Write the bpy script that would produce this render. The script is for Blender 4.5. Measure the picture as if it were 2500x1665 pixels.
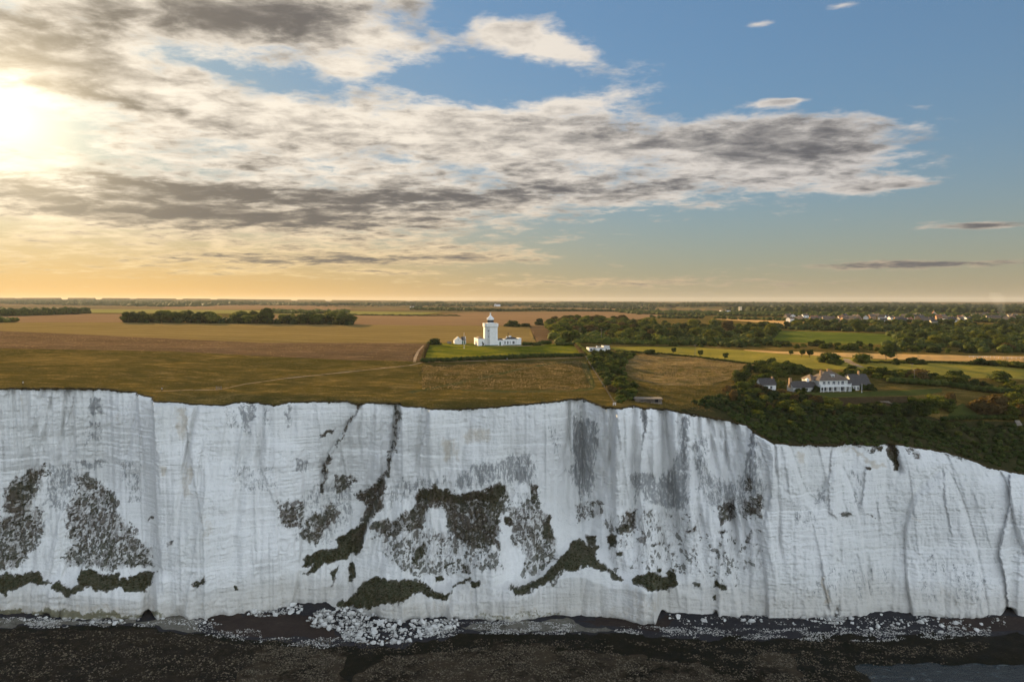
import bpy, bmesh, math, random
import numpy as np
from mathutils import Vector, Matrix
from mathutils import geometry as mgeo

for o in list(bpy.data.objects):
    bpy.data.objects.remove(o)
sc = bpy.context.scene
C = sc.collection
R = math.radians
HAZE = 0.000024
random.seed(7)
rng = np.random.default_rng(11)

# ------------------------------------------------------------------ camera
CAM_H = 125.0
FPX = 1667.0                    # focal length in pixels of a 2500 px wide frame (24 mm on 36 mm)
PITCH = math.atan((832.5 - 737.0) / FPX)
cam = bpy.data.cameras.new('camera')
cam.lens = 24.0
cam.sensor_width = 36.0
cam.sensor_fit = 'HORIZONTAL'
cam.clip_start = 1.0
cam.clip_end = 90000.0
camo = bpy.data.objects.new('camera', cam)
C.objects.link(camo)
camo.location = (0, 0, CAM_H)
camo.rotation_euler = (math.pi / 2 - PITCH, 0, 0)
sc.camera = camo

# ------------------------------------------------------------------ light
SUN_AZ = R(-36.0)               # from +Y towards +X
SUN_EL = R(12.0)
SUN_DIR = Vector((math.sin(SUN_AZ) * math.cos(SUN_EL), math.cos(SUN_AZ) * math.cos(SUN_EL), math.sin(SUN_EL)))
sun = bpy.data.lights.new('sun', 'SUN')
sun.energy = 5.0
sun.angle = R(0.6)
sun.color = (1.0, 0.69, 0.33)
suno = bpy.data.objects.new('sun', sun)
C.objects.link(suno)
suno.rotation_euler = SUN_DIR.to_track_quat('Z', 'Y').to_euler()

sc.view_settings.view_transform = 'Standard'
sc.view_settings.look = 'None'
sc.view_settings.gamma = 1.0
sc.view_settings.use_curve_mapping = False
sc.view_settings.exposure = 1.35
sc.render.engine = 'CYCLES'
sc.cycles.max_bounces = 6
sc.cycles.diffuse_bounces = 2
sc.cycles.glossy_bounces = 2
sc.cycles.transmission_bounces = 3
sc.cycles.transparent_max_bounces = 6
sc.cycles.volume_bounces = 0
sc.cycles.use_denoising = True
sc.cycles.use_adaptive_sampling = True
sc.cycles.adaptive_threshold = 0.02
sc.cycles.sample_clamp_indirect = 4.0


# ------------------------------------------------------------------ node helpers
class S:
    """a socket (or a number) that builds Math nodes when it is combined"""
    def __init__(s, nt, v):
        s.nt, s.v = nt, v

    def _m(s, op, *a, clamp=False):
        n = s.nt.nodes.new('ShaderNodeMath')
        n.operation = op
        n.use_clamp = clamp
        for i, x in enumerate((s,) + a):
            x = x.v if isinstance(x, S) else x
            if isinstance(x, (int, float)):
                n.inputs[i].default_value = x
            else:
                s.nt.links.new(x, n.inputs[i])
        return S(s.nt, n.outputs[0])

    def __add__(s, o): return s._m('ADD', o)
    __radd__ = __add__
    def __sub__(s, o): return s._m('SUBTRACT', o)
    def __rsub__(s, o): return S(s.nt, o)._m('SUBTRACT', s) if not isinstance(o, S) else o._m('SUBTRACT', s)
    def __mul__(s, o): return s._m('MULTIPLY', o)
    __rmul__ = __mul__
    def __truediv__(s, o): return s._m('DIVIDE', o)
    def max(s, o): return s._m('MAXIMUM', o)
    def min(s, o): return s._m('MINIMUM', o)
    def pow(s, o): return s._m('POWER', o)
    def exp(s): return s._m('EXPONENT')
    def clamp(s): return s._m('ADD', 0.0, clamp=True)
    def abs(s): return s._m('ABSOLUTE')

    def smooth(s, a, b, c=0.0, d=1.0):
        n = s.nt.nodes.new('ShaderNodeMapRange')
        n.interpolation_type = 'SMOOTHSTEP'
        for i, x in enumerate((s, a, b, c, d)):
            x = x.v if isinstance(x, S) else x
            if isinstance(x, (int, float)):
                n.inputs[i].default_value = x
            else:
                s.nt.links.new(x, n.inputs[i])
        return S(s.nt, n.outputs[0])


def setin(nt, sock, v):
    if isinstance(v, S):
        v = v.v
    if hasattr(v, 'is_linked') or isinstance(v, bpy.types.NodeSocket):
        nt.links.new(v, sock)
    elif isinstance(v, (tuple, list)):
        if len(v) == 3 and len(sock.default_value) == 4:
            v = tuple(v) + (1.0,)
        sock.default_value = v
    else:
        sock.default_value = v


def mixc(nt, f, a, b, blend='MIX'):
    n = nt.nodes.new('ShaderNodeMix')
    n.data_type = 'RGBA'
    n.blend_type = blend
    n.clamp_factor = True
    setin(nt, n.inputs[0], f)
    setin(nt, n.inputs[6], a)
    setin(nt, n.inputs[7], b)
    return n.outputs[2]


def vmul(nt, v, f):
    n = nt.nodes.new('ShaderNodeVectorMath')
    n.operation = 'MULTIPLY'
    setin(nt, n.inputs[0], v)
    setin(nt, n.inputs[1], f)
    return n.outputs[0]


def vscale(nt, v, f):
    n = nt.nodes.new('ShaderNodeVectorMath')
    n.operation = 'SCALE'
    setin(nt, n.inputs[0], v)
    setin(nt, n.inputs[3], f)
    return n.outputs[0]


def vadd(nt, v, f):
    n = nt.nodes.new('ShaderNodeVectorMath')
    n.operation = 'ADD'
    setin(nt, n.inputs[0], v)
    setin(nt, n.inputs[1], f)
    return n.outputs[0]


def comb(nt, x, y, z):
    n = nt.nodes.new('ShaderNodeCombineXYZ')
    for i, v in enumerate((x, y, z)):
        setin(nt, n.inputs[i], v)
    return n.outputs[0]


def noise(nt, vec, scale, detail=3.0, rough=0.55, dist=0.0, dims='3D'):
    n = nt.nodes.new('ShaderNodeTexNoise')
    n.noise_dimensions = dims
    setin(nt, n.inputs['Vector'], vec)
    n.inputs['Scale'].default_value = scale
    n.inputs['Detail'].default_value = detail
    n.inputs['Roughness'].default_value = rough
    n.inputs['Distortion'].default_value = dist
    return S(nt, n.outputs[0])


# ------------------------------------------------------------------ pixel rays (layout aid: a pixel of the photograph -> a direction)
def ray(px, py):
    px = np.asarray(px, float)
    py = np.asarray(py, float)
    xc = (px - 1250.0) / FPX
    yc = (832.5 - py) / FPX
    dy = math.cos(PITCH) + yc * math.sin(PITCH)
    dz = -math.sin(PITCH) + yc * math.cos(PITCH)
    return xc / dy, -dz / dy            # X/Y and drop/Y


def project(P):
    P = np.asarray(P, float)
    x, y, z = P[..., 0], P[..., 1], P[..., 2] - CAM_H
    f = y * math.cos(PITCH) - z * math.sin(PITCH)
    up = y * math.sin(PITCH) + z * math.cos(PITCH)
    return 1250.0 + FPX * x / f, 832.5 - FPX * up / f


# ------------------------------------------------------------------ world: Nishita sky with a layer of broken cloud
W = bpy.data.worlds.new('World')
sc.world = W
W.use_nodes = True
wt = W.node_tree
W.cycles.sampling_method = 'MANUAL'
W.cycles.sample_map_resolution = 512
wt.nodes.clear()


def build_world():
    nt = wt
    out = nt.nodes.new('ShaderNodeOutputWorld')
    bg = nt.nodes.new('ShaderNodeBackground')
    bg.inputs['Strength'].default_value = 0.084
    nt.links.new(bg.outputs[0], out.inputs[0])
    sky = nt.nodes.new('ShaderNodeTexSky')
    sky.sky_type = 'NISHITA'
    sky.sun_disc = False
    sky.sun_elevation = SUN_EL
    sky.sun_rotation = SUN_AZ
    sky.altitude = 100.0
    sky.air_density = 1.0
    sky.dust_density = 0.5
    sky.ozone_density = 2.0
    tc = nt.nodes.new('ShaderNodeTexCoord')
    nrm = nt.nodes.new('ShaderNodeVectorMath')
    nrm.operation = 'NORMALIZE'
    nt.links.new(tc.outputs['Generated'], nrm.inputs[0])
    d = nrm.outputs[0]
    sep = nt.nodes.new('ShaderNodeSeparateXYZ')
    nt.links.new(d, sep.inputs[0])
    dx, dy, dz = (S(nt, sep.outputs[i]) for i in range(3))
    az = dx._m('ARCTAN2', dy)
    el = dz._m('ARCSINE')
    dot = nt.nodes.new('ShaderNodeVectorMath')
    dot.operation = 'DOT_PRODUCT'
    nt.links.new(d, dot.inputs[0])
    dot.inputs[1].default_value = SUN_DIR
    cs = S(nt, dot.outputs['Value'])
    ang = cs.min(1.0).max(-1.0)._m('ARCCOSINE')

    AE = comb(nt, az, el, 0.0)

    def ell(acc, px, py, rx, ry, rot, amp):
        """acc + amp * soft ellipse about a direction of the sky"""
        u, s_ = ray(px, py)
        a0 = math.atan(u)
        e0 = math.atan(-s_ * math.cos(a0))
        m = nt.nodes.new('ShaderNodeMapping')
        m.vector_type = 'TEXTURE'
        m.inputs['Location'].default_value = (a0, e0, 0)
        m.inputs['Rotation'].default_value = (0, 0, R(rot))
        m.inputs['Scale'].default_value = (2.15 * rx / FPX * math.cos(a0) ** 2, 2.15 * ry / FPX * math.cos(a0), 1)
        nt.links.new(AE, m.inputs['Vector'])
        g = nt.nodes.new('ShaderNodeTexGradient')
        g.gradient_type = 'QUADRATIC_SPHERE'
        nt.links.new(m.outputs[0], g.inputs[0])
        return S(nt, g.outputs['Fac'])._m('MULTIPLY_ADD', amp * 1.12, acc)

    # coverage of the cloud layer: broken cloud everywhere, drawn out in a long bank from the sun side,
    # with clear lanes above, below and to the east of it
    cov = S(nt, 0.0) + 0.115
    for px, py, rx, ry, rot, a in [
            (300, 30, 620, 120, 4, .40), (760, 70, 330, 75, 0, .40), (120, 150, 260, 70, 0, .30),
            (860, 163, 100, 24, 0, .50), (1370, 125, 215, 48, -12, .50), (1230, 80, 70, 20, -8, .40),
            (560, 290, 620, 70, -3, .16), (1400, 245, 330, 34, 3, .36), (1250, 340, 900, 80, -1, .36), (1900, 350, 430, 66, -4, .50),
            (350, 480, 900, 80, -2, .40), (1250, 480, 640, 42, 2, .30), (600, 540, 500, 28, 0, .30),
            (2400, 551, 190, 14, -1, .85), (2260, 645, 270, 11, 0, .85), (850, 632, 520, 30, 3, .40), (960, 665, 90, 7, 0, .50), (1450, 690, 500, 14, 0, .40),
            (1910, 249, 70, 8, 0, .75), (2130, 455, 150, 14, 0, .70), (300, 215, 160, 20, 0, .2), (1150, 630, 160, 12, 0, .4), (1850, 60, 60, 12, 0, .55), (2060, 12, 90, 14, 0, .5),
            (1120, 200, 560, 42, -4, -.46), (2150, 130, 760, 170, 0, -.50), (2480, 380, 280, 400, 0, -.42), (1750, 20, 600, 90, 0, -.24), (1110, 40, 90, 60, 0, -.3),
            (1900, 590, 900, 75, 0, -.40), (700, 700, 1400, 45, 0, -.24), (560, 175, 300, 24, -8, -.30), (60, 325, 190, 60, 0, -.40)]:
        cov = ell(cov, px, py, rx, ry, rot, a)
    # where the layer is thick enough to look grey from below
    deep = S(nt, 0.0) + 0.0
    for px, py, rx, ry, rot, a in [(640, 55, 380, 75, 3, .55), (120, 120, 190, 60, 0, .55), (150, 212, 160, 22, 0, .5), (450, 455, 820, 34, -2, .55), (500, 525, 700, 34, -1, .62), (1250, 470, 480, 26, 2, .50),
                                   (1950, 352, 330, 34, -3, .55), (1450, 310, 420, 40, 0, .26), (330, 265, 180, 18, 0, .4), (700, 385, 500, 22, -2, .2), (2430, 549, 150, 9, 0, .5), (2260, 645, 260, 10, 0, .7), (800, 635, 300, 14, 0, .45),
                                   (1370, 125, 230, 60, -12, -.35), (860, 163, 110, 30, 0, -.35), (900, 300, 900, 26, -3, -.25), (1450, 245, 330, 24, 3, -.5)]:
        deep = ell(deep, px, py, rx, ry, rot, a)
    cov = ang.smooth(1.3, 2.3) * 0.12 + cov  # extra unseen cloud opposite the sun, added to brighten the shaded cliff
    # planar cloud layer
    h = dz.max(0.0) + 0.11
    P = comb(nt, dx / h, dy / h, 0.0)
    n1 = noise(nt, vmul(nt, P, (1.0, 0.9, 1.0)), 2.6, 5.0, 0.58, 0.25)
    n2 = noise(nt, vadd(nt, vmul(nt, P, (0.85, 1.05, 1.0)), (3.1, 7.7, 0.0)), 9.5, 5.0, 0.66, 0.25)
    fld = (n1 - 0.5) * 1.05 + (n2 - 0.5) * 0.72 + cov
    up = el.smooth(-0.01, 0.03)
    mask = fld.smooth(0.02, 0.36) * up
    thick = fld.smooth(0.15, 0.60)
    n3 = noise(nt, vadd(nt, vmul(nt, P, (0.78, 1.0, 1.0)), (13.1, 1.7, 0.0)), 5.2, 5.0, 0.58, 0.35)
    shade = (thick * 0.40 + deep + (n3 - 0.5) * 2.1 + (n2 - 0.5) * 0.8 + 0.06).smooth(-0.15, 1.15)
    # cloud light: silver, thin edges against the sun, grey bellies; clouds opposite the sun, lit from the front, are raised to brighten the cliff
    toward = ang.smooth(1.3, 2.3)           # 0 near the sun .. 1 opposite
    low = el.smooth(0.02, 0.17)
    bright = mixc(nt, low, (4.3, 3.1, 1.45), (4.7, 4.2, 3.5))
    bright = mixc(nt, ang.smooth(0.25, 1.1), bright, mixc(nt, low, (2.4, 1.9, 1.3), (3.25, 3.05, 2.85)))
    dark = mixc(nt, ang.smooth(0.05, 0.9), (0.84, 0.72, 0.60), (0.62, 0.60, 0.63))
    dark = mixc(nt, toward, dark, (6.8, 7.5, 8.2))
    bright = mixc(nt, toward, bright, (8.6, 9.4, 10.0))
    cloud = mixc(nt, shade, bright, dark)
    # clear sky: Nishita, with the warm dusty band along the horizon of a low sun
    skyc = vmul(nt, sky.outputs[0], (0.48, 0.72, 0.86))
    lum = nt.nodes.new('ShaderNodeRGBToBW')
    nt.links.new(skyc, lum.inputs[0])
    skyc = vscale(nt, skyc, S(nt, 1.0)._m('DIVIDE', S(nt, lum.outputs[0]) * 0.42 + 1.0) * 1.13)
    skyc = mixc(nt, 0.10, skyc, (2.3, 2.45, 2.45))
    band = (el.max(0.0) * -10.0).exp()
    warm = mixc(nt, ang.smooth(0.10, 0.95), (4.3, 2.25, 0.50), (1.9, 1.45, 0.86))
    skyc = mixc(nt, band * 0.92, skyc, warm)
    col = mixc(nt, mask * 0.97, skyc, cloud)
    # aureole of the veiled sun
    au = (ang * -17.0).exp() * 6.5 + (ang * -6.0).exp() * 0.35
    gl = vscale(nt, comb(nt, 1.0, 0.82, 0.52), au)
    col = vadd(nt, col, gl)
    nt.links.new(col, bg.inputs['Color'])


build_world()


# ================================================================== generic helpers
def tag(o, label=None, cat=None, group=None, kind=None):
    if label: o['label'] = label
    if cat: o['category'] = cat
    if group: o['group'] = group
    if kind: o['kind'] = kind
    return o


def mesh_np(name, V, F, mat=None, smooth=False, attrs=None, parent=None):
    """one mesh object from numpy vertices and a face array (triangles or quads)"""
    V = np.asarray(V, np.float32)
    F = np.asarray(F, np.int32)
    me = bpy.data.meshes.new(name)
    nf, k = F.shape
    me.vertices.add(len(V))
    me.vertices.foreach_set('co', V.ravel())
    me.loops.add(nf * k)
    me.loops.foreach_set('vertex_index', F.ravel())
    me.polygons.add(nf)
    me.polygons.foreach_set('loop_start', np.arange(0, nf * k, k, dtype=np.int32))
    me.polygons.foreach_set('loop_total', np.full(nf, k, np.int32))
    if smooth:
        me.polygons.foreach_set('use_smooth', np.ones(nf, bool))
    if attrs:
        for an, av in attrs.items():
            a = me.attributes.new(an, 'FLOAT', 'POINT')
            a.data.foreach_set('value', np.asarray(av, np.float32))
    me.update(calc_edges=True)
    if mat:
        me.materials.append(mat)
    o = bpy.data.objects.new(name, me)
    C.objects.link(o)
    if parent:
        o.parent = parent
    return o


_gr = np.random.default_rng(99).uniform(0, 2 * math.pi, 65536)
_GX, _GY = np.cos(_gr), np.sin(_gr)


def pn(x, y, seed=0):
    """gradient noise, about -1..1"""
    x, y = np.broadcast_arrays(np.asarray(x, float), np.asarray(y, float))
    ix, iy = np.floor(x), np.floor(y)
    fx, fy = x - ix, y - iy
    ix = ix.astype(np.int64) + seed * 37
    iy = iy.astype(np.int64) + seed * 91
    u = fx * fx * fx * (fx * (fx * 6 - 15) + 10)
    v = fy * fy * fy * (fy * (fy * 6 - 15) + 10)
    x0, x1, y0, y1 = (ix & 255) << 8, ((ix + 1) & 255) << 8, iy & 255, (iy + 1) & 255
    a, b, c, d = x0 | y0, x1 | y0, x0 | y1, x1 | y1
    n0 = _GX[a] * fx + _GY[a] * fy
    n1 = _GX[b] * (fx - 1) + _GY[b] * fy
    n2 = _GX[c] * fx + _GY[c] * (fy - 1)
    n3 = _GX[d] * (fx - 1) + _GY[d] * (fy - 1)
    n0 = n0 + u * (n1 - n0)
    n2 = n2 + u * (n3 - n2)
    return 1.5 * (n0 + v * (n2 - n0))


def fbm(x, y, seed=0, oct=4, gain=0.5):
    r, a, f = 0, 1.0, 1.0
    for i in range(oct):
        r = r + a * pn(x * f, y * f, seed + i * 17)
        a *= gain
        f *= 2.03
    return r


def worley(x, y, seed=0):
    """distance to the nearest of jittered points, and that point's random number"""
    x, y = np.broadcast_arrays(np.asarray(x, float), np.asarray(y, float))
    ix, iy = np.floor(x).astype(np.int64), np.floor(y).astype(np.int64)
    best = np.full(x.shape, 9.0)
    rid = np.zeros(x.shape)
    for ox in (-1, 0, 1):
        for oy in (-1, 0, 1):
            k = (((ix + ox + seed * 37) & 255) << 8) | ((iy + oy + seed * 91) & 255)
            a = _gr[k] / (2 * math.pi)
            b = (a * 977.3) % 1.0
            d = np.hypot(ix + ox + 0.15 + 0.7 * a - x, iy + oy + 0.15 + 0.7 * b - y)
            m = d < best
            best = np.where(m, d, best)
            rid = np.where(m, (a * 5431.7) % 1.0, rid)
    return best, rid


def sstep(a, b, x):
    t = np.clip((np.asarray(x, float) - a) / (b - a), 0, 1)
    return t * t * (3 - 2 * t)


def gsmooth(a, sig, axis):
    n = int(sig * 3) + 1
    k = np.exp(-0.5 * (np.arange(-n, n + 1) / sig) ** 2)
    k /= k.sum()
    pad = [(0, 0)] * a.ndim
    pad[axis] = (n, n)
    b = np.pad(a, pad, mode='edge')
    return np.apply_along_axis(lambda r: np.convolve(r, k, 'valid'), axis, b)


def inpoly(x, y, poly):
    x = np.asarray(x, float)
    y = np.asarray(y, float)
    r = np.zeros(x.shape, bool)
    n = len(poly)
    for i in range(n):
        x1, y1 = poly[i]
        x2, y2 = poly[(i + 1) % n]
        if y1 == y2:
            continue
        c = (y1 > y) != (y2 > y)
        r ^= c & (x < (x2 - x1) * (y - y1) / (y2 - y1) + x1)
    return r


def dist_line(x, y, line):
    """distance to a polyline, and the side (+ on its right when it runs downwards)"""
    best = np.full(np.shape(x), 1e9)
    side = np.zeros(np.shape(x))
    for (x1, y1), (x2, y2) in zip(line[:-1], line[1:]):
        dx, dy = x2 - x1, y2 - y1
        L = dx * dx + dy * dy
        t = np.clip(((x - x1) * dx + (y - y1) * dy) / L, 0, 1)
        ex, ey = x - x1 - t * dx, y - y1 - t * dy
        d = np.hypot(ex, ey)
        m = d < best
        best = np.where(m, d, best)
        side = np.where(m, np.sign(ex * dy - ey * dx), side)
    return best, side


# ================================================================== materials
def new_mat(name):
    m = bpy.data.materials.new(name)
    m.use_nodes = True
    nt = m.node_tree
    b = nt.nodes['Principled BSDF']
    b.inputs['Roughness'].default_value = 0.9
    b.inputs['Specular IOR Level'].default_value = 0.2
    return m, nt, b


def posn(nt):
    g = nt.nodes.new('ShaderNodeNewGeometry')
    return g.outputs['Position']


def attr(nt, name):
    a = nt.nodes.new('ShaderNodeAttribute')
    a.attribute_name = name
    return S(nt, a.outputs['Fac'])


def bump(nt, b, h, strength=0.5, dist=0.3):
    n = nt.nodes.new('ShaderNodeBump')
    n.inputs['Strength'].default_value = strength
    n.inputs['Distance'].default_value = dist
    setin(nt, n.inputs['Height'], h)
    nt.links.new(n.outputs[0], b.inputs['Normal'])


_flat = {}


def flat(name, col, rough=0.8, var=0.12, scale=1.5, metal=0.0):
    """plain painted or stone surface with weathering"""
    if name in _flat:
        return _flat[name]
    m, nt, b = new_mat(name)
    p = posn(nt)
    n = noise(nt, p, scale, 4.0, 0.6)
    n2 = noise(nt, vmul(nt, p, (1, 1, 0.15)), scale * 3, 3.0)
    f = (n * 0.6 + n2 * 0.4).smooth(0.35, 0.65)
    nt.links.new(mixc(nt, f, tuple(c * (1 - var) for c in col), tuple(min(1, c * (1 + var * 0.6)) for c in col)), b.inputs['Base Color'])
    b.inputs['Roughness'].default_value = rough
    b.inputs['Metallic'].default_value = metal
    _flat[name] = m
    return m


def ground_mat(name, a, b_, c_, s1=0.03, s2=0.35, stretch=(1, 1, 1), th=(0.4, 0.62), bumpd=0.25, bumps=0.8, fine=1.6, rows=None):
    """ground cover: two tones mixed by broad and fine patches and a third in flecks"""
    m, nt, bs = new_mat(name)
    p = posn(nt)
    q = vmul(nt, p, stretch)
    n1 = noise(nt, q, s1, 4.0, 0.6, 0.4)
    n2 = noise(nt, q, s2, 4.0, 0.62, 0.2)
    n3 = noise(nt, p, fine, 3.0, 0.7)
    f = (n1 * 0.5 + n2 * 0.35 + n3 * 0.25 - 0.05)
    col = mixc(nt, f.smooth(*th), a, b_)
    col = mixc(nt, (n2 * 0.5 + n3 * 0.5).smooth(0.52, 0.68) * 0.7, col, c_)
    if rows:
        ang, period, amt = rows
        sp = nt.nodes.new('ShaderNodeSeparateXYZ')
        nt.links.new(p, sp.inputs[0])
        t = S(nt, sp.outputs[0]) * math.cos(ang) + S(nt, sp.outputs[1]) * math.sin(ang) + n2 * period * 0.3
        w = (t * (2 * math.pi / period))._m('SINE') * 0.5 + 0.5
        col = mixc(nt, w.smooth(0.86, 1.0) * amt, col, vmul(nt, col, (0.55, 0.55, 0.5)))
    nt.links.new(col, bs.inputs['Base Color'])
    bs.inputs['Roughness'].default_value = 1.0
    bs.inputs['Specular IOR Level'].default_value = 0.0
    bump(nt, bs, n2 * 0.6 + n3 * 0.5, bumps, bumpd)
    return m


# ================================================================== the lie of the land
RIM = np.array([(-500, 950), (-200, 946), (0, 948), (119, 947), (198, 948), (257, 948), (300, 955), (334, 957.5), (337, 962), (370, 970), (374, 979), (443, 983), (474, 987),
                (550, 989), (567, 983), (585, 981), (633, 983), (672, 990), (704, 981), (791, 979), (846, 978), (862, 984), (879, 986), (900, 983), (977, 984), (981, 991), (1030, 993),
                (1050, 997), (1111, 999), (1181, 995), (1254, 988), (1336, 982), (1385, 975), (1419, 972), (1440, 979), (1468, 990), (1508, 997), (1530, 994), (1549, 989),
                (1568, 996), (1625, 998), (1660, 1005), (1755, 1021), (1800, 1031), (1824, 1038), (1847, 1059), (1889, 1082), (1950, 1086), (1965, 1084), (2045, 1087), (2060, 1077),
                (2100, 1083), (2133, 1087), (2167, 1080), (2232, 1091), (2309, 1103), (2359, 1118), (2416, 1141), (2500, 1157), (2700, 1185), (3000, 1215)], float)
BASE = np.array([(-500, 1500), (0, 1499), (71, 1497), (123, 1505), (190, 1509), (300, 1509), (328, 1504), (340, 1497), (356, 1497), (368, 1507), (395, 1501), (482, 1505),
                 (514, 1495), (593, 1493), (672, 1477), (751, 1473), (805, 1486), (862, 1492), (977, 1512), (1001, 1503), (1103, 1510), (1132, 1503), (1242, 1510), (1344, 1503), (1467, 1498),
                 (1530, 1503), (1579, 1517), (1606, 1514), (1622, 1490), (1683, 1494), (1755, 1496), (1763, 1501), (1866, 1501), (2064, 1499), (2179, 1493), (2374, 1501), (2465, 1502), (2480, 1496), (2500, 1503), (3000, 1505)], float)


def rim_y(px):
    px = np.asarray(px, float)
    return np.interp(px, RIM[:, 0], RIM[:, 1]) + 1.3 * fbm(px / 14.0, px * 0 + 3.3, 5, 3)


_st = {  # station px -> [(py, distance)]
    -600: [(882, 375), (842, 470), (787, 760), (760, 1500), (747, 3000), (736, 5200), (726, 7600)],
    300: [(882, 372), (840, 460), (788, 760), (761, 1500), (747, 3000), (737, 5200), (727, 7600)],
    1200: [(880, 412), (842, 480), (797, 740), (765, 1500), (750, 3000), (742, 5000), (736, 8000)],
    1700: [(888, 430), (855, 505), (836, 620), (790, 1000), (765, 1800), (747, 4000), (737.5, 9000)],
    2050: [(955, 350), (880, 446), (866, 485), (815, 690), (780, 1100), (757, 2500), (738.5, 9000)],
    2500: [(1000, 335), (892, 440), (880, 466), (815, 700), (782, 1100), (757, 2500), (738, 9000)],
    3100: [(1000, 335), (892, 440), (880, 466), (815, 700), (782, 1100), (757, 2500), (738, 9000)],
}
NU, NL = 301, 700
_U = np.linspace(-1.25, 1.25, NU)
_L = np.linspace(math.log(190), math.log(40000), NL)


def _build_table():
    rows = []
    stu = []
    for px, kn in sorted(_st.items()):
        u = (px - 1250) / FPX
        r = np.interp(np.arange(px - 260, px + 261, 10), RIM[:, 0], RIM[:, 1]).mean()
        D0 = 288.0
        ks = [(D0, CAM_H - float(ray(px, r)[1]) * D0)]
        for py, D in kn:
            ks.append((D, CAM_H - float(ray(px, py)[1]) * D))
        sl = (ks[1][1] - ks[0][1]) / (ks[1][0] - ks[0][0])
        ks.insert(0, (150.0, ks[0][1] - sl * (D0 - 150)))
        ks.append((40000.0, ks[-1][1]))
        ks = np.array(ks)
        rows.append(np.interp(np.exp(_L), ks[:, 0], ks[:, 1]))
        stu.append(u)
    rows = np.array(rows)
    T = np.array([np.interp(_U, stu, rows[:, j]) for j in range(NL)]).T
    # the first row follows the smoothed rim rather than the stations
    pxu = _U * FPX + 1250
    rs = np.interp(np.arange(-900, 3400, 10), RIM[:, 0], RIM[:, 1])
    rs = gsmooth(rs, 13, 0)
    zr = CAM_H - ray(pxu, np.interp(pxu, np.arange(-900, 3400, 10), rs))[1] * 288.0
    j0 = np.argmin(abs(np.exp(_L) - 288))
    corr = (zr - T[:, j0])[:, None] * np.clip(1 - (np.exp(_L)[None] - 288) / 75.0, 0, 1.0)
    T = T + corr
    T = gsmooth(T, 7, 1)
    T = gsmooth(T, 6, 0)
    return T


_T = _build_table()
PADS = []       # level ground under buildings: (x, y, half width, half depth, z, blend)


def H(x, y, pads=True):
    x = np.asarray(x, float)
    y = np.maximum(np.asarray(y, float), 160.0)
    fu = np.clip((x / y + 1.25) / 2.5 * (NU - 1), 0, NU - 1.001)
    fl = np.clip((np.log(y) - _L[0]) / (_L[1] - _L[0]), 0, NL - 1.001)
    i, j = fu.astype(int), fl.astype(int)
    a, b = fu - i, fl - j
    z = (_T[i, j] * (1 - a) + _T[i + 1, j] * a) * (1 - b) + (_T[i, j + 1] * (1 - a) + _T[i + 1, j + 1] * a) * b
    # rolling country far inland
    far = sstep(900, 3500, y)
    z = z + far * 7.0 * fbm(x / 900.0, y / 700.0, 41, 3) * np.minimum(y / 4000.0, 1.0) * (1 - 0.75 * sstep(3500, 6500, y))
    # hummocks near the edge
    near = 1 - sstep(420, 700, y)
    z = z + near * (0.30 * fbm(x / 12.0, y / 6.5, 9, 3) + 0.5 * fbm(x / 40.0, y / 30.0, 19, 2))
    # the turf rolls over towards the edge
    e = np.clip(304.0 - y, 0, 40) * sstep(-0.56, -0.44, x / y) * (1 - sstep(0.10, 0.16, x / y))
    z = z - (2.2 + 1.6 * pn(x / 22.0, 0.7, 23)) * (e / 14.0) ** 2
    if pads:
        for (cx, cy, hw, hd, pz, bl) in PADS:
            d = np.maximum(np.maximum(abs(x - cx) - hw, 0) / bl, np.maximum(abs(y - cy) - hd, 0) / bl)
            k = 1 - sstep(0, 1, d)
            z = z * (1 - k) + pz * k
    return z


_DG = np.exp(np.linspace(math.log(235), math.log(30000), 420))


def ground_at(px, py):
    """where the line of sight through a pixel of the photograph meets the land"""
    px = np.atleast_1d(np.asarray(px, float))
    py = np.atleast_1d(np.asarray(py, float))
    out = np.zeros((len(px), 3))
    for c in range(0, len(px), 400):
        u, s = ray(px[c:c + 400], py[c:c + 400])
        g = CAM_H - s[:, None] * _DG[None] - H(u[:, None] * _DG[None], np.broadcast_to(_DG[None], (len(u), len(_DG))))
        neg = g <= 0
        i = np.where(neg.any(1), neg.argmax(1), len(_DG) - 1)
        i = np.maximum(i, 1)
        lo, hi = _DG[i - 1].copy(), _DG[i].copy()
        for _ in range(9):
            m = 0.5 * (lo + hi)
            under = CAM_H - s * m - H(u * m, m) <= 0
            hi = np.where(under, m, hi)
            lo = np.where(under, lo, m)
        D = 0.5 * (lo + hi)
        out[c:c + 400] = np.stack([u * D, D, H(u * D, D)], 1)
    return out


def gp(px, py):
    return Vector(ground_at(px, py)[0])


def add_pad(px, py, hw, hd, bl, dz=0.0, depth=0.0):
    p = gp(px, py)
    PADS.append((p.x, p.y + depth, hw, hd, p.z + dz, bl))
    return p


LH = add_pad(1197, 842.5, 22, 7, 9, depth=4)           # lighthouse
HS = add_pad(2040, 956, 31, 9, 9, depth=6)             # big house
add_pad(1463, 857, 10, 6, 6, depth=3)                  # flat-roofed bungalow

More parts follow.
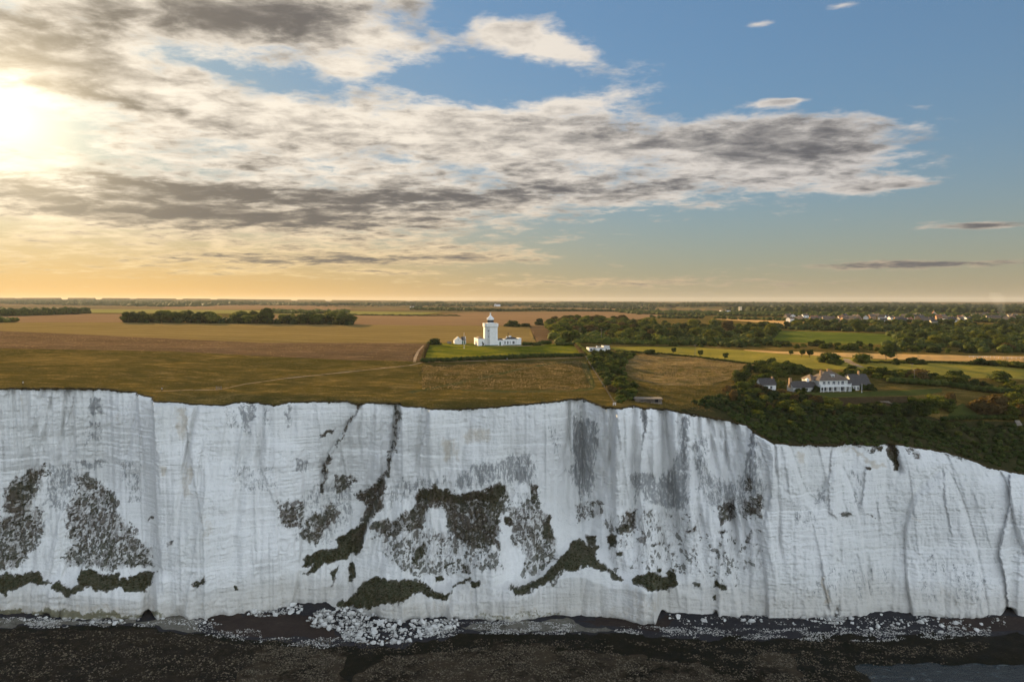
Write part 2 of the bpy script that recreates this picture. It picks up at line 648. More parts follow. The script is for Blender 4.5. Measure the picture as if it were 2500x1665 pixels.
# ------------------------------------------------------------------ cutting the land into sheets
def cut_sheets(points, polys, to3d, land):
    """Constrained triangulation: regular points + polygon outlines. Each triangle belongs to the last polygon that holds it.
    polys: list of (name, material, [(a, b)], kind); returns the objects."""
    vs = [Vector(p) for p in points]
    edges = []
    for pts in [p[2] for p in polys] + [land]:
        base, n = len(vs), len(pts)
        vs += [Vector(p) for p in pts]
        edges += [(base + i, base + (i + 1) % n) for i in range(n)]
    v2, e2, f2, _a, _b, _c = mgeo.delaunay_2d_cdt(vs, edges, [], 0, 1e-5, False)
    V2 = np.array([(v.x, v.y) for v in v2])
    P3 = to3d(V2[:, 0], V2[:, 1])
    F = np.array([f for f in f2], np.int32)
    cx, cy = V2[F].mean(1).T
    own = np.where(inpoly(cx, cy, land), -1, -2)
    for k, p in enumerate(polys):
        own[(own > -2) & inpoly(cx, cy, p[2])] = k
    objs = []
    a, b, c = P3[F[:, 0]], P3[F[:, 1]], P3[F[:, 2]]
    nz = np.cross(b - a, c - a)[:, 2]
    F[nz < 0] = F[nz < 0][:, ::-1]
    for k in range(-1, len(polys)):
        sel = F[own == k]
        if not len(sel):
            continue
        idx, inv = np.unique(sel, return_inverse=True)
        name, m = (land_name, land_mat) if k < 0 else polys[k][:2]
        o = mesh_np(name, P3[idx], inv.reshape(-1, 3), m, smooth=True)
        o['kind'] = 'structure'
        objs.append((k, o))
    return objs


M_down = ground_mat('rough_downland', (0.072, 0.058, 0.014), (0.185, 0.12, 0.031), (0.36, 0.23, 0.08), 0.022, 0.16, (0.6, 1.6, 1), (0.44, 0.66), 0.5, 1.0)  # streaked golden flecks imitate sunlit ridges of the hummocks
M_lawn = ground_mat('mown_lawn', (0.085, 0.10, 0.010), (0.23, 0.195, 0.02), (0.34, 0.26, 0.045), 0.035, 0.22, (0.35, 1.6, 1), (0.42, 0.60), 0.35, 1.0)  # streak contrast in the colour imitates light and dark on small relief
M_hlawn = ground_mat('shaded_lawn', (0.055, 0.068, 0.018), (0.08, 0.088, 0.022), (0.11, 0.105, 0.03), 0.05, 0.3, (0.5, 1.5, 1), (0.4, 0.65), 0.1, 0.5)  # darker copy of the lawn tones, with shade put into the colour
M_dry = ground_mat('dry_grass_strip', (0.105, 0.066, 0.032), (0.165, 0.102, 0.052), (0.32, 0.20, 0.115), 0.02, 0.14, (0.4, 1.8, 1), (0.38, 0.66), 0.6, 1.0)
M_wheat = ground_mat('ripening_field', (0.19, 0.132, 0.045), (0.25, 0.172, 0.06), (0.30, 0.21, 0.08), 0.008, 0.05, (0.35, 1.4, 1), (0.35, 0.68), 0.35, 0.6, 0.7, (1.2, 21.0, 0.5))
M_stub = ground_mat('stubble_field', (0.21, 0.13, 0.066), (0.265, 0.165, 0.083), (0.31, 0.20, 0.11), 0.006, 0.05, (0.35, 1.5, 1), (0.35, 0.68), 0.3, 0.5, 0.7, (1.35, 24.0, 0.55))
M_tan = ground_mat('cut_cornfield', (0.42, 0.25, 0.095), (0.52, 0.32, 0.12), (0.60, 0.38, 0.17), 0.012, 0.07, (0.5, 1.5, 1), (0.35, 0.68), 0.3, 0.6)
M_past = ground_mat('green_pasture', (0.18, 0.155, 0.026), (0.27, 0.215, 0.04), (0.35, 0.27, 0.07), 0.012, 0.12, (0.5, 1.5, 1), (0.38, 0.66), 0.3, 0.7)
M_mead = ground_mat('damp_meadow', (0.06, 0.085, 0.015), (0.14, 0.15, 0.024), (0.26, 0.23, 0.05), 0.015, 0.1, (0.5, 1.5, 1), (0.38, 0.66), 0.4, 0.8)
M_gold = ground_mat('golden_rough_grass', (0.095, 0.075, 0.02), (0.31, 0.205, 0.08), (0.52, 0.34, 0.155), 0.03, 0.2, (0.55, 1.5, 1), (0.42, 0.62), 0.7, 1.0)
M_long = ground_mat('long_meadow_grass', (0.070, 0.055, 0.015), (0.15, 0.10, 0.034), (0.28, 0.185, 0.08), 0.03, 0.22, (0.5, 1.6, 1), (0.42, 0.66), 0.6, 1.0)
M_mown = ground_mat('mown_track', (0.06, 0.062, 0.02), (0.095, 0.085, 0.028), (0.15, 0.11, 0.045), 0.05, 0.4, (1, 1, 1), (0.4, 0.65), 0.1, 0.5)
M_path = ground_mat('worn_path', (0.26, 0.18, 0.105), (0.40, 0.29, 0.18), (0.5, 0.4, 0.3), 0.08, 0.6, (1, 1, 1), (0.35, 0.65), 0.05, 0.4)
M_scrub = ground_mat('scrub_floor', (0.028, 0.032, 0.013), (0.055, 0.05, 0.02), (0.09, 0.07, 0.03), 0.03, 0.25, (1, 1, 1), (0.4, 0.65), 0.5, 0.9)
M_bank = ground_mat('brown_bank', (0.05, 0.035, 0.018), (0.075, 0.052, 0.025), (0.10, 0.07, 0.035), 0.06, 0.4, (1, 1, 1), (0.4, 0.65), 0.3, 0.8)
M_far = ground_mat('far_farmland', (0.09, 0.08, 0.03), (0.19, 0.125, 0.06), (0.24, 0.15, 0.075), 0.0022, 0.008, (0.5, 1.4, 1), (0.42, 0.56), 0.3, 0.4)
M_fargreen = ground_mat('far_green_field', (0.20, 0.185, 0.05), (0.26, 0.22, 0.065), (0.28, 0.24, 0.09), 0.004, 0.02, (0.5, 1.4, 1), (0.42, 0.6), 0.3, 0.4)

land_name, land_mat = 'ground', M_down
QK = 30.0 * FPX


def px_to_q(P):
    P = np.asarray(P)
    return P[:, 0] / P[:, 1] * FPX + 1250.0, QK / P[:, 1]


def q_to_3d(a, q):
    D = QK / np.asarray(q)
    x = (np.asarray(a) - 1250.0) / FPX * D
    return np.stack([x, D, H(x, D)], 1)


def poly_px(pts, n=6):
    """polygon in photo pixels -> outline on the land, with extra points along the edges"""
    r = []
    for i in range(len(pts)):
        a, b = np.array(pts[i], float), np.array(pts[(i + 1) % len(pts)], float)
        k = max(1, int(np.hypot(*(b - a)) / 40.0))
        for t in range(k):
            r.append(a + (b - a) * t / k)
    r = np.array(r)
    A, Q = px_to_q(ground_at(r[:, 0], r[:, 1]))
    return list(zip(A, Q))


def strip_px(line, w):
    """a strip w metres wide along a polyline given in photo pixels"""
    P = []
    for i in range(len(line) - 1):
        a, b = np.array(line[i], float), np.array(line[i + 1], float)
        k = max(1, int(np.hypot(*(b - a)) / 25.0))
        for t in range(k):
            P.append(a + (b - a) * t / k)
    P.append(np.array(line[-1], float))
    P = np.array(P)
    G = ground_at(P[:, 0], P[:, 1])[:, :2]
    T = np.gradient(G, axis=0)
    T /= np.linalg.norm(T, axis=1)[:, None]
    N = np.stack([-T[:, 1], T[:, 0]], 1)
    ww = w * (1 + 0.25 * np.array([math.sin(i * 1.7) for i in range(len(G))]))[:, None]
    ring = np.concatenate([G + N * ww / 2, (G - N * ww / 2)[::-1]])
    A, Q = px_to_q(ring)
    return list(zip(A, Q))


LAND = [
    # far country
    ('far_field', M_far, poly_px([(-480, 762), (900, 764), (1600, 764), (2980, 770), (2980, 752), (2500, 750), (1600, 748), (600, 742), (-480, 742)])),
    ('green_field', M_fargreen, poly_px([(128, 755), (400, 755.5), (800, 759), (1080, 763), (1000, 771), (850, 769), (640, 766), (300, 764), (128, 763)])),
    ('brown_field', M_stub, poly_px([(395, 748), (700, 746), (860, 751), (840, 757), (600, 755.5), (400, 754.5)])),
    ('brown_field', M_stub, poly_px([(-300, 766), (300, 766.5), (300, 787), (-300, 787)])),
    ('stubble_field', M_stub, poly_px([(640, 768), (860, 770), (1000, 771.5), (1160, 762.5), (1500, 760.5), (1590, 765), (1615, 771), (1560, 779), (1335, 790), (1330, 796), (1000, 794.5), (640, 790)])),
    ('green_field', M_fargreen, poly_px([(1340, 743.5), (1412, 743.5), (1400, 748.5), (1350, 748.5)])),
    ('tan_field', M_tan, poly_px([(1730, 778), (1810, 777.5), (2010, 779.5), (2000, 786), (1970, 795), (1920, 795), (1850, 787)])),
    ('wheat_field', M_wheat, poly_px([(-480, 787.5), (297, 787.5), (849, 793), (1000, 794.5), (1292, 797), (1310, 838), (1050, 838), (980, 837.5), (637, 837), (425, 827), (212, 817), (0, 808), (-480, 800)])),
    ('rough_field', M_dry, poly_px([(1292, 797), (1332, 796), (1362, 838), (1311, 838)])),
    ('dry_grass_field', M_dry, poly_px([(-480, 800), (0, 808), (212, 817), (425, 827), (637, 837), (980, 837.5), (1044, 840), (1030, 882), (849, 879), (637, 869), (425, 858), (212, 854), (0, 851), (-480, 850)])),
    # right of the lighthouse
    ('meadow', M_mead, poly_px([(1830, 806), (2080, 812), (2170, 816), (2290, 820), (2300, 832), (2130, 841), (1980, 838), (1830, 830)])),
    ('meadow', M_past, poly_px([(1920, 799), (2075, 800), (2070, 806), (1950, 808)])),
    ('tan_field', M_tan, poly_px([(1815, 853.5), (1900, 857.6), (2121, 862.7), (2282, 866.5), (2980, 878), (2980, 888), (2500, 883.5), (2282, 880.5), (2129, 875.5), (1900, 863), (1825, 858)])),
    ('pasture', M_past, poly_px([(1488, 847.5), (1555, 846.5), (1682, 847), (1810, 855), (1900, 863.5), (2129, 876.5), (2282, 882), (2500, 886), (2980, 890), (2980, 925), (2500, 926), (2330, 921), (2200, 905), (1960, 900), (1843, 889), (1697, 871), (1606, 862.5), (1504, 856)])),
    ('golden_meadow', M_gold, poly_px([(1520, 884), (1545, 872), (1570, 863), (1606, 864), (1697, 873), (1843, 891), (1800, 905), (1782, 925), (1740, 938), (1680, 943), (1600, 938), (1545, 925), (1520, 905)])),
    # lighthouse ground
    ('lawn', M_lawn, poly_px([(1046, 839.5), (1100, 838), (1300, 838.5), (1403, 841), (1412, 852), (1421, 867.5), (1297, 867.5), (1212, 872), (1127, 876.5), (1032, 881), (1037, 862)])),
    ('long_grass', M_long, poly_px([(1030, 892), (1230, 889), (1425, 880), (1442, 925), (1446, 946), (1382, 954), (1127, 951), (1030, 952)])),
    ('path', M_mown, strip_px([(1000, 958), (1028, 952), (1110, 937), (1191, 920), (1276, 899), (1345, 888), (1425, 880)], 3.0)),
    ('path', M_mown, strip_px([(1425, 882), (1433, 905), (1442, 927), (1448, 943), (1438, 951), (1382, 955.5), (1270, 956), (1127, 953)], 3.4)),
    ('path', M_path, strip_px([(380, 955), (470, 952), (531, 951.5), (560, 946), (594, 938), (701, 923), (849, 908), (1000, 892), (1031, 884.5)], 1.1)),
    ('path', M_path, strip_px([(1031, 884.5), (1200, 880), (1330, 876), (1424, 872)], 1.0)),
    ('path', M_path, strip_px([(1012, 884), (1014, 872), (1022, 856), (1034, 843)], 1.6)),
    ('path', M_path, strip_px([(1130, 843), (1166, 843.5), (1240, 845.5), (1330, 843)], 1.8)),
    # big house
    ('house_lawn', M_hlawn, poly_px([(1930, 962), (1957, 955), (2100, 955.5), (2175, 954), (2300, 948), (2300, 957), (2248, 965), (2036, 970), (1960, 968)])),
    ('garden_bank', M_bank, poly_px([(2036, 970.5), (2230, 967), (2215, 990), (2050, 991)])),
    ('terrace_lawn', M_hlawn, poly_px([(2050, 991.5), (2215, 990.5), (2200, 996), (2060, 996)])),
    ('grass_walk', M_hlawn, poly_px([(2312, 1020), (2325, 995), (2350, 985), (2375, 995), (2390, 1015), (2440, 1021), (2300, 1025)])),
    ('scrub_ground', M_scrub, poly_px([(1660, 1000), (1800, 975), (1900, 985), (2036, 998), (2215, 998), (2300, 1027), (2560, 1030), (2980, 1060), (2980, 1270), (2500, 1195), (2400, 1170), (2300, 1135), (2200, 1118), (2050, 1115), (1900, 1108), (1840, 1080), (1760, 1045), (1690, 1025)])),
    ('drive', M_path, strip_px([(2066, 876), (2074, 884), (2090, 891), (2106, 897)], 4.0)),
]


def build_land():
    rows = list(np.arange(250, 440, 2.1)) + list(np.arange(440, 620, 5.0))
    D = 624.0
    while D < 16000:
        rows.append(D)
        D *= 1.036
    rows.append(16000.0)
    pts = []
    for i, D in enumerate(rows):
        step = 10.0 if D < 480 else (15.0 if D < 1200 else 28.0)
        for a in np.arange(-560, 3060.1, step):
            pts.append((a + (0.37 * step if i % 2 else 0), QK / D))
    # the edge of the cliff
    pxs = np.arange(-540, 3041, 3.0)
    G = ground_at(pxs, rim_y(pxs))
    G[:, 1] += 0.0
    A, Q = px_to_q(G)
    land = list(zip(A, Q)) + [(3041.0, QK / 15900), (-541.0, QK / 15900)]
    # lattice points in front of the edge are not needed
    qe = np.interp([p[0] for p in pts], A, Q)
    pts = [p for p, e in zip(pts, qe) if p[1] < e - 0.02]
    cut_sheets(pts, LAND, q_to_3d, land)
    return G


import time as _t
_t0 = _t.time()
RIM3 = build_land()
print('land', round(_t.time() - _t0, 1), 's')


# ================================================================== the chalk cliff
def z1(p): return [(x / 2.529, 920 + y / 2.529) for x, y in p]
def z2(p): return [(650 + x / 2.449, 960 + y / 2.449) for x, y in p]
def z3(p): return [(1300 + x / 2.614, 960 + y / 2.614) for x, y in p]
def z4(p): return [(1850 + x / 2.614, 1000 + y / 2.614) for x, y in p]


# places on the face (outlines measured on the photograph): vegetation and one ramp's shade, grey lichen, buff stain: (outline, density, softness)
VEG = [
    (z1([(0, 690), (90, 620), (150, 580), (240, 550), (265, 580), (230, 640), (180, 760), (140, 830), (100, 880), (60, 860), (0, 850)]), .74, 14),
    (z1([(-700, 900), (0, 850), (110, 830), (215, 810), (250, 880), (240, 960), (150, 1090), (60, 1180), (0, 1200), (-700, 1200)]), .60, 12),
    (z1([(455, 600), (520, 590), (630, 660), (720, 760), (720, 860), (800, 930), (830, 990), (910, 1090), (930, 1160), (760, 1180), (650, 1190), (480, 1180), (360, 1180), (340, 1100), (390, 1040), (360, 900), (370, 820), (420, 740)]), .57, 14),
    (z1([(-700, 1230), (60, 1215), (190, 1210), (245, 1270), (225, 1290), (130, 1270), (60, 1310), (0, 1345), (-700, 1340)]), 1.0, 4),
    (z1([(250, 1290), (300, 1270), (440, 1290), (470, 1200), (520, 1190), (600, 1220), (690, 1210), (700, 1250), (750, 1240), (760, 1210), (800, 1240), (870, 1210), (935, 1200), (930, 1240), (890, 1290), (860, 1330), (750, 1320), (600, 1310), (500, 1310), (350, 1370), (330, 1330), (270, 1320)]), 1.0, 4),
    (z1([(1140, 1280), (1210, 1250), (1245, 1220), (1240, 1270), (1170, 1310)]), .85, 4),
    (z1([(1415, 1290), (1435, 1295), (1445, 1325), (1425, 1320)]), 1.0, 2),
    (z1([(1000, 1020), (1045, 1005), (1040, 1035), (1005, 1045)]), .7, 4),
    (z1([(870, 880), (935, 840), (930, 865), (880, 890)]), .7, 3),
    (z1([(1700, 870), (1850, 740), (1880, 830), (1850, 950), (1760, 930)]), .58, 8),
    (z1([(1960, 350), (2070, 320), (2060, 345), (1975, 365)]), .8, 3),
    (z2([(40, 640), (200, 640), (210, 740), (60, 790)]), .45, 10),
    (z2([(190, 850), (270, 690), (300, 740), (380, 640), (450, 690), (400, 770), (290, 880), (200, 890)]), .66, 8),
    (z2([(400, 470), (540, 520), (540, 555), (420, 600)]), .62, 7),
    (z2([(300, 600), (320, 520), (350, 370), (380, 380), (350, 480), (325, 615)]), .75, 4),
    (z2([(440, 240), (520, 120), (560, 60), (580, 70), (530, 150), (455, 250), (380, 350)]), .72, 5),
    (z2([(700, 440), (745, 330), (770, 100), (790, 60), (805, 110), (765, 350), (730, 460)]), .62, 5),  # ramp streak: also puts the shade of its left-facing side into the colour
    (z2([(560, 600), (700, 480), (740, 440), (720, 520), (700, 620), (660, 700), (600, 790), (560, 770), (590, 680), (540, 640)]), .78, 7),
    (z2([(600, 760), (580, 880), (540, 950), (440, 980), (350, 1020), (270, 1080), (215, 1080), (270, 1030), (200, 1020), (280, 940), (360, 930), (420, 870), (500, 800)]), 1.0, 4),
    (z2([(370, 1060), (430, 1020), (410, 1090), (370, 1150)]), .85, 4),
    (z2([(470, 1010), (510, 1010), (515, 1080), (480, 1130)]), 1.0, 3),
    (z2([(900, 620), (950, 590), (1010, 545), (1060, 580), (1150, 600), (1310, 580), (1400, 535), (1450, 570), (1470, 650), (1440, 670), (1400, 760), (1380, 880), (1410, 940), (1350, 930), (1180, 920), (1130, 890), (1080, 800), (1060, 700), (1010, 690), (960, 720), (930, 800), (820, 840), (760, 870), (680, 840), (610, 810), (650, 770), (780, 750), (850, 690)]), .72, 8),
    (z2([(900, 620), (1010, 545), (1060, 580), (1150, 600), (1310, 580), (1400, 535), (1450, 570), (1380, 660), (1250, 650), (1100, 660), (1000, 650), (880, 660)]), 1.0, 6),
    (z2([(610, 800), (960, 800), (1100, 830), (1400, 900), (1440, 1060), (1200, 1080), (900, 1100), (820, 1080), (680, 950)]), .40, 14),
    (z2([(880, 940), (950, 890), (955, 950), (900, 1050), (870, 1030)]), .8, 5),
    (z2([(1440, 680), (1620, 620), (1640, 700), (1720, 740), (1720, 880), (1740, 980), (1640, 1060), (1540, 1100), (1540, 960), (1480, 900)]), .50, 8),
    (z2([(1660, 730), (1715, 730), (1720, 880), (1640, 890)]), .85, 4),
    (z2([(1570, 540), (1620, 560), (1630, 680), (1590, 690)]), .74, 5),
    (z2([(1420, 740), (1470, 740), (1475, 800), (1420, 790)]), .85, 4),
    (z2([(545, 1140), (640, 1110), (700, 1120), (760, 1130), (860, 1110), (900, 1130), (1000, 1170), (1110, 1180), (1060, 1225), (1000, 1210), (920, 1190), (850, 1200), (760, 1260), (600, 1280), (500, 1280), (400, 1290), (470, 1210)]), 1.0, 3),
    (z2([(1000, 1090), (1050, 1090), (1050, 1120), (1005, 1120)]), 1.0, 3),
    (z2([(1205, 1115), (1280, 1125), (1270, 1155), (1215, 1145)]), 1.0, 3),
    (z2([(1040, 1040), (1110, 1000), (1115, 1010), (1060, 1050)]), 1.0, 3),
    (z2([(1110, 1160), (1200, 1095), (1210, 1110), (1130, 1165)]), .85, 3),
    (z2([(1160, 1020), (1215, 1015), (1220, 1080), (1165, 1075)]), .75, 4),
    (z2([(1880, 855), (1960, 900), (2000, 980), (2060, 1070), (2080, 1100), (2000, 1060), (1900, 1040), (1800, 1060), (1700, 1130), (1560, 1195), (1480, 1200), (1450, 1160), (1560, 1140), (1680, 1070), (1800, 940), (1820, 900)]), 1.0, 3),
    (z2([(1710, 1140), (1800, 1040), (1815, 1060), (1730, 1145)]), .7, 4),
    (z3([(480, 1110), (520, 1140), (590, 1185), (570, 1195), (510, 1160)]), 1.0, 3),
    (z3([(1200, 720), (1290, 650), (1310, 800), (1200, 830)]), .62, 8),
    (z3([(1340, 720), (1470, 640), (1490, 780), (1370, 800)]), .66, 8),
    (z3([(1360, 540), (1400, 500), (1410, 620), (1350, 640)]), .6, 6),
    (z3([(610, 760), (690, 740), (660, 830), (640, 890), (560, 900), (520, 860)]), .74, 6),
    (z3([(480, 920), (545, 910), (540, 970), (500, 1000)]), 1.0, 4),
    (z3([(545, 1010), (590, 1010), (590, 1040), (550, 1040)]), .9, 4),
    (z3([(250, 690), (470, 680), (440, 800), (280, 830)]), .42, 8),
    (z3([(340, 900), (400, 910), (400, 980), (360, 960)]), .85, 4),
    (z3([(1180, 880), (1265, 875), (1230, 910)]), .66, 4), (z3([(1370, 920), (1410, 855), (1410, 950), (1360, 960)]), .66, 5),
    (z3([(985, 880), (1050, 830), (1050, 870), (1000, 900)]), .66, 4), (z3([(760, 960), (830, 955), (835, 970), (770, 975)]), .7, 4),
    (z3([(450, 760), (1100, 740), (1050, 1150), (500, 1150)]), .27, 10),
    (z3([(1000, 900), (1500, 850), (1500, 1250), (1050, 1250)]), .25, 10),
    (z3([(635, 1190), (680, 1170), (760, 1160), (850, 1160), (900, 1125), (935, 1130), (935, 1210), (890, 1240), (880, 1270), (750, 1255), (700, 1220), (640, 1210)]), 1.0, 3),
    (z3([(1180, 1200), (1260, 1220), (1260, 1245), (1190, 1240)]), .9, 4), (z3([(1040, 1205), (1100, 1205), (1090, 1235), (1050, 1230)]), .66, 4),
    (z3([(805, 1120), (840, 1115), (840, 1140), (815, 1145)]), 1.0, 3), (z3([(1170, 1290), (1195, 1285), (1195, 1320), (1175, 1320)]), .8, 3),
    (z4([(815, 180), (860, 190), (920, 300), (915, 360), (905, 390), (870, 365), (830, 300)]), 1.0, 3),
    (z4([(930, 215), (960, 225), (1050, 300), (1040, 325), (1000, 310)]), .62, 4), (z4([(1160, 280), (1200, 285), (1345, 310), (1340, 330), (1220, 325)]), .55, 4),
    (z4([(540, 205), (800, 235), (790, 262), (560, 240)]), .5, 5), (z4([(690, 360), (735, 365), (730, 382), (695, 380)]), .8, 3),
    (z4([(750, 235), (800, 240), (790, 270), (765, 265)]), .95, 3),
    (z4([(520, 650), (620, 655), (615, 685), (540, 680)]), .52, 5), (z4([(700, 655), (780, 690), (770, 700), (700, 670)]), .5, 4),
    (z4([(0, 620), (40, 600), (40, 680), (0, 690)]), .6, 5),
]
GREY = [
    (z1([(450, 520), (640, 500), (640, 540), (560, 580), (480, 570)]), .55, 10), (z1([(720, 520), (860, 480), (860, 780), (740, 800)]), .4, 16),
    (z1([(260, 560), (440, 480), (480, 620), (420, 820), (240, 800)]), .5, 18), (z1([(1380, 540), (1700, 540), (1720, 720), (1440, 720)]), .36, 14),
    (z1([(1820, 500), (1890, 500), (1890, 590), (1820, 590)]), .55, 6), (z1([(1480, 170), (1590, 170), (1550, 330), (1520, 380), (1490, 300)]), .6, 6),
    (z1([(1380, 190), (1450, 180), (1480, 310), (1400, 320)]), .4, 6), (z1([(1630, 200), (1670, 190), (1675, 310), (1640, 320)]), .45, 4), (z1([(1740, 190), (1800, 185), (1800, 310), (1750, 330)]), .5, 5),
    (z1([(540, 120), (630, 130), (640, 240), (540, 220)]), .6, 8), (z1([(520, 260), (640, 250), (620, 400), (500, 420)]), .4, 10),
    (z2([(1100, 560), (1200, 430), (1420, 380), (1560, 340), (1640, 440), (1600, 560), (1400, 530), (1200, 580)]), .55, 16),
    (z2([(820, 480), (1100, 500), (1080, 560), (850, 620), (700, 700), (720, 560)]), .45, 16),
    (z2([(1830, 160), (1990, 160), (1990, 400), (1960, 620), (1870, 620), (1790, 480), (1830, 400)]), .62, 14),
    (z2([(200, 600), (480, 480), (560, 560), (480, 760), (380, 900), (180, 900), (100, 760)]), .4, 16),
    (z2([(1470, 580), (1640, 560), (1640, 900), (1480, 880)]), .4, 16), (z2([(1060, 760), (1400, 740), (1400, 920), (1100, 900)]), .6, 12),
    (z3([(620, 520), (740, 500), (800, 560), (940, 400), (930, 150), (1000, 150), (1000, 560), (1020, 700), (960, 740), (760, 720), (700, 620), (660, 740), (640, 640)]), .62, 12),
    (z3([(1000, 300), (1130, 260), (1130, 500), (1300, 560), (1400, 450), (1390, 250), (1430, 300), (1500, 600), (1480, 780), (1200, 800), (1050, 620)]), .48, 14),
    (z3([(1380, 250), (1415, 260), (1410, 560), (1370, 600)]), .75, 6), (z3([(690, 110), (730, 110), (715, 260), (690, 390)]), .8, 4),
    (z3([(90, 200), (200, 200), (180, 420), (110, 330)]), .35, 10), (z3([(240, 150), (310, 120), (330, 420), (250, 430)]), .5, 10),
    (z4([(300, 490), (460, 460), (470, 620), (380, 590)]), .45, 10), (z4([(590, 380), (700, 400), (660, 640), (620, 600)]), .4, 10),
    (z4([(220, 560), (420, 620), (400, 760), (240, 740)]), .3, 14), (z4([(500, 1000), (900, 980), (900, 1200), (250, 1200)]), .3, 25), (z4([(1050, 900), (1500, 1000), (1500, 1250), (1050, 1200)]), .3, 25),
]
BUFF = [
    (z2([(1040, 260), (1150, 260), (1150, 400), (1050, 400)]), .6, 12), (z2([(1190, 220), (1340, 200), (1340, 300), (1200, 300)]), .65, 12),
    (z1([(1080, 180), (1150, 180), (1160, 400), (1090, 380)]), .6, 8), (z1([(1110, 540), (1170, 540), (1170, 740), (1120, 740)]), .6, 8), (z1([(970, 550), (1005, 550), (1005, 610), (970, 610)]), .7, 5),
    (z1([(1180, 800), (1260, 810), (1320, 1120), (1210, 960)]), .4, 8), (z1([(700, 200), (770, 190), (770, 320), (700, 300)]), .4, 10), (z1([(110, 100), (150, 100), (140, 180), (110, 180)]), .5, 8),
    (z4([(240, 270), (300, 280), (290, 350), (250, 340)]), .7, 5), (z4([(540, 270), (640, 255), (830, 380), (780, 385), (640, 290)]), .75, 5), (z4([(420, 1060), (450, 1070), (480, 1230), (450, 1230)]), .8, 5),
    (z4([(990, 680), (1080, 690), (1060, 720), (1000, 710)]), .5, 6), (z4([(1170, 1050), (1250, 1150), (1250, 1200), (1190, 1180)]), .4, 10),
    (z2([(560, 1290), (900, 1230), (1110, 1200), (1110, 1340), (600, 1360)]), .32, 16), (z3([(560, 1190), (860, 1260), (830, 1400), (650, 1400)]), .4, 14),
    ([(-300, 1475), (360, 1475), (360, 1515), (-300, 1515)], .45, 8), ([(360, 1460), (800, 1462), (800, 1500), (360, 1510)], .25, 10), ([(1180, 1480), (1600, 1480), (1600, 1520), (1180, 1520)], .35, 8),
]
ALGAE = [([(-300, 1488), (210, 1490), (300, 1500), (370, 1490), (385, 1508), (-300, 1520)], .7, 6), ([(1160, 1495), (1380, 1495), (1380, 1515), (1160, 1515)], .4, 4)]
EDGES = [  # block edges on the face: the ground to the right of the line stands proud (line runs downwards), height in metres, reach in pixels
    (z2([(575, 60), (520, 150), (440, 260), (385, 340), (350, 440), (320, 610)]), 3.6, 26),
    (z2([(803, 60), (790, 200), (745, 400), (690, 560), (640, 700), (590, 830), (545, 960)]), 8.5, 44),
    (z2([(972, 90), (960, 180), (930, 300), (890, 420)]), 3.2, 24),
    (z1([(320, 80), (318, 240), (270, 400), (255, 520)]), 1.0, 20), (z1([(845, 95), (860, 300), (878, 520), (880, 720)]), 1.4, 20), (z1([(937, 150), (950, 400), (965, 700)]), 1.2, 16), (z1([(1145, 170), (1155, 420), (1190, 660), (1230, 900)]), 1.6, 18),
    (z1([(1570, 260), (1600, 540), (1690, 800)]), .8, 16), (z1([(930, 940), (960, 1090), (945, 1240)]), 1.0, 16),
    (z3([(310, 32), (315, 200), (330, 400), (400, 640)]), 1.5, 20), (z3([(445, 80), (470, 230), (520, 500)]), .9, 12), (z3([(560, 95), (540, 250), (500, 560)]), .8, 12), (z3([(725, 100), (720, 210), (695, 370), (670, 640)]), 2.0, 18), (z3([(980, 130), (950, 260), (920, 420), (880, 640)]), 1.6, 16),
    (z3([(1415, 230), (1410, 420), (1390, 600)]), 2.2, 22), (z3([(1440, 300), (1510, 480), (1530, 640), (1480, 860)]), 1.4, 18),
    (z4([(470, 290), (460, 480), (470, 640), (510, 680)]), 1.6, 18), (z4([(690, 400), (680, 540), (670, 640)]), 1.6, 14), (z4([(1190, 400), (1210, 600), (1260, 790)]), 1.0, 14), (z4([(430, 980), (440, 1080), (490, 1260)]), 1.4, 12),
    (z4([(1610, 440), (1620, 600), (1560, 900), (1610, 1080), (1640, 1300)]), 2.4, 26),
    (z2([(1115, 1345), (1100, 1290)]), 1.0, 8), (z2([(1300, 1330), (1290, 1250)]), .8, 8), (z2([(2010, 1310), (2000, 1240)]), 1.0, 8),
]


def area(px, py, lst, warp=True):
    m = np.zeros(px.shape)
    for poly, dens, soft in lst:
        P = np.array(poly)
        b = (px > P[:, 0].min() - soft - 16) & (px < P[:, 0].max() + soft + 16) & (py > P[:, 1].min() - soft - 16) & (py < P[:, 1].max() + soft + 16)
        if not b.any():
            continue
        x, y = px[b], py[b]
        wx = 10.0 * fbm(x / 42.0, y / 42.0, 71, 2) + 4.5 * fbm(x / 11.0, y / 11.0, 73, 2)
        wy = 10.0 * fbm(x / 42.0, y / 42.0, 72, 2) + 4.5 * fbm(x / 11.0, y / 11.0, 74, 2)
        k = min(1.0, max(P[:, 0].max() - P[:, 0].min(), P[:, 1].max() - P[:, 1].min()) / 60.0) if warp else 0.3
        x, y = x + wx * k, y + wy * k
        d, _ = dist_line(x, y, list(poly) + [poly[0]])
        sd = np.where(inpoly(x, y, poly), d, -d)
        sf = soft * 0.8 + 3.0 * k
        m[b] = np.maximum(m[b], dens * sstep(-sf, sf, sd))
    return m


def cone(px, c, w, p=2):
    return np.exp(-np.abs((px - c) / w) ** p)


NR = 300
CPX = np.arange(-320, 2821, 2.3)


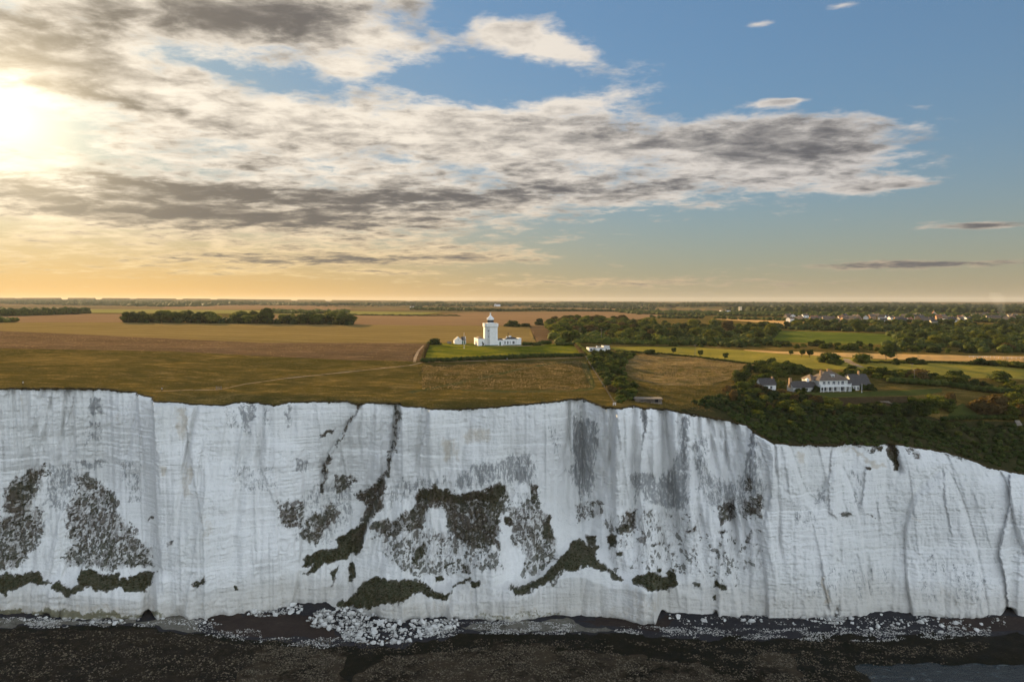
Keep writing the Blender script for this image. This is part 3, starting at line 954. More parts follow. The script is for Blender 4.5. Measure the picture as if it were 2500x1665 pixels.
def build_cliff():
    px = CPX
    n = len(px)
    Rm = ground_at(px, rim_y(px))
    ub = ray(px, np.interp(px, BASE[:, 0], BASE[:, 1]))
    yb = np.interp(px, BASE[:, 0], BASE[:, 1]) + 1.5 * fbm(px / 17.0, px * 0 + 8.1, 77, 3)
    u, s = ray(px, yb)
    zb = -0.8
    Db = (CAM_H - 1.8) / s
    u = Rm[:, 0] / Rm[:, 1]
    Dt, zt = Rm[:, 1], Rm[:, 2]
    v = np.linspace(0, 1, NR) ** 0.92
    # profile: foot wall, talus, main wall
    vb = 0.08 + 0.05 * cone(px, 180, 200) + 0.05 * cone(px, 900, 160) + 0.13 * cone(px, 1400, 110) + 0.10 * cone(px, 1600, 90) + 0.03 * cone(px, 1200, 80)
    v1 = 0.45 + 0.10 * cone(px, 230, 160) + 0.14 * cone(px, 1130, 190) - 0.05 * cone(px, 1420, 60)
    P1 = 0.42 + 0.34 * cone(px, 210, 150) + 0.30 * cone(px, 1100, 230) + 0.22 * cone(px, 1430, 90) + 0.2 * cone(px, 850, 70) + 0.1 * cone(px, 1620, 70) - 0.1 * cone(px, 550, 120)
    topr = 0.10 + 0.25 * sstep(1780, 1860, px) * (1 - sstep(1900, 2000, px)) + 0.30 * sstep(2050, 2200, px)
    Vv, VB = v[:, None], vb[None]
    k1 = np.clip(Vv / VB, 0, 1)
    k2 = np.clip((Vv - VB) / (v1 - vb)[None], 0, 1)
    k3 = np.clip((Vv - v1[None]) / (1 - v1)[None], 0, 1)
    prof = 0.04 * k1 + (P1[None] - 0.04) * k2 ** 0.9 + (1 - P1[None]) * (k3 * (1 - topr[None]) + topr[None] * k3 ** 7)
    D = Db[None] + (Dt - Db)[None] * prof
    Z = zb + (zt - zb)[None] * Vv
    # round the top back a little on the worn stretches
    PX = np.broadcast_to(px[None], D.shape)
    X = u[None] * D
    py = project(np.stack([X, D, Z], -1))[1]
    mid = (0.5 + 0.5 * sstep(0.0, 0.04, Vv)) * (1 - sstep(0.985, 1.0, Vv))
    def blocks(f, sharp):
        k = np.floor(f)
        t = f - k
        return k + sstep(1 - sharp, 1, t) + 0.18 * (t - 0.5)
    # broad planes that step back and forth, cut by straight joints and by ledges along the bedding
    disp = 2.6 * blocks(1.2 * fbm(X / 46.0, Z / 220.0 + 5, 31, 2), 0.08) + 0.7 * fbm(X / 55.0, Z / 40.0, 30, 2)
    rj = np.random.default_rng(404)
    for k in range(190):
        x0, zc, hl = rj.uniform(-270, 270), rj.uniform(4, 86), rj.uniform(7, 34)
        tilt, hgt, reach = rj.normal() * 0.10 - 0.04, rj.uniform(0.35, 1.5) * (1 if rj.uniform() < 0.5 else -1), rj.uniform(2.0, 9.0)
        hgt *= 0.45 if x0 > 112 else 1.0
        b = (np.abs(Z - zc) < hl + 3) & (np.abs(X - x0) < reach * 3 + 8)
        if not b.any():
            continue
        t = X[b] - x0 - tilt * (Z[b] - zc) - 0.25 * pn(Z[b] / 2.5, X[b] * 0 + k, 48)
        end = 1 - sstep(hl - 4, hl + 3, np.abs(Z[b] - zc))
        disp[b] += hgt * end * np.where(t > 0, np.exp(-t / reach), 0) * sstep(0, 0.3, t)
    for k in range(150):
        xc, z0, hw = rj.uniform(-270, 270), rj.uniform(3, 88), rj.uniform(4, 26)
        hgt, reach = rj.uniform(0.2, 0.9), rj.uniform(1.0, 5.0)
        b = (np.abs(X - xc) < hw + 3) & (np.abs(Z - z0) < reach * 3 + 2)
        if not b.any():
            continue
        t = Z[b] + 0.012 * X[b] - z0 - 0.35 * fbm(X[b] / 5.0, X[b] * 0 + k, 49, 2)
        end = 1 - sstep(hw - 3, hw + 3, np.abs(X[b] - xc))
        disp[b] += hgt * end * np.where(t > 0, np.exp(-t / reach), 0) * sstep(0, 0.35, t)
    # gullies worn down from the brow
    for k in range(46):
        c = rj.uniform(1360, 1880) if k < 24 else rj.uniform(-200, 1900)
        x0 = (c - 1250) / FPX * 292.0
        bot = rj.uniform(0.15, 0.75)
        dep, w, tilt = rj.uniform(0.8, 3.2), rj.uniform(0.6, 1.9), rj.normal() * 0.05 - 0.02
        b = np.abs(X - x0) < 16
        t = X[b] - x0 + tilt * (Z[b] - 80) + 0.8 * pn(Z[b] / 9.0, Z[b] * 0 + k, 57)
        vv = np.broadcast_to(Vv, X.shape)[b]
        disp[b] += dep * np.exp(-(t / (w * (1.6 - 0.6 * vv))) ** 2) * sstep(bot - 0.15, bot + 0.25, vv)
    # broken blocks
    _, rid = worley(X / 3.1 + 0.25 * pn(X / 2.0, Z / 2.0, 53), Z / 2.0, 54)
    _, rid2 = worley(X / 1.5, Z / 1.1, 55)
    brk = sstep(-0.15, 0.45, fbm(X / 24.0, Z / 18.0, 56, 3))
    disp = disp + brk * (0.42 * (rid - 0.5) + 0.26 * (rid2 - 0.5)) + 0.12 * (rid2 - 0.5)
    disp = disp + 0.30 * fbm(X / 2.2, Z / 9.0, 35, 3) + 0.13 * fbm(X / 1.0, Z / 1.2, 34, 2)
    # beds of chalk: hard and soft courses that follow the bedding
    zz = Z + 0.012 * X + 0.6 * pn(X / 60.0, Z / 40.0, 36)
    bed = 0.15 * pn(zz / 1.15, X / 22.0, 37) + 0.11 * pn(zz / 0.6, X / 9.0, 38) + 0.22 * pn(zz / 4.5, X / 50.0, 39)
    rough = 0.45 + 0.55 * sstep(0.0, 0.5, 0.5 + fbm(X / 45.0, Z / 30.0, 40, 2))
    disp = disp * rough + bed * (0.6 + 0.5 * (PX < 900) + 0.4 * (PX > 1850))
    for line, hgt, reach in EDGES:
        L = np.array(line)
        b = (PX > L[:, 0].min() - 3 * reach) & (PX < L[:, 0].max() + 3 * reach) & (py > L[:, 1].min() - reach) & (py < L[:, 1].max() + reach)
        if not b.any():
            continue
        d, sd = dist_line(PX[b] + 3 * pn(py[b] / 9.0, PX[b] / 30.0, 52), py[b], line)
        end = sstep(L[:, 1].max() + reach, L[:, 1].max() - reach, py[b])
        st = np.where(sd > 0, -np.exp(-d / reach) * sstep(0, 1.5, d), 0.75 * np.exp(-d / (reach * 0.6)))
        disp[b] += hgt * 0.62 * st * end
    # gullied ground with runnels below the weathered brow
    run = area(PX, py, [(z3([(230, 100), (420, 140), (500, 640), (700, 760), (1050, 700), (1000, 160), (1140, 200), (1420, 260), (1540, 420), (1500, 900), (1100, 900), (500, 900), (300, 700)]), 1, 20), (z2([(650, 520), (1600, 340), (1640, 560), (1500, 1000), (600, 1000)]), .8, 20)])
    disp = disp + run * (1.7 * np.abs(pn(X / 2.4 + 0.08 * Z, Z / 18.0, 61)) + 0.9 * np.abs(pn(X / 1.2 - 0.04 * Z, Z / 9.0, 62)) - 0.6)
    # clefts and sea caves at the foot
    foot = 1 - sstep(0.0, 0.09, Vv)
    for c, w, dp, hh in [(343, 11, 9, .055), (1622, 8, 7, .05), (1757, 5, 4, .06), (1104, 4, 3, .05), (1215, 4, 3, .04), (593, 5, 4, .04), (92, 10, 3, .05), (240, 14, 2, .04), (2478, 14, 6, .10), (2055, 5, 3, .12)]:
        disp = disp + dp * np.exp(-((PX - c) / w) ** 2) * (1 - sstep(hh * 0.5, hh, Vv))
    disp = disp + foot * 1.2 * fbm(X / 7.0, Z / 20.0, 63, 3)
    disp = disp - 0.5 * sstep(.02, .045, Vv) * (1 - sstep(.05, .11, Vv)) * (0.5 + 0.5 * pn(X / 15.0, 1.3, 64))
    # planted slopes that rest on a lower wall: (lower edge, upper edge, set-back in metres)
    for lo_, up_, A in [
            ([(800, 1487), (860, 1482), (930, 1474), (1000, 1447), (1060, 1460), (1108, 1442)], [(800, 1478), (870, 1425), (940, 1413), (1005, 1413), (1050, 1438), (1108, 1438)], 6.0),
            ([(1240, 1436), (1290, 1448), (1385, 1393), (1426, 1385), (1465, 1393), (1502, 1415)], [(1240, 1430), (1300, 1425), (1390, 1327), (1417, 1309), (1450, 1328), (1502, 1402)], 8.0),
            ([(1540, 1423), (1580, 1440), (1640, 1445), (1660, 1420)], [(1540, 1412), (1590, 1400), (1640, 1388), (1660, 1388)], 5.0),
            ([(-320, 1450), (0, 1452), (90, 1425), (130, 1460), (250, 1440), (340, 1442), (372, 1412)], [(-320, 1400), (0, 1405), (75, 1395), (95, 1420), (185, 1390), (270, 1402), (372, 1392)], 5.5),
            ([(735, 1390), (790, 1382), (870, 1362), (896, 1277)], [(735, 1372), (800, 1332), (850, 1290), (896, 1255)], 4.0)]:
        lo_, up_ = np.array(lo_, float), np.array(up_, float)
        yl, yu = np.interp(px, lo_[:, 0], lo_[:, 1])[None], np.interp(px, up_[:, 0], up_[:, 1])[None]
        win = (sstep(lo_[0, 0] - 45, lo_[0, 0] + 15, px) * (1 - sstep(lo_[-1, 0] - 15, lo_[-1, 0] + 45, px)))[None]
        disp = disp + A * win * sstep(0, 1, (yl + 2 - py) / np.maximum(yl - yu, 12)) * (1 - sstep(0.5, 0.95, Vv))
    # the dark ravine in the brow on the right
    d, _ = dist_line(PX, py, z4([(835, 170), (850, 230), (880, 310), (905, 390)]))
    disp = disp + 4.0 * np.exp(-(d / 9.0) ** 2)
    D = D + disp * mid + 0.0
    X = u[None] * D
    P = np.stack([X, D, Z], -1)
    qx, qy = project(P)
    cover = area(PX, qy, VEG)
    wx, wz = X + 0.5 * fbm(X / 1.3, Z / 1.3, 115, 2), Z + 0.5 * fbm(X / 1.3, Z / 1.3, 116, 2)
    veg = np.zeros(X.shape)
    patch = cover + 0.30 * fbm(X / 6.0 + 0.08 * Z, Z / 9.0, 117, 3) * sstep(0.05, 0.3, cover)
    for k, sc_ in enumerate((1.9, 1.15, 0.75)):
        d, rid = worley(wx / sc_, wz * 0.72 / sc_, 130 + k)
        pr = np.clip(patch * 1.30 - 0.26, 0, 1)
        veg = np.maximum(veg, sstep(0.50, 0.30, d) * (rid < pr))
    veg = np.maximum(veg, sstep(0.62, 0.86, cover + 0.25 * fbm(X / 2.2, Z / 2.2, 118, 3)) * sstep(0.5, 0.9, cover))
    veg = veg * sstep(0.02, 0.12, cover)
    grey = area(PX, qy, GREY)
    buff = area(PX, qy, BUFF)
    alg = area(PX, qy, ALGAE)
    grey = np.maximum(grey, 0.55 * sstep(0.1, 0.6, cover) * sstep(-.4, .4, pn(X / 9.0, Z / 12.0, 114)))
    brow = (1 - sstep(0, 2.5 + 6 * np.abs(fbm(PX / 26.0, PX * 0 + .5, 91, 3)), (qy - rim_y(px)[None]))) * 0.9
    brow = np.maximum(brow, 0)
    idx = np.arange(NR * n).reshape(NR, n)
    F = np.stack([idx[:-1, :-1], idx[:-1, 1:], idx[1:, 1:], idx[1:, :-1]], -1).reshape(-1, 4)
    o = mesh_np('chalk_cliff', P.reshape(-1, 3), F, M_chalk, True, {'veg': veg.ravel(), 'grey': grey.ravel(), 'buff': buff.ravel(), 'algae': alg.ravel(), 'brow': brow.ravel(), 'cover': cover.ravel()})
    o['kind'] = 'structure'
    return P, veg, cover


def chalk_material():
    m, nt, b = new_mat('chalk')
    p = posn(nt)
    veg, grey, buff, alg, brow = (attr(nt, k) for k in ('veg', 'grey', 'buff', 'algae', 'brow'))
    wide = noise(nt, p, 0.035, 3.0, 0.6)
    drip = noise(nt, vmul(nt, p, (1.0, 1.0, 0.09)), 0.42, 4.0, 0.62, 0.3)
    beds = noise(nt, vmul(nt, p, (0.05, 0.05, 1.0)), 1.1, 4.0, 0.75)
    beds2 = noise(nt, vmul(nt, p, (0.03, 0.03, 1.0)), 3.2, 2.0, 0.7)
    fine = noise(nt, p, 0.9, 5.0, 0.72)
    speck = noise(nt, p, 1.9, 3.0, 0.65, 0.4)
    drip2 = noise(nt, vmul(nt, p, (1.0, 1.0, 0.05)), 1.3, 3.0, 0.6, 0.5)
    col = mixc(nt, wide.smooth(0.35, 0.65), (0.80, 0.80, 0.775), (0.88, 0.88, 0.865))
    col = mixc(nt, (drip * 0.6 + drip2 * 0.4).smooth(0.50, 0.68) * wide.smooth(0.65, 0.40) * 0.42, col, (0.50, 0.51, 0.50))
    col = mixc(nt, beds.smooth(0.56, 0.72) * wide.smooth(0.3, 0.6) * 0.24, col, (0.50, 0.50, 0.49))
    col = mixc(nt, beds2.smooth(0.64, 0.78) * fine.smooth(0.35, 0.6) * 0.40, col, (0.36, 0.36, 0.36))
    col = mixc(nt, fine.smooth(0.57, 0.72) * 0.25, col, (0.50, 0.50, 0.48))
    sw = nt.nodes.new('ShaderNodeSeparateXYZ')
    nt.links.new(p, sw.inputs[0])
    wash = (S(nt, sw.outputs[2]) + (wide - 0.5) * 16.0).smooth(17.0, 5.0)
    col = mixc(nt, wash * (fine * 0.5 + 0.25), col, (0.50, 0.46, 0.39))
    # lichen and rain streaks: flecks drawn out down the face
    fleck = noise(nt, vmul(nt, p, (1.0, 1.0, 0.42)), 1.0, 6.0, 0.72, 0.5)
    fleck2 = noise(nt, vadd(nt, vmul(nt, p, (1.0, 1.0, 0.22)), (31.0, 7.0, 3.0)), 0.45, 5.0, 0.7, 0.6)
    fl = fleck * 0.55 + fleck2 * 0.45
    col = mixc(nt, fl.smooth(0.56, 0.66) * 0.38, col, (0.40, 0.41, 0.41))
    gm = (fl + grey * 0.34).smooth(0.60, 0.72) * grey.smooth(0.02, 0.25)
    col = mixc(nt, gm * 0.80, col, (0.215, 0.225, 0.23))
    bm = (buff * 0.9 + (drip * 0.6 + fine * 0.6 - 0.6) * 1.2).smooth(0.2, 0.7) * buff.smooth(0.02, 0.35)
    col = mixc(nt, bm * 0.5, col, (0.50, 0.41, 0.28))
    am = (alg + (fine - 0.5) * 1.2).smooth(0.25, 0.6) * alg.smooth(0.02, 0.2)
    col = mixc(nt, am * 0.8, col, (0.12, 0.11, 0.035))
    cvr = attr(nt, 'cover')
    hm = (fl + cvr * 0.36).smooth(0.56, 0.80) * cvr.smooth(0.03, 0.30)
    col = mixc(nt, hm * 0.80, col, mixc(nt, fine.smooth(0.40, 0.60), (0.13, 0.115, 0.095), (0.27, 0.25, 0.22)))
    # plants rooted in the face: dark mats between the tufts
    vm = (veg + (fine * 0.5 + speck * 0.5 - 0.5) * 1.5).smooth(0.42, 0.62) * veg.smooth(0.02, 0.2)
    vc = mixc(nt, noise(nt, p, 0.11, 3.0).smooth(0.42, 0.60), (0.052, 0.036, 0.023), (0.030, 0.034, 0.014))
    sz = nt.nodes.new('ShaderNodeSeparateXYZ')
    nt.links.new(p, sz.inputs[0])
    vc = mixc(nt, S(nt, sz.outputs[2]).smooth(30.0, 18.0) * 0.8, vc, (0.026, 0.036, 0.010))
    vc = mixc(nt, speck.smooth(0.52, 0.68) * 0.55, vc, (0.10, 0.078, 0.05))
    vc = mixc(nt, fine.smooth(0.44, 0.64) * 0.55, vc, (0.13, 0.115, 0.075))
    col = mixc(nt, vm * (cvr * 0.35 + 0.60), col, vc)
    br = (brow + (fine - 0.5) * 0.8).smooth(0.35, 0.6) * brow.smooth(0.02, 0.2)
    col = mixc(nt, br, col, (0.10, 0.075, 0.04))
    nt.links.new(col, b.inputs['Base Color'])
    b.inputs['Roughness'].default_value = 0.95
    bump(nt, b, fine * 0.5 + beds * 0.5 + speck * 0.25 + fl * 0.8 + vm * 0.5, 1.0, 0.8)
    return m


M_chalk = chalk_material()
_t0 = _t.time()
CLIFF, CVEG, CCOV = build_cliff()
print('cliff', round(_t.time() - _t0, 1), 's')


# ------------------------------------------------------------------ leafy clumps as raw arrays
def octa(r=1.0):
    V = np.array([(1, 0, 0), (-1, 0, 0), (0, 1, 0), (0, -1, 0), (0, 0, 1), (0, 0, -1)], float) * r
    F = np.array([(0, 2, 4), (2, 1, 4), (1, 3, 4), (3, 0, 4), (2, 0, 5), (1, 2, 5), (3, 1, 5), (0, 3, 5)])
    return V, F


_ICO = None


def ico(sub=1):
    bm = bmesh.new()
    bmesh.ops.create_icosphere(bm, subdivisions=sub, radius=1.0)
    V = np.array([v.co[:] for v in bm.verts])
    F = np.array([[v.index for v in f.verts] for f in bm.faces])
    bm.free()
    return V, F


def scatter(P, size, sq=(1, 1, 1), jit=0.35, proto=None, seed=0):
    """many little faceted lumps, one mesh: centres P (n,3), sizes (n,)"""
    r = np.random.default_rng(seed)
    V, F = proto if proto is not None else octa()
    n, k = len(P), len(V)
    a = r.uniform(0, 2 * math.pi, n)
    ca, sa = np.cos(a), np.sin(a)
    W = V[None] * (1 + jit * r.uniform(-1, 1, (n, k, 1))) * np.asarray(sq)[None, None]
    X = W[..., 0] * ca[:, None] - W[..., 1] * sa[:, None]
    Y = W[..., 0] * sa[:, None] + W[..., 1] * ca[:, None]
    W = np.stack([X, Y, W[..., 2]], -1) * np.asarray(size)[:, None, None] + np.asarray(P)[:, None]
    FF = (F[None] + (np.arange(n) * k)[:, None, None]).reshape(-1, F.shape[1])
    return W.reshape(-1, 3), FF


def leaf_quads(P, N, size, seed=0, flat_=0.5):
    """n little leaf sprays (one bent quad as two triangles) at P turned towards N with scatter"""
    r = np.random.default_rng(seed)
    n = len(P)
    N = N + flat_ * r.normal(size=(n, 3))
    N /= np.linalg.norm(N, axis=1)[:, None] + 1e-9
    T = np.cross(N, r.normal(size=(n, 3)))
    T /= np.linalg.norm(T, axis=1)[:, None] + 1e-9
    B = np.cross(N, T)
    s = np.asarray(size)[:, None]
    V = np.stack([P - T * s, P - B * s * 0.6 + N * s * 0.25, P + T * s, P + B * s * 0.6 + N * s * 0.25], 1).reshape(-1, 3)
    i = np.arange(n)[:, None] * 4
    F = np.concatenate([i + [[0, 1, 2]], i + [[0, 2, 3]]])
    return V, F


def foliage_mat(name, dark, mid, light, transl=0.25, scale=0.5, tcol=(1.5, 1.35, 0.7)):
    m, nt, b = new_mat(name)
    p = posn(nt)
    oi = nt.nodes.new('ShaderNodeObjectInfo')
    rnd = S(nt, oi.outputs['Random'])
    n = noise(nt, p, scale, 3.0, 0.6)
    n2 = noise(nt, p, scale * 5, 2.0, 0.6)
    f = (n * 0.6 + n2 * 0.4 + (rnd - 0.5) * 0.22)
    col = mixc(nt, f.smooth(0.36, 0.52), dark, mid)
    col = mixc(nt, f.smooth(0.54, 0.70), col, light)
    nt.links.new(col, b.inputs['Base Color'])
    b.inputs['Roughness'].default_value = 0.8
    b.inputs['Specular IOR Level'].default_value = 0.06
    if transl:
        t = nt.nodes.new('ShaderNodeBsdfTranslucent')
        nt.links.new(vmul(nt, col, tcol), t.inputs[0])
        mx = nt.nodes.new('ShaderNodeMixShader')
        mx.inputs[0].default_value = transl
        out = nt.nodes['Material Output']
        nt.links.new(b.outputs[0], mx.inputs[1])
        nt.links.new(t.outputs[0], mx.inputs[2])
        nt.links.new(mx.outputs[0], out.inputs[0])
    return m


def cliff_scrub():
    """tufts of cliff plants where the face is vegetated (too many to count: stuff)"""
    r = np.random.default_rng(5)
    n = 90000
    ncol = CLIFF.shape[1]
    i = r.integers(3, NR - 6, n)
    j = r.integers(0, ncol, n)
    P = CLIFF[i, j]
    veg = CVEG[i, j]
    keep = r.uniform(0, 1, n) < veg * (0.10 + 0.9 * CCOV[i, j] ** 2)
    P, vg = P[keep], veg[keep]
    s = r.uniform(0.16, 0.5, len(P)) * (0.55 + 0.6 * CCOV[i, j][keep])
    P = P + np.stack([r.uniform(-.4, .4, len(P)), np.full(len(P), -0.12), r.uniform(-.3, .3, len(P))], 1)
    V, F = scatter(P, s, (1.25, 0.9, 0.75), 0.45, None, 6)
    tag(mesh_np('cliff_scrub', V, F, M_cscrub), 'dark brown and green scrub clinging to the white cliff face', 'scrub', kind='stuff')
    return len(F)


M_cscrub = foliage_mat('cliff_scrub_leaves', (0.024, 0.023, 0.011), (0.050, 0.046, 0.020), (0.11, 0.092, 0.050), 0.0, 0.6)
print('cliff tufts', cliff_scrub())

# ================================================================== the foreshore
M_sea = None


def shore_mat(name, cols, wet=0.5, s1=0.05, s2=0.5, fine=2.2, bd=0.4, th=(0.38, 0.64)):
    m, nt, b = new_mat(name)
    p = posn(nt)
    n1 = noise(nt, p, s1, 4.0, 0.6, 0.4)
    n2 = noise(nt, p, s2, 4.0, 0.65, 0.3)
    n3 = noise(nt, p, fine, 3.0, 0.75)
    f = n1 * 0.45 + n2 * 0.35 + n3 * 0.25
    col = mixc(nt, f.smooth(*th), cols[0], cols[1])
    col = mixc(nt, (n3 * 0.6 + n2 * 0.4).smooth(0.56, 0.68) * 0.85, col, cols[2])
    nt.links.new(col, b.inputs['Base Color'])
    setin(nt, b.inputs['Roughness'], n1.smooth(0.4, 0.6, 1.0 - wet * 0.5, 0.95))
    b.inputs['Specular IOR Level'].default_value = 0.04 + 0.1 * wet
    bump(nt, b, n2 * 0.7 + n3 * 0.5, 0.9, bd)
    return m


M_shingle = shore_mat('dark_shingle', ((0.020, 0.020, 0.024), (0.036, 0.036, 0.041), (0.075, 0.075, 0.08)), 0.4, 0.04, 0.3)
M_sand = shore_mat('wet_brown_sand', ((0.026, 0.019, 0.017), (0.046, 0.034, 0.029), (0.055, 0.042, 0.036)), 0.5, 0.03, 0.15, 1.0, 0.1)
M_reef = shore_mat('weed_covered_reef', ((0.004, 0.005, 0.003), (0.012, 0.011, 0.006), (0.06, 0.05, 0.03)), 0.5, 0.05, 0.35, 1.8, 0.8)
M_cobble = shore_mat('cobbled_reef', ((0.008, 0.007, 0.004), (0.055, 0.042, 0.027), (0.22, 0.185, 0.135)), 0.3, 0.06, 0.30, 1.0, 0.9, (0.42, 0.58))
M_brownreef = shore_mat('brown_weed_reef', ((0.008, 0.007, 0.005), (0.030, 0.024, 0.016), (0.10, 0.082, 0.058)), 0.4, 0.05, 0.4, 1.6, 0.7)
M_platform = shore_mat('chalk_platform', ((0.045, 0.04, 0.025), (0.16, 0.15, 0.125), (0.45, 0.45, 0.43)), 0.3, 0.07, 0.5, 1.4, 0.5, (0.34, 0.56))


def beach_z(x, y):
    x = np.asarray(x, float)
    y = np.asarray(y, float)
    b = 1.3 * sstep(236, 268, y) + 0.55 + 0.8 * sstep(265, 292, y) - 1.9 * sstep(112, 128, x + 5 * pn(y / 6.0, x / 9.0, 105)) * (1 - sstep(226, 233, y + 2.5 * pn(x / 8.0, 0.3, 106))) - 2.5 * (1 - sstep(196, 206, y))
    return b + 0.42 * fbm(x / 9.0, y / 7.0, 101, 3) * (1 - 0.5 * sstep(245, 262, y)) + 0.10 * fbm(x / 2.5, y / 2.5, 103, 2)


def shore_at(px, py, z=1.2):
    u, s = ray(px, py)
    D = (CAM_H - z) / s
    for _ in range(4):
        D = (CAM_H - beach_z(u * D, D)) / s
    return np.stack([u * D, D, beach_z(u * D, D)], -1)


def poly_shore(pts):
    r = []
    for i in range(len(pts)):
        a, b = np.array(pts[i], float), np.array(pts[(i + 1) % len(pts)], float)
        k = max(1, int(np.hypot(*(b - a)) / 9.0))
        for t in range(k):
            r.append(a + (b - a) * t / k)
    r = np.array(r)
    r = r + np.stack([22 * fbm(r[:, 0] / 70.0, r[:, 1] / 40.0, 121, 4, 0.62), 9 * fbm(r[:, 0] / 70.0, r[:, 1] / 40.0, 122, 4, 0.62)], 1)
    j = np.array([math.sin(i * 2.3) * 2.0 + math.sin(i * 5.1) * 1.2 for i in range(len(r))])
    G = shore_at(r[:, 0] + j, r[:, 1] + 0.35 * j)
    return [(a, b) for a, b in G[:, :2]]


REEF_TOP = [(-420, 1526), (0, 1526), (106, 1534), (255, 1527), (382, 1530), (478, 1547), (563, 1554), (637, 1561), (743, 1574), (902, 1580), (1008, 1575), (1088, 1555), (1168, 1546), (1250, 1545),
            (1462, 1546), (1568, 1551), (1728, 1561), (1940, 1558), (2020, 1541), (2152, 1558), (2258, 1548), (2500, 1551), (2900, 1553)]
SHORE = [
    ('reef', M_reef, poly_shore(REEF_TOP + [(2950, 1900), (-450, 1900)])),
    ('reef_shelf', M_brownreef, poly_shore([(-420, 1530), (106, 1540), (382, 1536), (520, 1556), (630, 1575), (620, 1640), (560, 1720), (-430, 1720)])),
    ('cobble_bed', M_cobble, poly_shore([(637, 1575), (760, 1578), (850, 1590), (830, 1640), (860, 1700), (560, 1700), (600, 1640)])),
    ('cobble_bed', M_cobble, poly_shore([(860, 1660), (940, 1600), (1100, 1590), (1250, 1570), (1480, 1592), (1640, 1615), (1720, 1620), (1790, 1668), (1800, 1720), (820, 1720)])),
    ('cobble_bed', M_cobble, poly_shore([(1870, 1590), (1930, 1595), (1945, 1640), (1960, 1700), (1870, 1690), (1850, 1640)])),
    ('sand', M_sand, poly_shore([(505, 1498), (600, 1500), (690, 1496), (780, 1500), (790, 1530), (850, 1560), (640, 1556), (540, 1540), (500, 1520)])),
    ('sand', M_sand, poly_shore([(1390, 1512), (1540, 1510), (1660, 1512), (1640, 1535), (1480, 1530)])),
    ('sand', M_sand, poly_shore([(2270, 1508), (2460, 1507), (2900, 1510), (2900, 1540), (2330, 1535)])),
    ('chalk_platform', M_platform, poly_shore([(-420, 1508), (120, 1512), (300, 1516), (420, 1508), (500, 1512), (470, 1540), (380, 1524), (250, 1521), (106, 1527), (-420, 1522)])),
    ('chalk_platform', M_platform, poly_shore([(1120, 1530), (1240, 1516), (1380, 1512), (1400, 1520), (1500, 1540), (1420, 1541), (1250, 1540), (1160, 1541)])),
]


def build_shore():
    global land_name, land_mat
    land_name, land_mat = 'beach', M_shingle
    pts = []
    for i, y in enumerate(np.arange(196, 312, 2.0)):
        for x in np.arange(-330, 331, 2.6):
            pts.append((x + (1.1 if i % 2 else 0), y))
    land = [(-335, 194), (335, 194), (335, 314), (-335, 314)]
    cut_sheets(pts, SHORE, lambda x, y: np.stack([x, y, beach_z(x, y)], 1), land)
    # the sea
    m, nt, b = new_mat('sea_water')
    p = posn(nt)
    w = noise(nt, vmul(nt, p, (0.5, 1.2, 1)), 0.55, 5.0, 0.65, 0.6)
    foam = noise(nt, vmul(nt, p, (0.5, 1.0, 1)), 0.35, 5.0, 0.7, 0.8)
    nt.links.new(mixc(nt, foam.smooth(0.55, 0.70), (0.012, 0.020, 0.024), (0.10, 0.12, 0.125)), b.inputs['Base Color'])
    b.inputs['Roughness'].default_value = 0.22
    b.inputs['IOR'].default_value = 1.33
    b.inputs['Specular IOR Level'].default_value = 0.35
    bump(nt, b, w, 0.8, 0.5)
    xs = np.concatenate([[-30000, -8000, -2000], np.arange(-400, 401, 40), [2000, 8000, 30000]])
    ys = np.concatenate([[-30000, -8000, -2000, -500], np.arange(0, 321, 20)])
    X, Y = np.meshgrid(xs, ys)
    V = np.stack([X, Y, np.full(X.shape, -0.25)], -1).reshape(-1, 3)
    idx = np.arange(X.size).reshape(X.shape)
    F = np.stack([idx[:-1, :-1], idx[:-1, 1:], idx[1:, 1:], idx[1:, :-1]], -1).reshape(-1, 4)
    o = mesh_np('sea', V, F, m)
    o['kind'] = 'structure'


_t0 = _t.time()
build_shore()
print('shore', round(_t.time() - _t0, 1), 's')


# ================================================================== trees and shrubs
M_leafA = foliage_mat('leaves_olive', (0.034, 0.050, 0.012), (0.082, 0.104, 0.020), (0.19, 0.185, 0.036), 0.36, 0.3)
M_leafB = foliage_mat('leaves_dark', (0.018, 0.030, 0.009), (0.042, 0.060, 0.015), (0.095, 0.112, 0.024), 0.30, 0.3)
M_leafC = foliage_mat('leaves_yellowgreen', (0.045, 0.062, 0.012), (0.10, 0.112, 0.020), (0.19, 0.18, 0.032), 0.35, 0.3)
M_leafD = foliage_mat('leaves_bronze', (0.040, 0.032, 0.013), (0.085, 0.062, 0.024), (0.15, 0.10, 0.04), 0.30, 0.35)
M_bark = flat('bark', (0.07, 0.055, 0.04), 0.95, 0.3, 3.0)
ICO1 = ico(1)


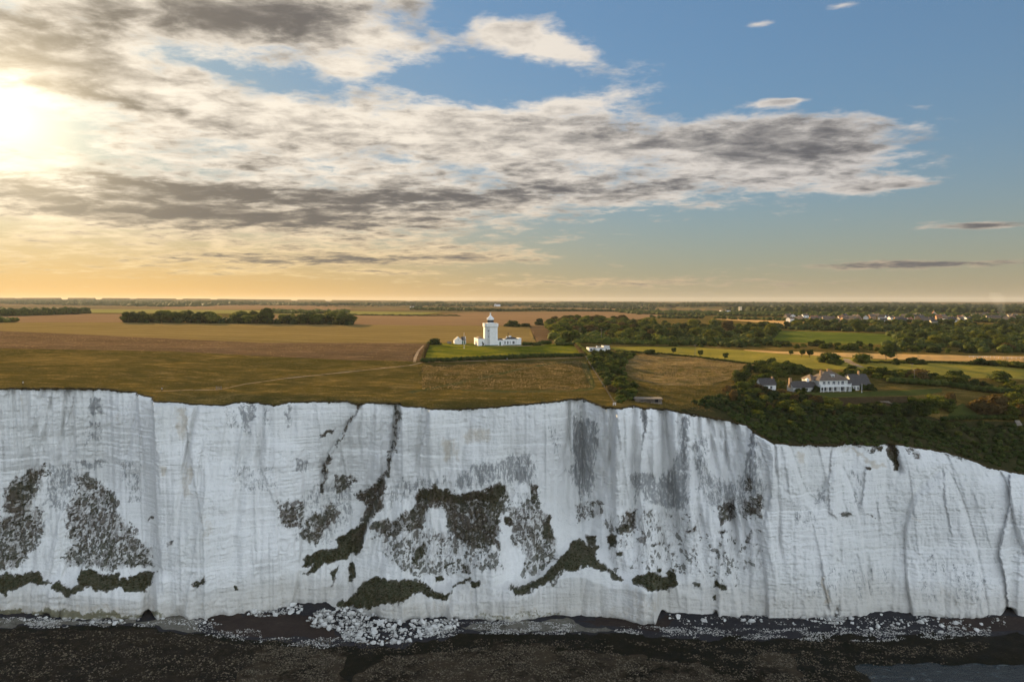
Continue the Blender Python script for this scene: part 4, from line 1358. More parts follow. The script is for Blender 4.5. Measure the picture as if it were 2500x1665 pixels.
def crown_arrays(seed, w, h, base, lobes, nleaf, leaf, lean=0.0, flat_top=0.0, core=0.86):
    """lobed crown: (V, F) in metres, centred on x = y = 0, from z = base to base + h"""
    r = np.random.default_rng(seed)
    cs, rs = [], []
    for i in range(lobes):
        a = r.uniform(0, 2 * math.pi)
        rad = math.sqrt(r.uniform(0, 1)) * 0.62
        zz = r.uniform(0.12, 0.95)
        env = math.sqrt(max(0.05, 1 - (abs(zz - 0.42) / 0.62) ** 2))
        cx, cy = math.cos(a) * rad * env * w / 2, math.sin(a) * rad * env * w / 2
        R_ = (0.20 + 0.16 * r.uniform()) * min(w, h * 1.25) * (0.75 + 0.5 * (1 - zz))
        cz = base + zz * h * 0.86
        cz = min(cz, base + h - R_ * 0.7)
        cs.append((cx + lean * (cz - base), cy, cz))
        rs.append(R_)
    cs.append((lean * h * 0.35, 0, base + h * 0.42))
    rs.append(0.36 * min(w, h * 1.2))
    cs, rs = np.array(cs), np.array(rs)
    Vc, Fc = scatter(cs, rs * core, (1, 1, 0.86), 0.16, ICO1, seed + 1)
    # leaf sprays on the lobes
    k = r.choice(len(cs), nleaf, p=rs ** 2 / (rs ** 2).sum())
    d = r.normal(size=(nleaf, 3))
    d[:, 2] = np.abs(d[:, 2]) * 0.9 + d[:, 2] * 0.35
    d /= np.linalg.norm(d, axis=1)[:, None]
    rad = rs[k] * (0.86 + 0.26 * r.uniform(0, 1, nleaf) ** 1.4)
    P = cs[k] + d * rad[:, None] * np.array([1, 1, 0.86])
    # only sprays outside the other lobes
    dd = np.linalg.norm((P[:, None] - cs[None]) / np.array([1, 1, 0.86]), axis=2) / rs[None]
    dd[np.arange(nleaf), k] = 9
    ok = (dd.min(1) > 0.84) & (P[:, 2] > base * 0.55)
    P, d = P[ok], d[ok]
    Vl, Fl = leaf_quads(P, d, leaf * r.uniform(0.6, 1.25, len(P)), seed + 2, 0.55)
    return np.concatenate([Vc, Vl]), np.concatenate([Fc, Fl + len(Vc)])


def trunk_arrays(seed, h, rad, lean=0.0):
    r = np.random.default_rng(seed)
    Vs, Fs = [], []
    n0 = 0

    def limb(a, b, r0, r1, seg=3, sides=6):
        nonlocal n0
        a, b = np.array(a, float), np.array(b, float)
        ax = b - a
        t = np.cross(ax, (0.3, 0.2, 1.0) if abs(ax[2]) < 0.9 * np.linalg.norm(ax) else (1, 0.1, 0))
        t /= np.linalg.norm(t)
        u = np.cross(ax / np.linalg.norm(ax), t)
        for i in range(seg + 1):
            f = i / seg
            c = a + ax * f + r.normal(size=3) * r0 * 0.25 * (0 < i < seg)
            rr = r0 + (r1 - r0) * f
            for q in range(sides):
                an = 2 * math.pi * q / sides
                Vs.append(c + (t * math.cos(an) + u * math.sin(an)) * rr)
        for i in range(seg):
            for q in range(sides):
                A = n0 + i * sides + q
                B = n0 + i * sides + (q + 1) % sides
                Fs.append((A, B, B + sides, A + sides))
        n0 += (seg + 1) * sides

    top = (lean * h * 0.7, 0, h * 0.72)
    limb((0, 0, -0.4), top, rad, rad * 0.45, 4)
    for i in range(3):
        a = r.uniform(0, 6.28)
        f = r.uniform(0.35, 0.6)
        s = (lean * h * f * 0.7, 0, h * f * 0.72)
        limb(s, (s[0] + math.cos(a) * h * 0.28, s[1] + math.sin(a) * h * 0.28, s[2] + h * 0.28), rad * 0.5, rad * 0.15, 2, 5)
    return np.array(Vs), np.array(Fs)


def mesh_only(name, V, F, mat, smooth=False):
    o = mesh_np(name, V, F, mat, smooth)
    me = o.data
    bpy.data.objects.remove(o)
    return me


TREES, SHRUBS = {}, {}
REG = []        # members of groups: (object, group, noun, colour, height, place)
PLACE = {'trees of the dense plantation': 'the dense plantation', 'trees of the mixed wood': 'the mixed wood behind the pasture', 'trees of the belt before the village': 'the belt before the village', 'trees of the broad wood on the right': 'the broad right-hand wood', 'trees of the long copse': 'the long field copse', 'scrub along the boundary fence': 'the scrub by the boundary fence', 'thicket behind the white house': 'the thicket behind the white house', 'hedge line behind the white house': 'the hedge line behind the white house', 'bushes below the house lawn': 'the slope below the house lawn', 'bushes beside the terrace lawn': 'the terrace lawn bushes', 'large bushes by the grass walk': 'the clump by the grass walk', 'low bushes on the shaded brow': 'the shaded cliff brow', 'scrub belt along the straw-coloured field': 'the scrub belt above the straw-coloured field', 'boulders of the big rockfall': 'the big rockfall', 'boulders left of the big rockfall': 'the heap left of the big rockfall', 'boulders of the small rockfall': 'the small right-hand rockfall', 'loose boulders on the right': 'the right-hand shingle', 'loose boulders below the cave': 'the shingle below the cave', 'loose boulders on the left': 'the left-hand platform'}
COLOUR = {'olive': 'olive-green', 'dark': 'dark green', 'bright': 'yellow-green', 'bronze': 'bronze-tinted'}
for kind, mat_, specs in [
        ('olive', M_leafA, [(21, 10, 8.5, 2.0, 13), (22, 11, 9.5, 2.2, 15), (23, 9, 8.0, 1.8, 11), (24, 12, 8.0, 1.8, 15)]),
        ('dark', M_leafB, [(31, 9, 9.0, 1.8, 12), (32, 11, 9.5, 2.0, 15), (33, 8, 7.5, 1.5, 10)]),
        ('bright', M_leafC, [(41, 9, 8.0, 1.6, 12), (42, 10, 7.0, 1.4, 13)]),
        ('bronze', M_leafD, [(51, 10, 8.0, 1.6, 12), (52, 12, 7.5, 1.4, 14)])]:
    TREES[kind] = []
    for sd, w, h, b, lob in specs:
        V, F = crown_arrays(sd, w, h, b, lob, 1500, 0.50, lean=0.06)
        tv, tf = trunk_arrays(sd, b + h * 0.7, 0.22)
        TREES[kind].append((mesh_only('crown', V, F, mat_), mesh_only('trunk', tv, tf, M_bark, True), w, h + b))
for kind, mat_ in (('olive', M_leafA), ('dark', M_leafB), ('bright', M_leafC), ('bronze', M_leafD)):
    SHRUBS[kind] = []
    for q, (w, h, lob) in enumerate([(4.6, 2.7, 9), (6.4, 3.2, 12), (5.2, 3.6, 10)]):
        V, F = crown_arrays(61 + q * 7 + hash(kind) % 1 + len(kind), w, h, -0.35, lob, 850, 0.30, lean=0.08)
        SHRUBS[kind].append((mesh_only('shrub', V, F, mat_), w, h))
# small wind-bent thorn tree
WV, WF = crown_arrays(77, 5.4, 2.6, 1.3, 8, 700, 0.28, lean=0.55)
WTV, WTF = trunk_arrays(78, 3.0, 0.16, lean=0.3)
WIND = (mesh_only('crown', WV, WF, M_leafB), mesh_only('trunk', WTV, WTF, M_bark, True), 5.4, 3.9)


def tree(p, height, kind, label, group=None, name='tree', proto=None, sx=1.0, var=None):
    if proto is None:
        L = TREES[kind]
        proto = L[(random.randrange(len(L))) if var is None else var % len(L)]
    s = height / proto[3]
    e = bpy.data.objects.new(name, None)
    C.objects.link(e)
    e.location = p
    e.rotation_euler = (0, 0, random.uniform(0, 6.28) if proto is not WIND else random.uniform(-0.3, 0.3))
    e.scale = (s * sx, s * sx * random.uniform(0.9, 1.1), s)
    e.empty_display_size = 0.5
    for nm, me in (('crown', proto[0]), ('trunk', proto[1])):
        o = bpy.data.objects.new(nm, me)
        C.objects.link(o)
        o.parent = e
    return tag(e, label, 'tree', group)


def shrub(p, height, kind, label, group=None, name='shrub', sx=1.0):
    me, w, h = random.choice(SHRUBS[kind])
    o = bpy.data.objects.new(name, me)
    C.objects.link(o)
    s = height / h
    o.location = p
    o.rotation_euler = (0, 0, random.uniform(0, 6.28))
    o.scale = (s * sx, s * sx * random.uniform(0.85, 1.15), s)
    return tag(o, label, 'shrub', group)


def poisson_px(poly, n, mind, yscale=1.0):
    """n spots on the land inside an outline given in photo pixels, at least mind metres apart"""
    g = ground_at([p[0] for p in poly], [p[1] for p in poly])[:, :2]
    lo, hi = g.min(0), g.max(0)
    q = rng.uniform(0, 1, (n * 60, 2)) * (hi - lo) + lo
    q = q[inpoly(q[:, 0], q[:, 1], [tuple(k) for k in g])]
    res = np.zeros((0, 2))
    for p in q:
        if not len(res) or ((res - p) ** 2).sum(1).min() > mind * mind:
            res = np.concatenate([res, p[None]])
            if len(res) >= n:
                break
    return [Vector((x, y, float(H(x, y)))) for x, y in res]


def pick(ch):
    return random.choices([c[0] for c in ch], [c[1] for c in ch])[0]


TREE_AREAS = [
    # (outline, count, spacing, height range, kinds, label, group)
    ([(1358, 838), (1500, 840), (1645, 843), (1640, 815), (1600, 796), (1480, 787), (1345, 790), (1332, 800)], 118, 8.0, (8.5, 12), [('olive', 6), ('dark', 3), ('bronze', 2)], 'olive green tree in the dense plantation behind the flat-roofed bungalow', 'trees of the dense plantation'),
    ([(1600, 800), (1680, 796), (1760, 800), (1850, 800), (1900, 806), (1880, 835), (1860, 848), (1700, 843), (1640, 843)], 46, 8.5, (6.5, 10.5), [('dark', 5), ('olive', 4), ('bright', 2), ('bronze', 1)], 'leafy tree in the mixed wood behind the long sunlit pasture', 'trees of the mixed wood'),
    ([(1860, 797), (2000, 794), (2150, 799), (2250, 800), (2500, 797), (2600, 800), (2600, 806), (2300, 810), (2100, 811), (1880, 805)], 42, 8.5, (6, 9.5), [('dark', 5), ('olive', 4), ('bright', 2)], 'tree in the belt between the green meadow and the village', 'trees of the belt before the village'),
    ([(2170, 818), (2300, 808), (2640, 806), (2640, 862), (2420, 862), (2330, 850), (2250, 852), (2150, 848), (2210, 838)], 56, 8.0, (5.5, 9.5), [('dark', 6), ('olive', 4), ('bright', 2), ('bronze', 1)], 'dark tree in the broad wood at the far right above the straw-coloured field', 'trees of the broad wood on the right'),
    ([(297, 786), (560, 785.5), (862, 791), (860, 794), (560, 790), (300, 788.5)], 52, 6.5, (9, 14), [('dark', 5), ('olive', 3)], 'dark tree in the long copse standing in the open fields', 'trees of the long copse'),
]
for poly, n, md, hr, kinds, lab, grp in TREE_AREAS:
    for p in poisson_px(poly, n, md):
        kd, hh = pick(kinds), random.uniform(*hr)
        REG.append((tree(p, hh, kd, lab, grp, sx=random.uniform(1.15, 1.55)), grp, 'tree', COLOUR[kd], hh))

SHRUB_AREAS = [
    ([(1425, 866), (1500, 862), (1550, 868), (1530, 885), (1520, 905), (1530, 930), (1555, 950), (1540, 975), (1510, 978), (1480, 945), (1450, 905)], 46, 3.2, (2.0, 4.0), [('olive', 4), ('dark', 4), ('bronze', 1)], 'scrub bush between the boundary fence and the golden meadow', 'scrub along the boundary fence'),
    ([(1790, 925), (1830, 900), (1900, 890), (1985, 908), (1960, 925), (1900, 925), (1850, 945), (1810, 960)], 34, 4.0, (3.2, 6.0), [('dark', 5), ('olive', 3)], 'tall dark bush in the thicket behind and left of the white house', 'thicket behind the white house'),
    ([(2030, 912), (2120, 905), (2230, 915), (2340, 932), (2480, 945), (2480, 955), (2300, 943), (2180, 932), (2060, 925)], 34, 3.8, (2.8, 5.0), [('dark', 5), ('olive', 3), ('bright', 1)], 'dark bush in the tall hedge line behind the white house', 'hedge line behind the white house'),
    ([(1770, 950), (1840, 950), (1925, 962), (1990, 972), (2050, 990), (2060, 1010), (1960, 1025), (1850, 1020), (1790, 990)], 46, 3.4, (2.2, 4.5), [('dark', 4), ('olive', 4), ('bright', 2), ('bronze', 3)], 'bush on the slope below the white house lawn, towards the cliff', 'bushes below the house lawn'),
    ([(2215, 985), (2300, 978), (2330, 990), (2305, 1018), (2225, 1015), (2080, 1012), (2070, 1000), (2200, 1000)], 26, 3.6, (2.5, 5.0), [('dark', 5), ('olive', 4)], 'dark bush beside the terrace lawn to the right of the white house', 'bushes beside the terrace lawn'),
    ([(2395, 985), (2440, 960), (2520, 955), (2640, 960), (2640, 1030), (2450, 1015), (2400, 1010)], 14, 5.0, (4.5, 7.5), [('bronze', 3), ('olive', 2), ('bright', 2)], 'large bronze-tinted bush at the far right beyond the grass walk', 'large bushes by the grass walk'),
    ([(1860, 1035), (2000, 1035), (2150, 1032), (2300, 1032), (2640, 1040), (2640, 1150), (2480, 1120), (2380, 1092), (2250, 1068), (2050, 1060), (1900, 1058)], 82, 3.6, (1.3, 3.2), [('dark', 7), ('olive', 2)], 'low dark bush on the shaded brow at the top of the right-hand cliff', 'low bushes on the shaded brow'),
    ([(1640, 845), (1860, 850), (2120, 858), (2200, 860), (2380, 864), (2380, 858), (2130, 846), (1990, 842), (1860, 843), (1660, 841)], 58, 4.6, (2.4, 5.0), [('olive', 4), ('dark', 4), ('bright', 1)], 'bush in the scrub belt along the top of the straw-coloured field', 'scrub belt along the straw-coloured field'),
]
for poly, n, md, hr, kinds, lab, grp in SHRUB_AREAS:
    for p in poisson_px(poly, n, md):
        kd, hh = pick(kinds), random.uniform(*hr)
        REG.append((shrub(p, hh, kd, lab, grp, sx=random.uniform(0.95, 1.3)), grp, 'bush', COLOUR[kd], hh))

def undergrowth(name, label, poly, n, size, hgt, mat, seed):
    r = np.random.default_rng(seed)
    g = ground_at([p[0] for p in poly], [p[1] for p in poly])[:, :2]
    lo, hi = g.min(0), g.max(0)
    q = r.uniform(0, 1, (n * 6, 2)) * (hi - lo) + lo
    q = q[inpoly(q[:, 0], q[:, 1], [tuple(k) for k in g])][:n]
    s = size * r.uniform(0.6, 1.3, len(q))
    P = np.stack([q[:, 0], q[:, 1], H(q[:, 0], q[:, 1]) + hgt * r.uniform(0.1, 0.6, len(q))], 1)
    V, F = scatter(P, s, (1.2, 1.2, 0.85), 0.22, ICO1, seed)
    m = len(q) * 16
    k = r.integers(0, len(q), m)
    d = r.normal(size=(m, 3))
    d[:, 2] = np.abs(d[:, 2])
    d /= np.linalg.norm(d, axis=1)[:, None]
    Vl, Fl = leaf_quads(P[k] + d * s[k][:, None] * np.array([1.2, 1.2, 0.85]) * 1.02, d, s[k] * 0.22 * r.uniform(0.7, 1.3, m), seed + 1)
    tag(mesh_np(name, np.concatenate([V, Vl]), np.concatenate([F, Fl + len(V)]), mat), label, 'undergrowth', kind='stuff')


undergrowth('undergrowth', 'dense understorey filling the plantation', TREE_AREAS[0][0], 420, 4.2, 5.0, M_leafA, 351)
undergrowth('undergrowth', 'dark understorey of the mixed wood', TREE_AREAS[1][0], 420, 3.8, 3.5, M_leafB, 352)
undergrowth('undergrowth', 'dark thicket under the belt before the village', TREE_AREAS[2][0], 330, 4.2, 3.5, M_leafB, 353)
undergrowth('undergrowth', 'dark thicket filling the broad wood on the right', TREE_AREAS[3][0], 620, 3.8, 3.2, M_leafB, 354)
undergrowth('undergrowth', 'understorey of the long copse in the fields', TREE_AREAS[4][0], 150, 4.0, 5.0, M_leafB, 355)
undergrowth('undergrowth', 'bramble covering the shaded brow above the cliff', [(1760, 1010), (1850, 1015), (1960, 1022), (2070, 1006), (2300, 1030), (2640, 1040), (2640, 1180), (2480, 1150), (2380, 1122), (2250, 1092), (2050, 1084), (1900, 1080), (1848, 1056), (1800, 1029)], 820, 1.1, 0.7, M_leafB, 356)
undergrowth('undergrowth', 'bramble between the bushes below the house', [(1690, 985), (1770, 955), (1840, 950), (1925, 965), (2035, 992), (2060, 1008), (1960, 1028), (1850, 1020), (1760, 1005)], 260, 1.5, 1.1, M_leafB, 357)
undergrowth('undergrowth', 'bramble along the boundary fence', [(1428, 868), (1500, 864), (1545, 872), (1525, 890), (1530, 930), (1560, 955), (1540, 982), (1508, 984), (1470, 930)], 200, 1.3, 1.0, M_leafA, 358)

# trees and bushes that stand by themselves
for px, py, h, kind, sx, lab in [
        (1062, 841, 4.6, 'dark', 1.5, 'dark rounded bush at the left corner of the lighthouse lawn'),
        (1253, 797.5, 7.5, 'dark', 1.5, 'larger of two dark bushes alone in the field behind the lighthouse'),
        (1283, 797.5, 4.0, 'dark', 2.4, 'lower, longer of two dark bushes alone in the field behind the lighthouse'),
        (1587, 866, 4.2, 'dark', 1.5, 'wide dark bush at the top corner of the golden meadow'),
        (2020, 884, 6.5, 'dark', 1.1, 'dark round bush left of the farm drive'), (2035, 887, 7.0, 'olive', 1.0, 'clipped-looking green bush at the left edge of the farm drive'),
        (2104, 886, 7.0, 'olive', 1.25, 'broad green bush just right of the farm drive'), (2190, 889, 4.0, 'dark', 1.0, 'small dark bush between the two field hedges right of the drive'),
        (2225, 888, 4.5, 'dark', 1.6, 'sloping dark bush on the lower edge of the straw-coloured field'), (2248, 889, 3.6, 'dark', 1.4, 'low dark bush at the right end of the sloping field-edge clump'),
        (2390, 890, 4.6, 'dark', 1.4, 'dark bush in front of the white field fence'), (2418, 892, 3.6, 'dark', 1.5, 'low dark bush right of the one in front of the white fence'),
        (2452, 894, 4.8, 'bright', 1.4, 'sunlit yellow-green bush below the far end of the white fence'), (2490, 897, 5.0, 'bright', 1.5, 'rightmost yellow-green bush on the field edge'),
        (2330, 925, 5.5, 'dark', 1.3, 'dark bush cut out against the striped pasture on the right'), (2450, 930, 6.0, 'dark', 1.6, 'long dark bush at the right end of the striped pasture'),
        (2232, 925, 7.0, 'bronze', 1.3, 'tall brownish bush behind the telegraph pole'), (2190, 922, 5.5, 'bright', 1.3, 'yellow-green bush behind the right wing of the white house'),
        (2150, 918, 5.5, 'dark', 1.0, 'dark upright bush behind the chimney of the right wing'),
        (1890, 912, 5.5, 'olive', 1.0, 'bushy tree behind the small cottage'), (1903, 948, 5.0, 'olive', 0.9, 'rounded bush at the right end of the small cottage'), (1840, 945, 4.5, 'dark', 1.0, 'dark bush at the left end of the small cottage'),
        (2026, 985, 3.4, 'bright', 2.0, 'flat-topped yellow-green bush at the left end of the garden bank'), (1975, 972, 2.6, 'bronze', 1.4, 'low bronze bush at the front left of the house lawn'),
        (2410, 1005, 9.5, 'bronze', 1.5, 'great domed copper-coloured bush right of the grass walk'), (2500, 995, 9.0, 'bright', 1.1, 'golden-green tree at the right edge beyond the copper bush'),
        (2320, 985, 6.0, 'bronze', 0.9, 'bronze-topped bush at the end of the house lawn'), (2460, 1021, 2.4, 'bright', 2.2, 'low lime-green bush at the end of the grass walk'),
        (1318, 794, 8.5, 'dark', 0.9, 'single round tree at the left end of the plantation'),
        (1190, 844.5, 0.1, 'dark', 1.0, '')]:
    if h > 0.5:
        shrub(gp(px, py), h, kind, lab, sx=sx)
for px, py, h, lab in [(1643, 864, 4.2, 'small round thorn tree on the pasture hedge, nearest the bungalow'), (1708, 871, 4.4, 'small leaning thorn tree midway along the pasture hedge'), (1768, 879, 4.6, 'windswept flat-topped thorn tree on the pasture hedge'),
                       (1930, 868, 3.6, 'tiny thorn tree at the left end of the straw-coloured field'), (1957, 870, 4.6, 'leaning thorn tree on the edge of the straw-coloured field'), (1976, 872, 5.0, 'leaning thorn tree left of the dark round bush by the drive')]:
    tree(gp(px, py), h, None, lab, None, 'thorn_tree', WIND)
for px, py, h, kind, lab in [(2163, 879, 10.0, 'olive', 'upright green tree alone on the straw-coloured field edge'), (1690, 805, 13, 'bright', 'big pale green dome-shaped tree in the mixed wood'), (1775, 815, 13, 'bronze', 'big domed brownish-green tree in the mixed wood, right of the pale one'),
                             (2090, 812, 13, 'dark', 'tall dark tree standing above the meadow before the village'), (650, 789, 18, 'dark', 'tallest tree of the long copse, standing above the rest'),
                             (1740, 800, 11, 'olive', 'round olive tree between the pale dome and the cut field')]:
    tree(gp(px, py), h, kind, lab, sx=1.15)


# ------------------------------------------------------------------ hedges: one clipped or ragged mass each
def hedge(line, h, w, label, mat=M_leafB, seed=0, ragged=0.25, name='hedge', leaf=0.22):
    r = np.random.default_rng(seed)
    P = []
    for i in range(len(line) - 1):
        a, b = np.array(line[i], float), np.array(line[i + 1], float)
        k = max(2, int(np.hypot(*(b - a)) / 4.0))
        for t in range(k):
            P.append(a + (b - a) * t / k)
    P.append(np.array(line[-1], float))
    P = np.array(P)
    G = ground_at(P[:, 0], P[:, 1])
    L = np.concatenate([[0], np.cumsum(np.linalg.norm(np.diff(G[:, :2], axis=0), axis=1))])
    s = np.arange(0, L[-1], w * 0.42)
    c = np.stack([np.interp(s, L, G[:, k]) for k in range(3)], 1)
    n = len(c)
    hh = h * (1 + ragged * r.uniform(-1, 1, n))
    c1 = c + np.stack([r.uniform(-.15, .15, n) * w, r.uniform(-.15, .15, n) * w, hh * 0.45], 1)
    Vs, Fs = scatter(c1, np.full(n, w * 0.55), (1, 1, h / w * 0.95), 0.18, ICO1, seed)
    Vs[:, 2] = np.maximum(Vs[:, 2], np.repeat(c[:, 2], len(ICO1[0])) - 0.3)
    m = int(n * 26)
    k = r.integers(0, n, m)
    d = r.normal(size=(m, 3))
    d[:, 2] = np.abs(d[:, 2])
    d /= np.linalg.norm(d, axis=1)[:, None]
    Pq = c1[k] + d * np.stack([np.full(m, w * 0.58), np.full(m, w * 0.58), hh[k] * 0.56], 1) * r.uniform(0.9, 1.1, (m, 1))
    Vl, Fl = leaf_quads(Pq, d, leaf * r.uniform(0.7, 1.4, m), seed + 1)
    o = mesh_np(name, np.concatenate([Vs, Vl]), np.concatenate([Fs, Fl + len(Vs)]), mat)
    return tag(o, label, 'hedge')


hedge([(1030, 885), (1127, 881), (1212, 877), (1297, 872.5), (1427, 871)], 2.6, 2.6, 'long dark hedge along the front of the lighthouse lawn', M_leafB, 201)
hedge([(1031, 883), (1036, 864), (1046, 841)], 1.3, 2.0, 'low straw-coloured hedge on the left side of the lighthouse lawn', M_leafD, 202)
hedge([(1404, 842), (1412, 853), (1424, 868)], 1.5, 2.2, 'straw-coloured hedge on the right side of the lighthouse lawn', M_leafD, 203)
hedge([(1361, 843.5), (1402, 843.5)], 2.6, 2.6, 'neatly clipped dark hedge at the back right of the lawn', M_leafB, 204, 0.04)
hedge([(1278, 843), (1298, 843)], 2.4, 3.2, 'dark hedge against the right end of the lighthouse buildings', M_leafB, 205)
hedge([(1302, 844), (1316, 844)], 2.4, 3.0, 'short square dark hedge behind the lawn, second from the lighthouse buildings', M_leafB, 206, 0.08)
hedge([(1318, 841), (1345, 840.5)], 3.0, 4.0, 'rounded hedge behind the lawn below the rough field', M_leafA, 207)
hedge([(1403, 842), (1420, 838), (1470, 839), (1560, 841), (1600, 843)], 3.6, 4.0, 'olive hedge along the foot of the plantation', M_leafA, 208)
hedge([(1505, 858), (1606, 864), (1697, 872.5), (1843, 891)], 1.0, 1.2, 'thin dark hedge between the pasture and the golden meadow', M_leafB, 209, 0.4)
hedge([(2000, 884), (2060, 884)], 1.0, 1.6, 'low hedge under the bushes left of the farm drive', M_leafB, 210)
hedge([(2108, 886), (2282, 886), (2500, 893), (2700, 897)], 1.3, 2.0, 'low dark hedge along the lower edge of the straw-coloured field', M_leafB, 211, 0.4)
hedge([(2180, 1001), (2080, 1001), (2062, 998)], 1.6, 2.6, 'dark hedge under the terrace lawn', M_leafB, 212, 0.15)
hedge([(2300, 1027), (2390, 1023), (2480, 1024)], 2.2, 3.0, 'clipped dark hedge below the grass walk', M_leafB, 213, 0.06)
hedge([(2175, 935), (2300, 943), (2400, 957), (2480, 962)], 3.4, 4.0, 'tall clipped hedge behind the far end of the house lawn', M_leafB, 214, 0.08)
hedge([(1405, 838), (1412, 846), (1425, 858), (1440, 870)], 2.0, 2.6, 'bright olive hedge beside the bungalow garden', M_leafA, 215)
hedge([(852, 769.5), (1000, 771.5), (1120, 771.5)], 2.0, 6.0, 'distant hedge between the green and brown fields', M_leafB, 216, 0.6, leaf=0.6)
hedge([(1160, 760.5), (1300, 759.5), (1420, 760.5), (1560, 761.5)], 7.0, 14.0, 'dark tree-grown hedge beyond the stubble field', M_leafB, 217, 0.55, leaf=0.9)


# ------------------------------------------------------------------ far woods that read as one mass
def far_wood(name, label, line, depth, hgt, n, size, mat=M_leafB, seed=0):
    r = np.random.default_rng(seed)
    P = np.array(line, float)
    t = r.uniform(0, len(P) - 1.001, n)
    i = t.astype(int)
    f = (t - i)[:, None]
    LL = np.stack([np.interp(np.linspace(0, len(P) - 1, 60), np.arange(len(P)), P[:, k]) for k in (0, 1)], 1)
    GL = ground_at(LL[:, 0], LL[:, 1])
    G = np.stack([np.interp(t, np.linspace(0, len(P) - 1, 60), GL[:, k]) for k in range(3)], 1)
    G[:, 1] += r.uniform(0, depth, n)
    G[:, 0] *= 1 + 0 * G[:, 1]
    G[:, 2] = H(G[:, 0], G[:, 1])
    s = size * r.uniform(0.6, 1.3, n)
    G[:, 2] += hgt * r.uniform(0.25, 0.75, n)
    V, F = scatter(G, s, (1.15, 1.15, 0.8), 0.28, ICO1 if n < 900 else None, seed)
    tag(mesh_np(name, V, F, mat), label, 'wood', kind='stuff')


far_wood('distant_woodland', 'distant wooded ridge along the left horizon', [(-400, 742), (0, 742), (150, 745), (300, 747), (393, 749)], 1600, 7, 2600, 13, M_leafB, 301)
far_wood('distant_woodland', 'thin dark tree line along the middle horizon', [(400, 744), (620, 745), (840, 747), (1000, 748), (1200, 748), (1400, 747)], 900, 7, 1800, 11, M_leafB, 302)
far_wood('distant_woodland', 'far wooded hills along the right horizon', [(1420, 748), (1600, 749), (1800, 749), (2050, 750), (2300, 753), (2600, 753), (2800, 753)], 1900, 8, 3200, 13, M_leafB, 303)
far_wood('village_trees', 'mass of garden trees among the village roofs', [(1560, 768), (1700, 771), (1850, 773), (2000, 775), (2200, 779), (2400, 780), (2650, 782)], 420, 6, 800, 6.0, M_leafB, 304)
far_wood('village_trees', 'row of garden trees in front of the village', [(1600, 777), (1700, 778), (1900, 783), (2050, 790), (2200, 792), (2400, 788), (2650, 788)], 60, 4, 230, 4.2, M_leafA, 311)
far_wood('village_trees', 'dark wooded rise behind the village roofs', [(1900, 764), (2030, 766), (2200, 768), (2330, 766), (2650, 765)], 500, 12, 620, 10.0, M_leafB, 305)
far_wood('copse', 'hazy copse at the left edge of the far fields', [(-300, 771), (0, 772), (60, 771), (126, 767)], 120, 9, 260, 7, M_leafA, 306)
far_wood('copse', 'thin line of trees behind the right end of the long copse', [(650, 764.5), (720, 766), (840, 766)], 60, 7, 160, 5, M_leafA, 307)
far_wood('copse', 'farm trees and hedges in the middle distance left of the lighthouse', [(1000, 757), (1060, 758), (1100, 759.5), (1155, 759.5)], 160, 7, 160, 6, M_leafB, 308)
far_wood('copse', 'scattered far hedgerow trees above the stubble', [(1300, 751), (1400, 752), (1500, 755), (1600, 757)], 500, 8, 260, 8, M_leafB, 309)
far_wood('copse', 'small dark trees at the left edge beside the ripening field', [(-300, 786), (-60, 786.5), (22, 787)], 14, 5, 90, 3.2, M_leafA, 310)


# ------------------------------------------------------------------ standing grass that catches the low sun (uncountable: stuff)
def grass_stuff(name, label, regions, mat, seed):
    r = np.random.default_rng(seed)
    Vs, Fs, n0 = [], [], 0
    for poly, n, hgt in regions:
        g = ground_at([p[0] for p in poly], [p[1] for p in poly])[:, :2]
        lo, hi = g.min(0), g.max(0)
        q = r.uniform(0, 1, (int(n * 2.2), 2)) * (hi - lo) + lo
        q = q[inpoly(q[:, 0], q[:, 1], [tuple(a) for a in g])][:n]
        dens = fbm(q[:, 0] / 7.0, q[:, 1] / 12.0, seed, 3)
        q = q[dens > -0.25 + 0.3 * r.uniform(-1, 1, len(q))]
        m = len(q)
        z = H(q[:, 0], q[:, 1])
        a = r.uniform(0, math.pi, m)
        w = r.uniform(0.05, 0.15, m)
        h = hgt * r.uniform(0.5, 1.25, m)
        dx, dy = np.cos(a) * w, np.sin(a) * w
        lx, ly = r.normal(size=m) * 0.12 + 0.08, r.normal(size=m) * 0.12
        b0 = np.stack([q[:, 0] - dx, q[:, 1] - dy, z - 0.05], 1)
        b1 = np.stack([q[:, 0] + dx, q[:, 1] + dy, z - 0.05], 1)
        t1 = np.stack([q[:, 0] + dx * 1.1 + lx, q[:, 1] + dy * 1.1 + ly, z + h], 1)
        t0 = np.stack([q[:, 0] - dx * 1.1 + lx * 1.3, q[:, 1] - dy * 1.1 + ly, z + h * r.uniform(0.6, 1.0, m)], 1)
        Vs.append(np.stack([b0, b1, t1, t0], 1).reshape(-1, 3))
        Fs.append(np.arange(m * 4).reshape(m, 4) + n0)
        n0 += m * 4
    tag(mesh_np(name, np.concatenate(Vs), np.concatenate(Fs), mat), label, 'grass', kind='stuff')
    return n0 // 4


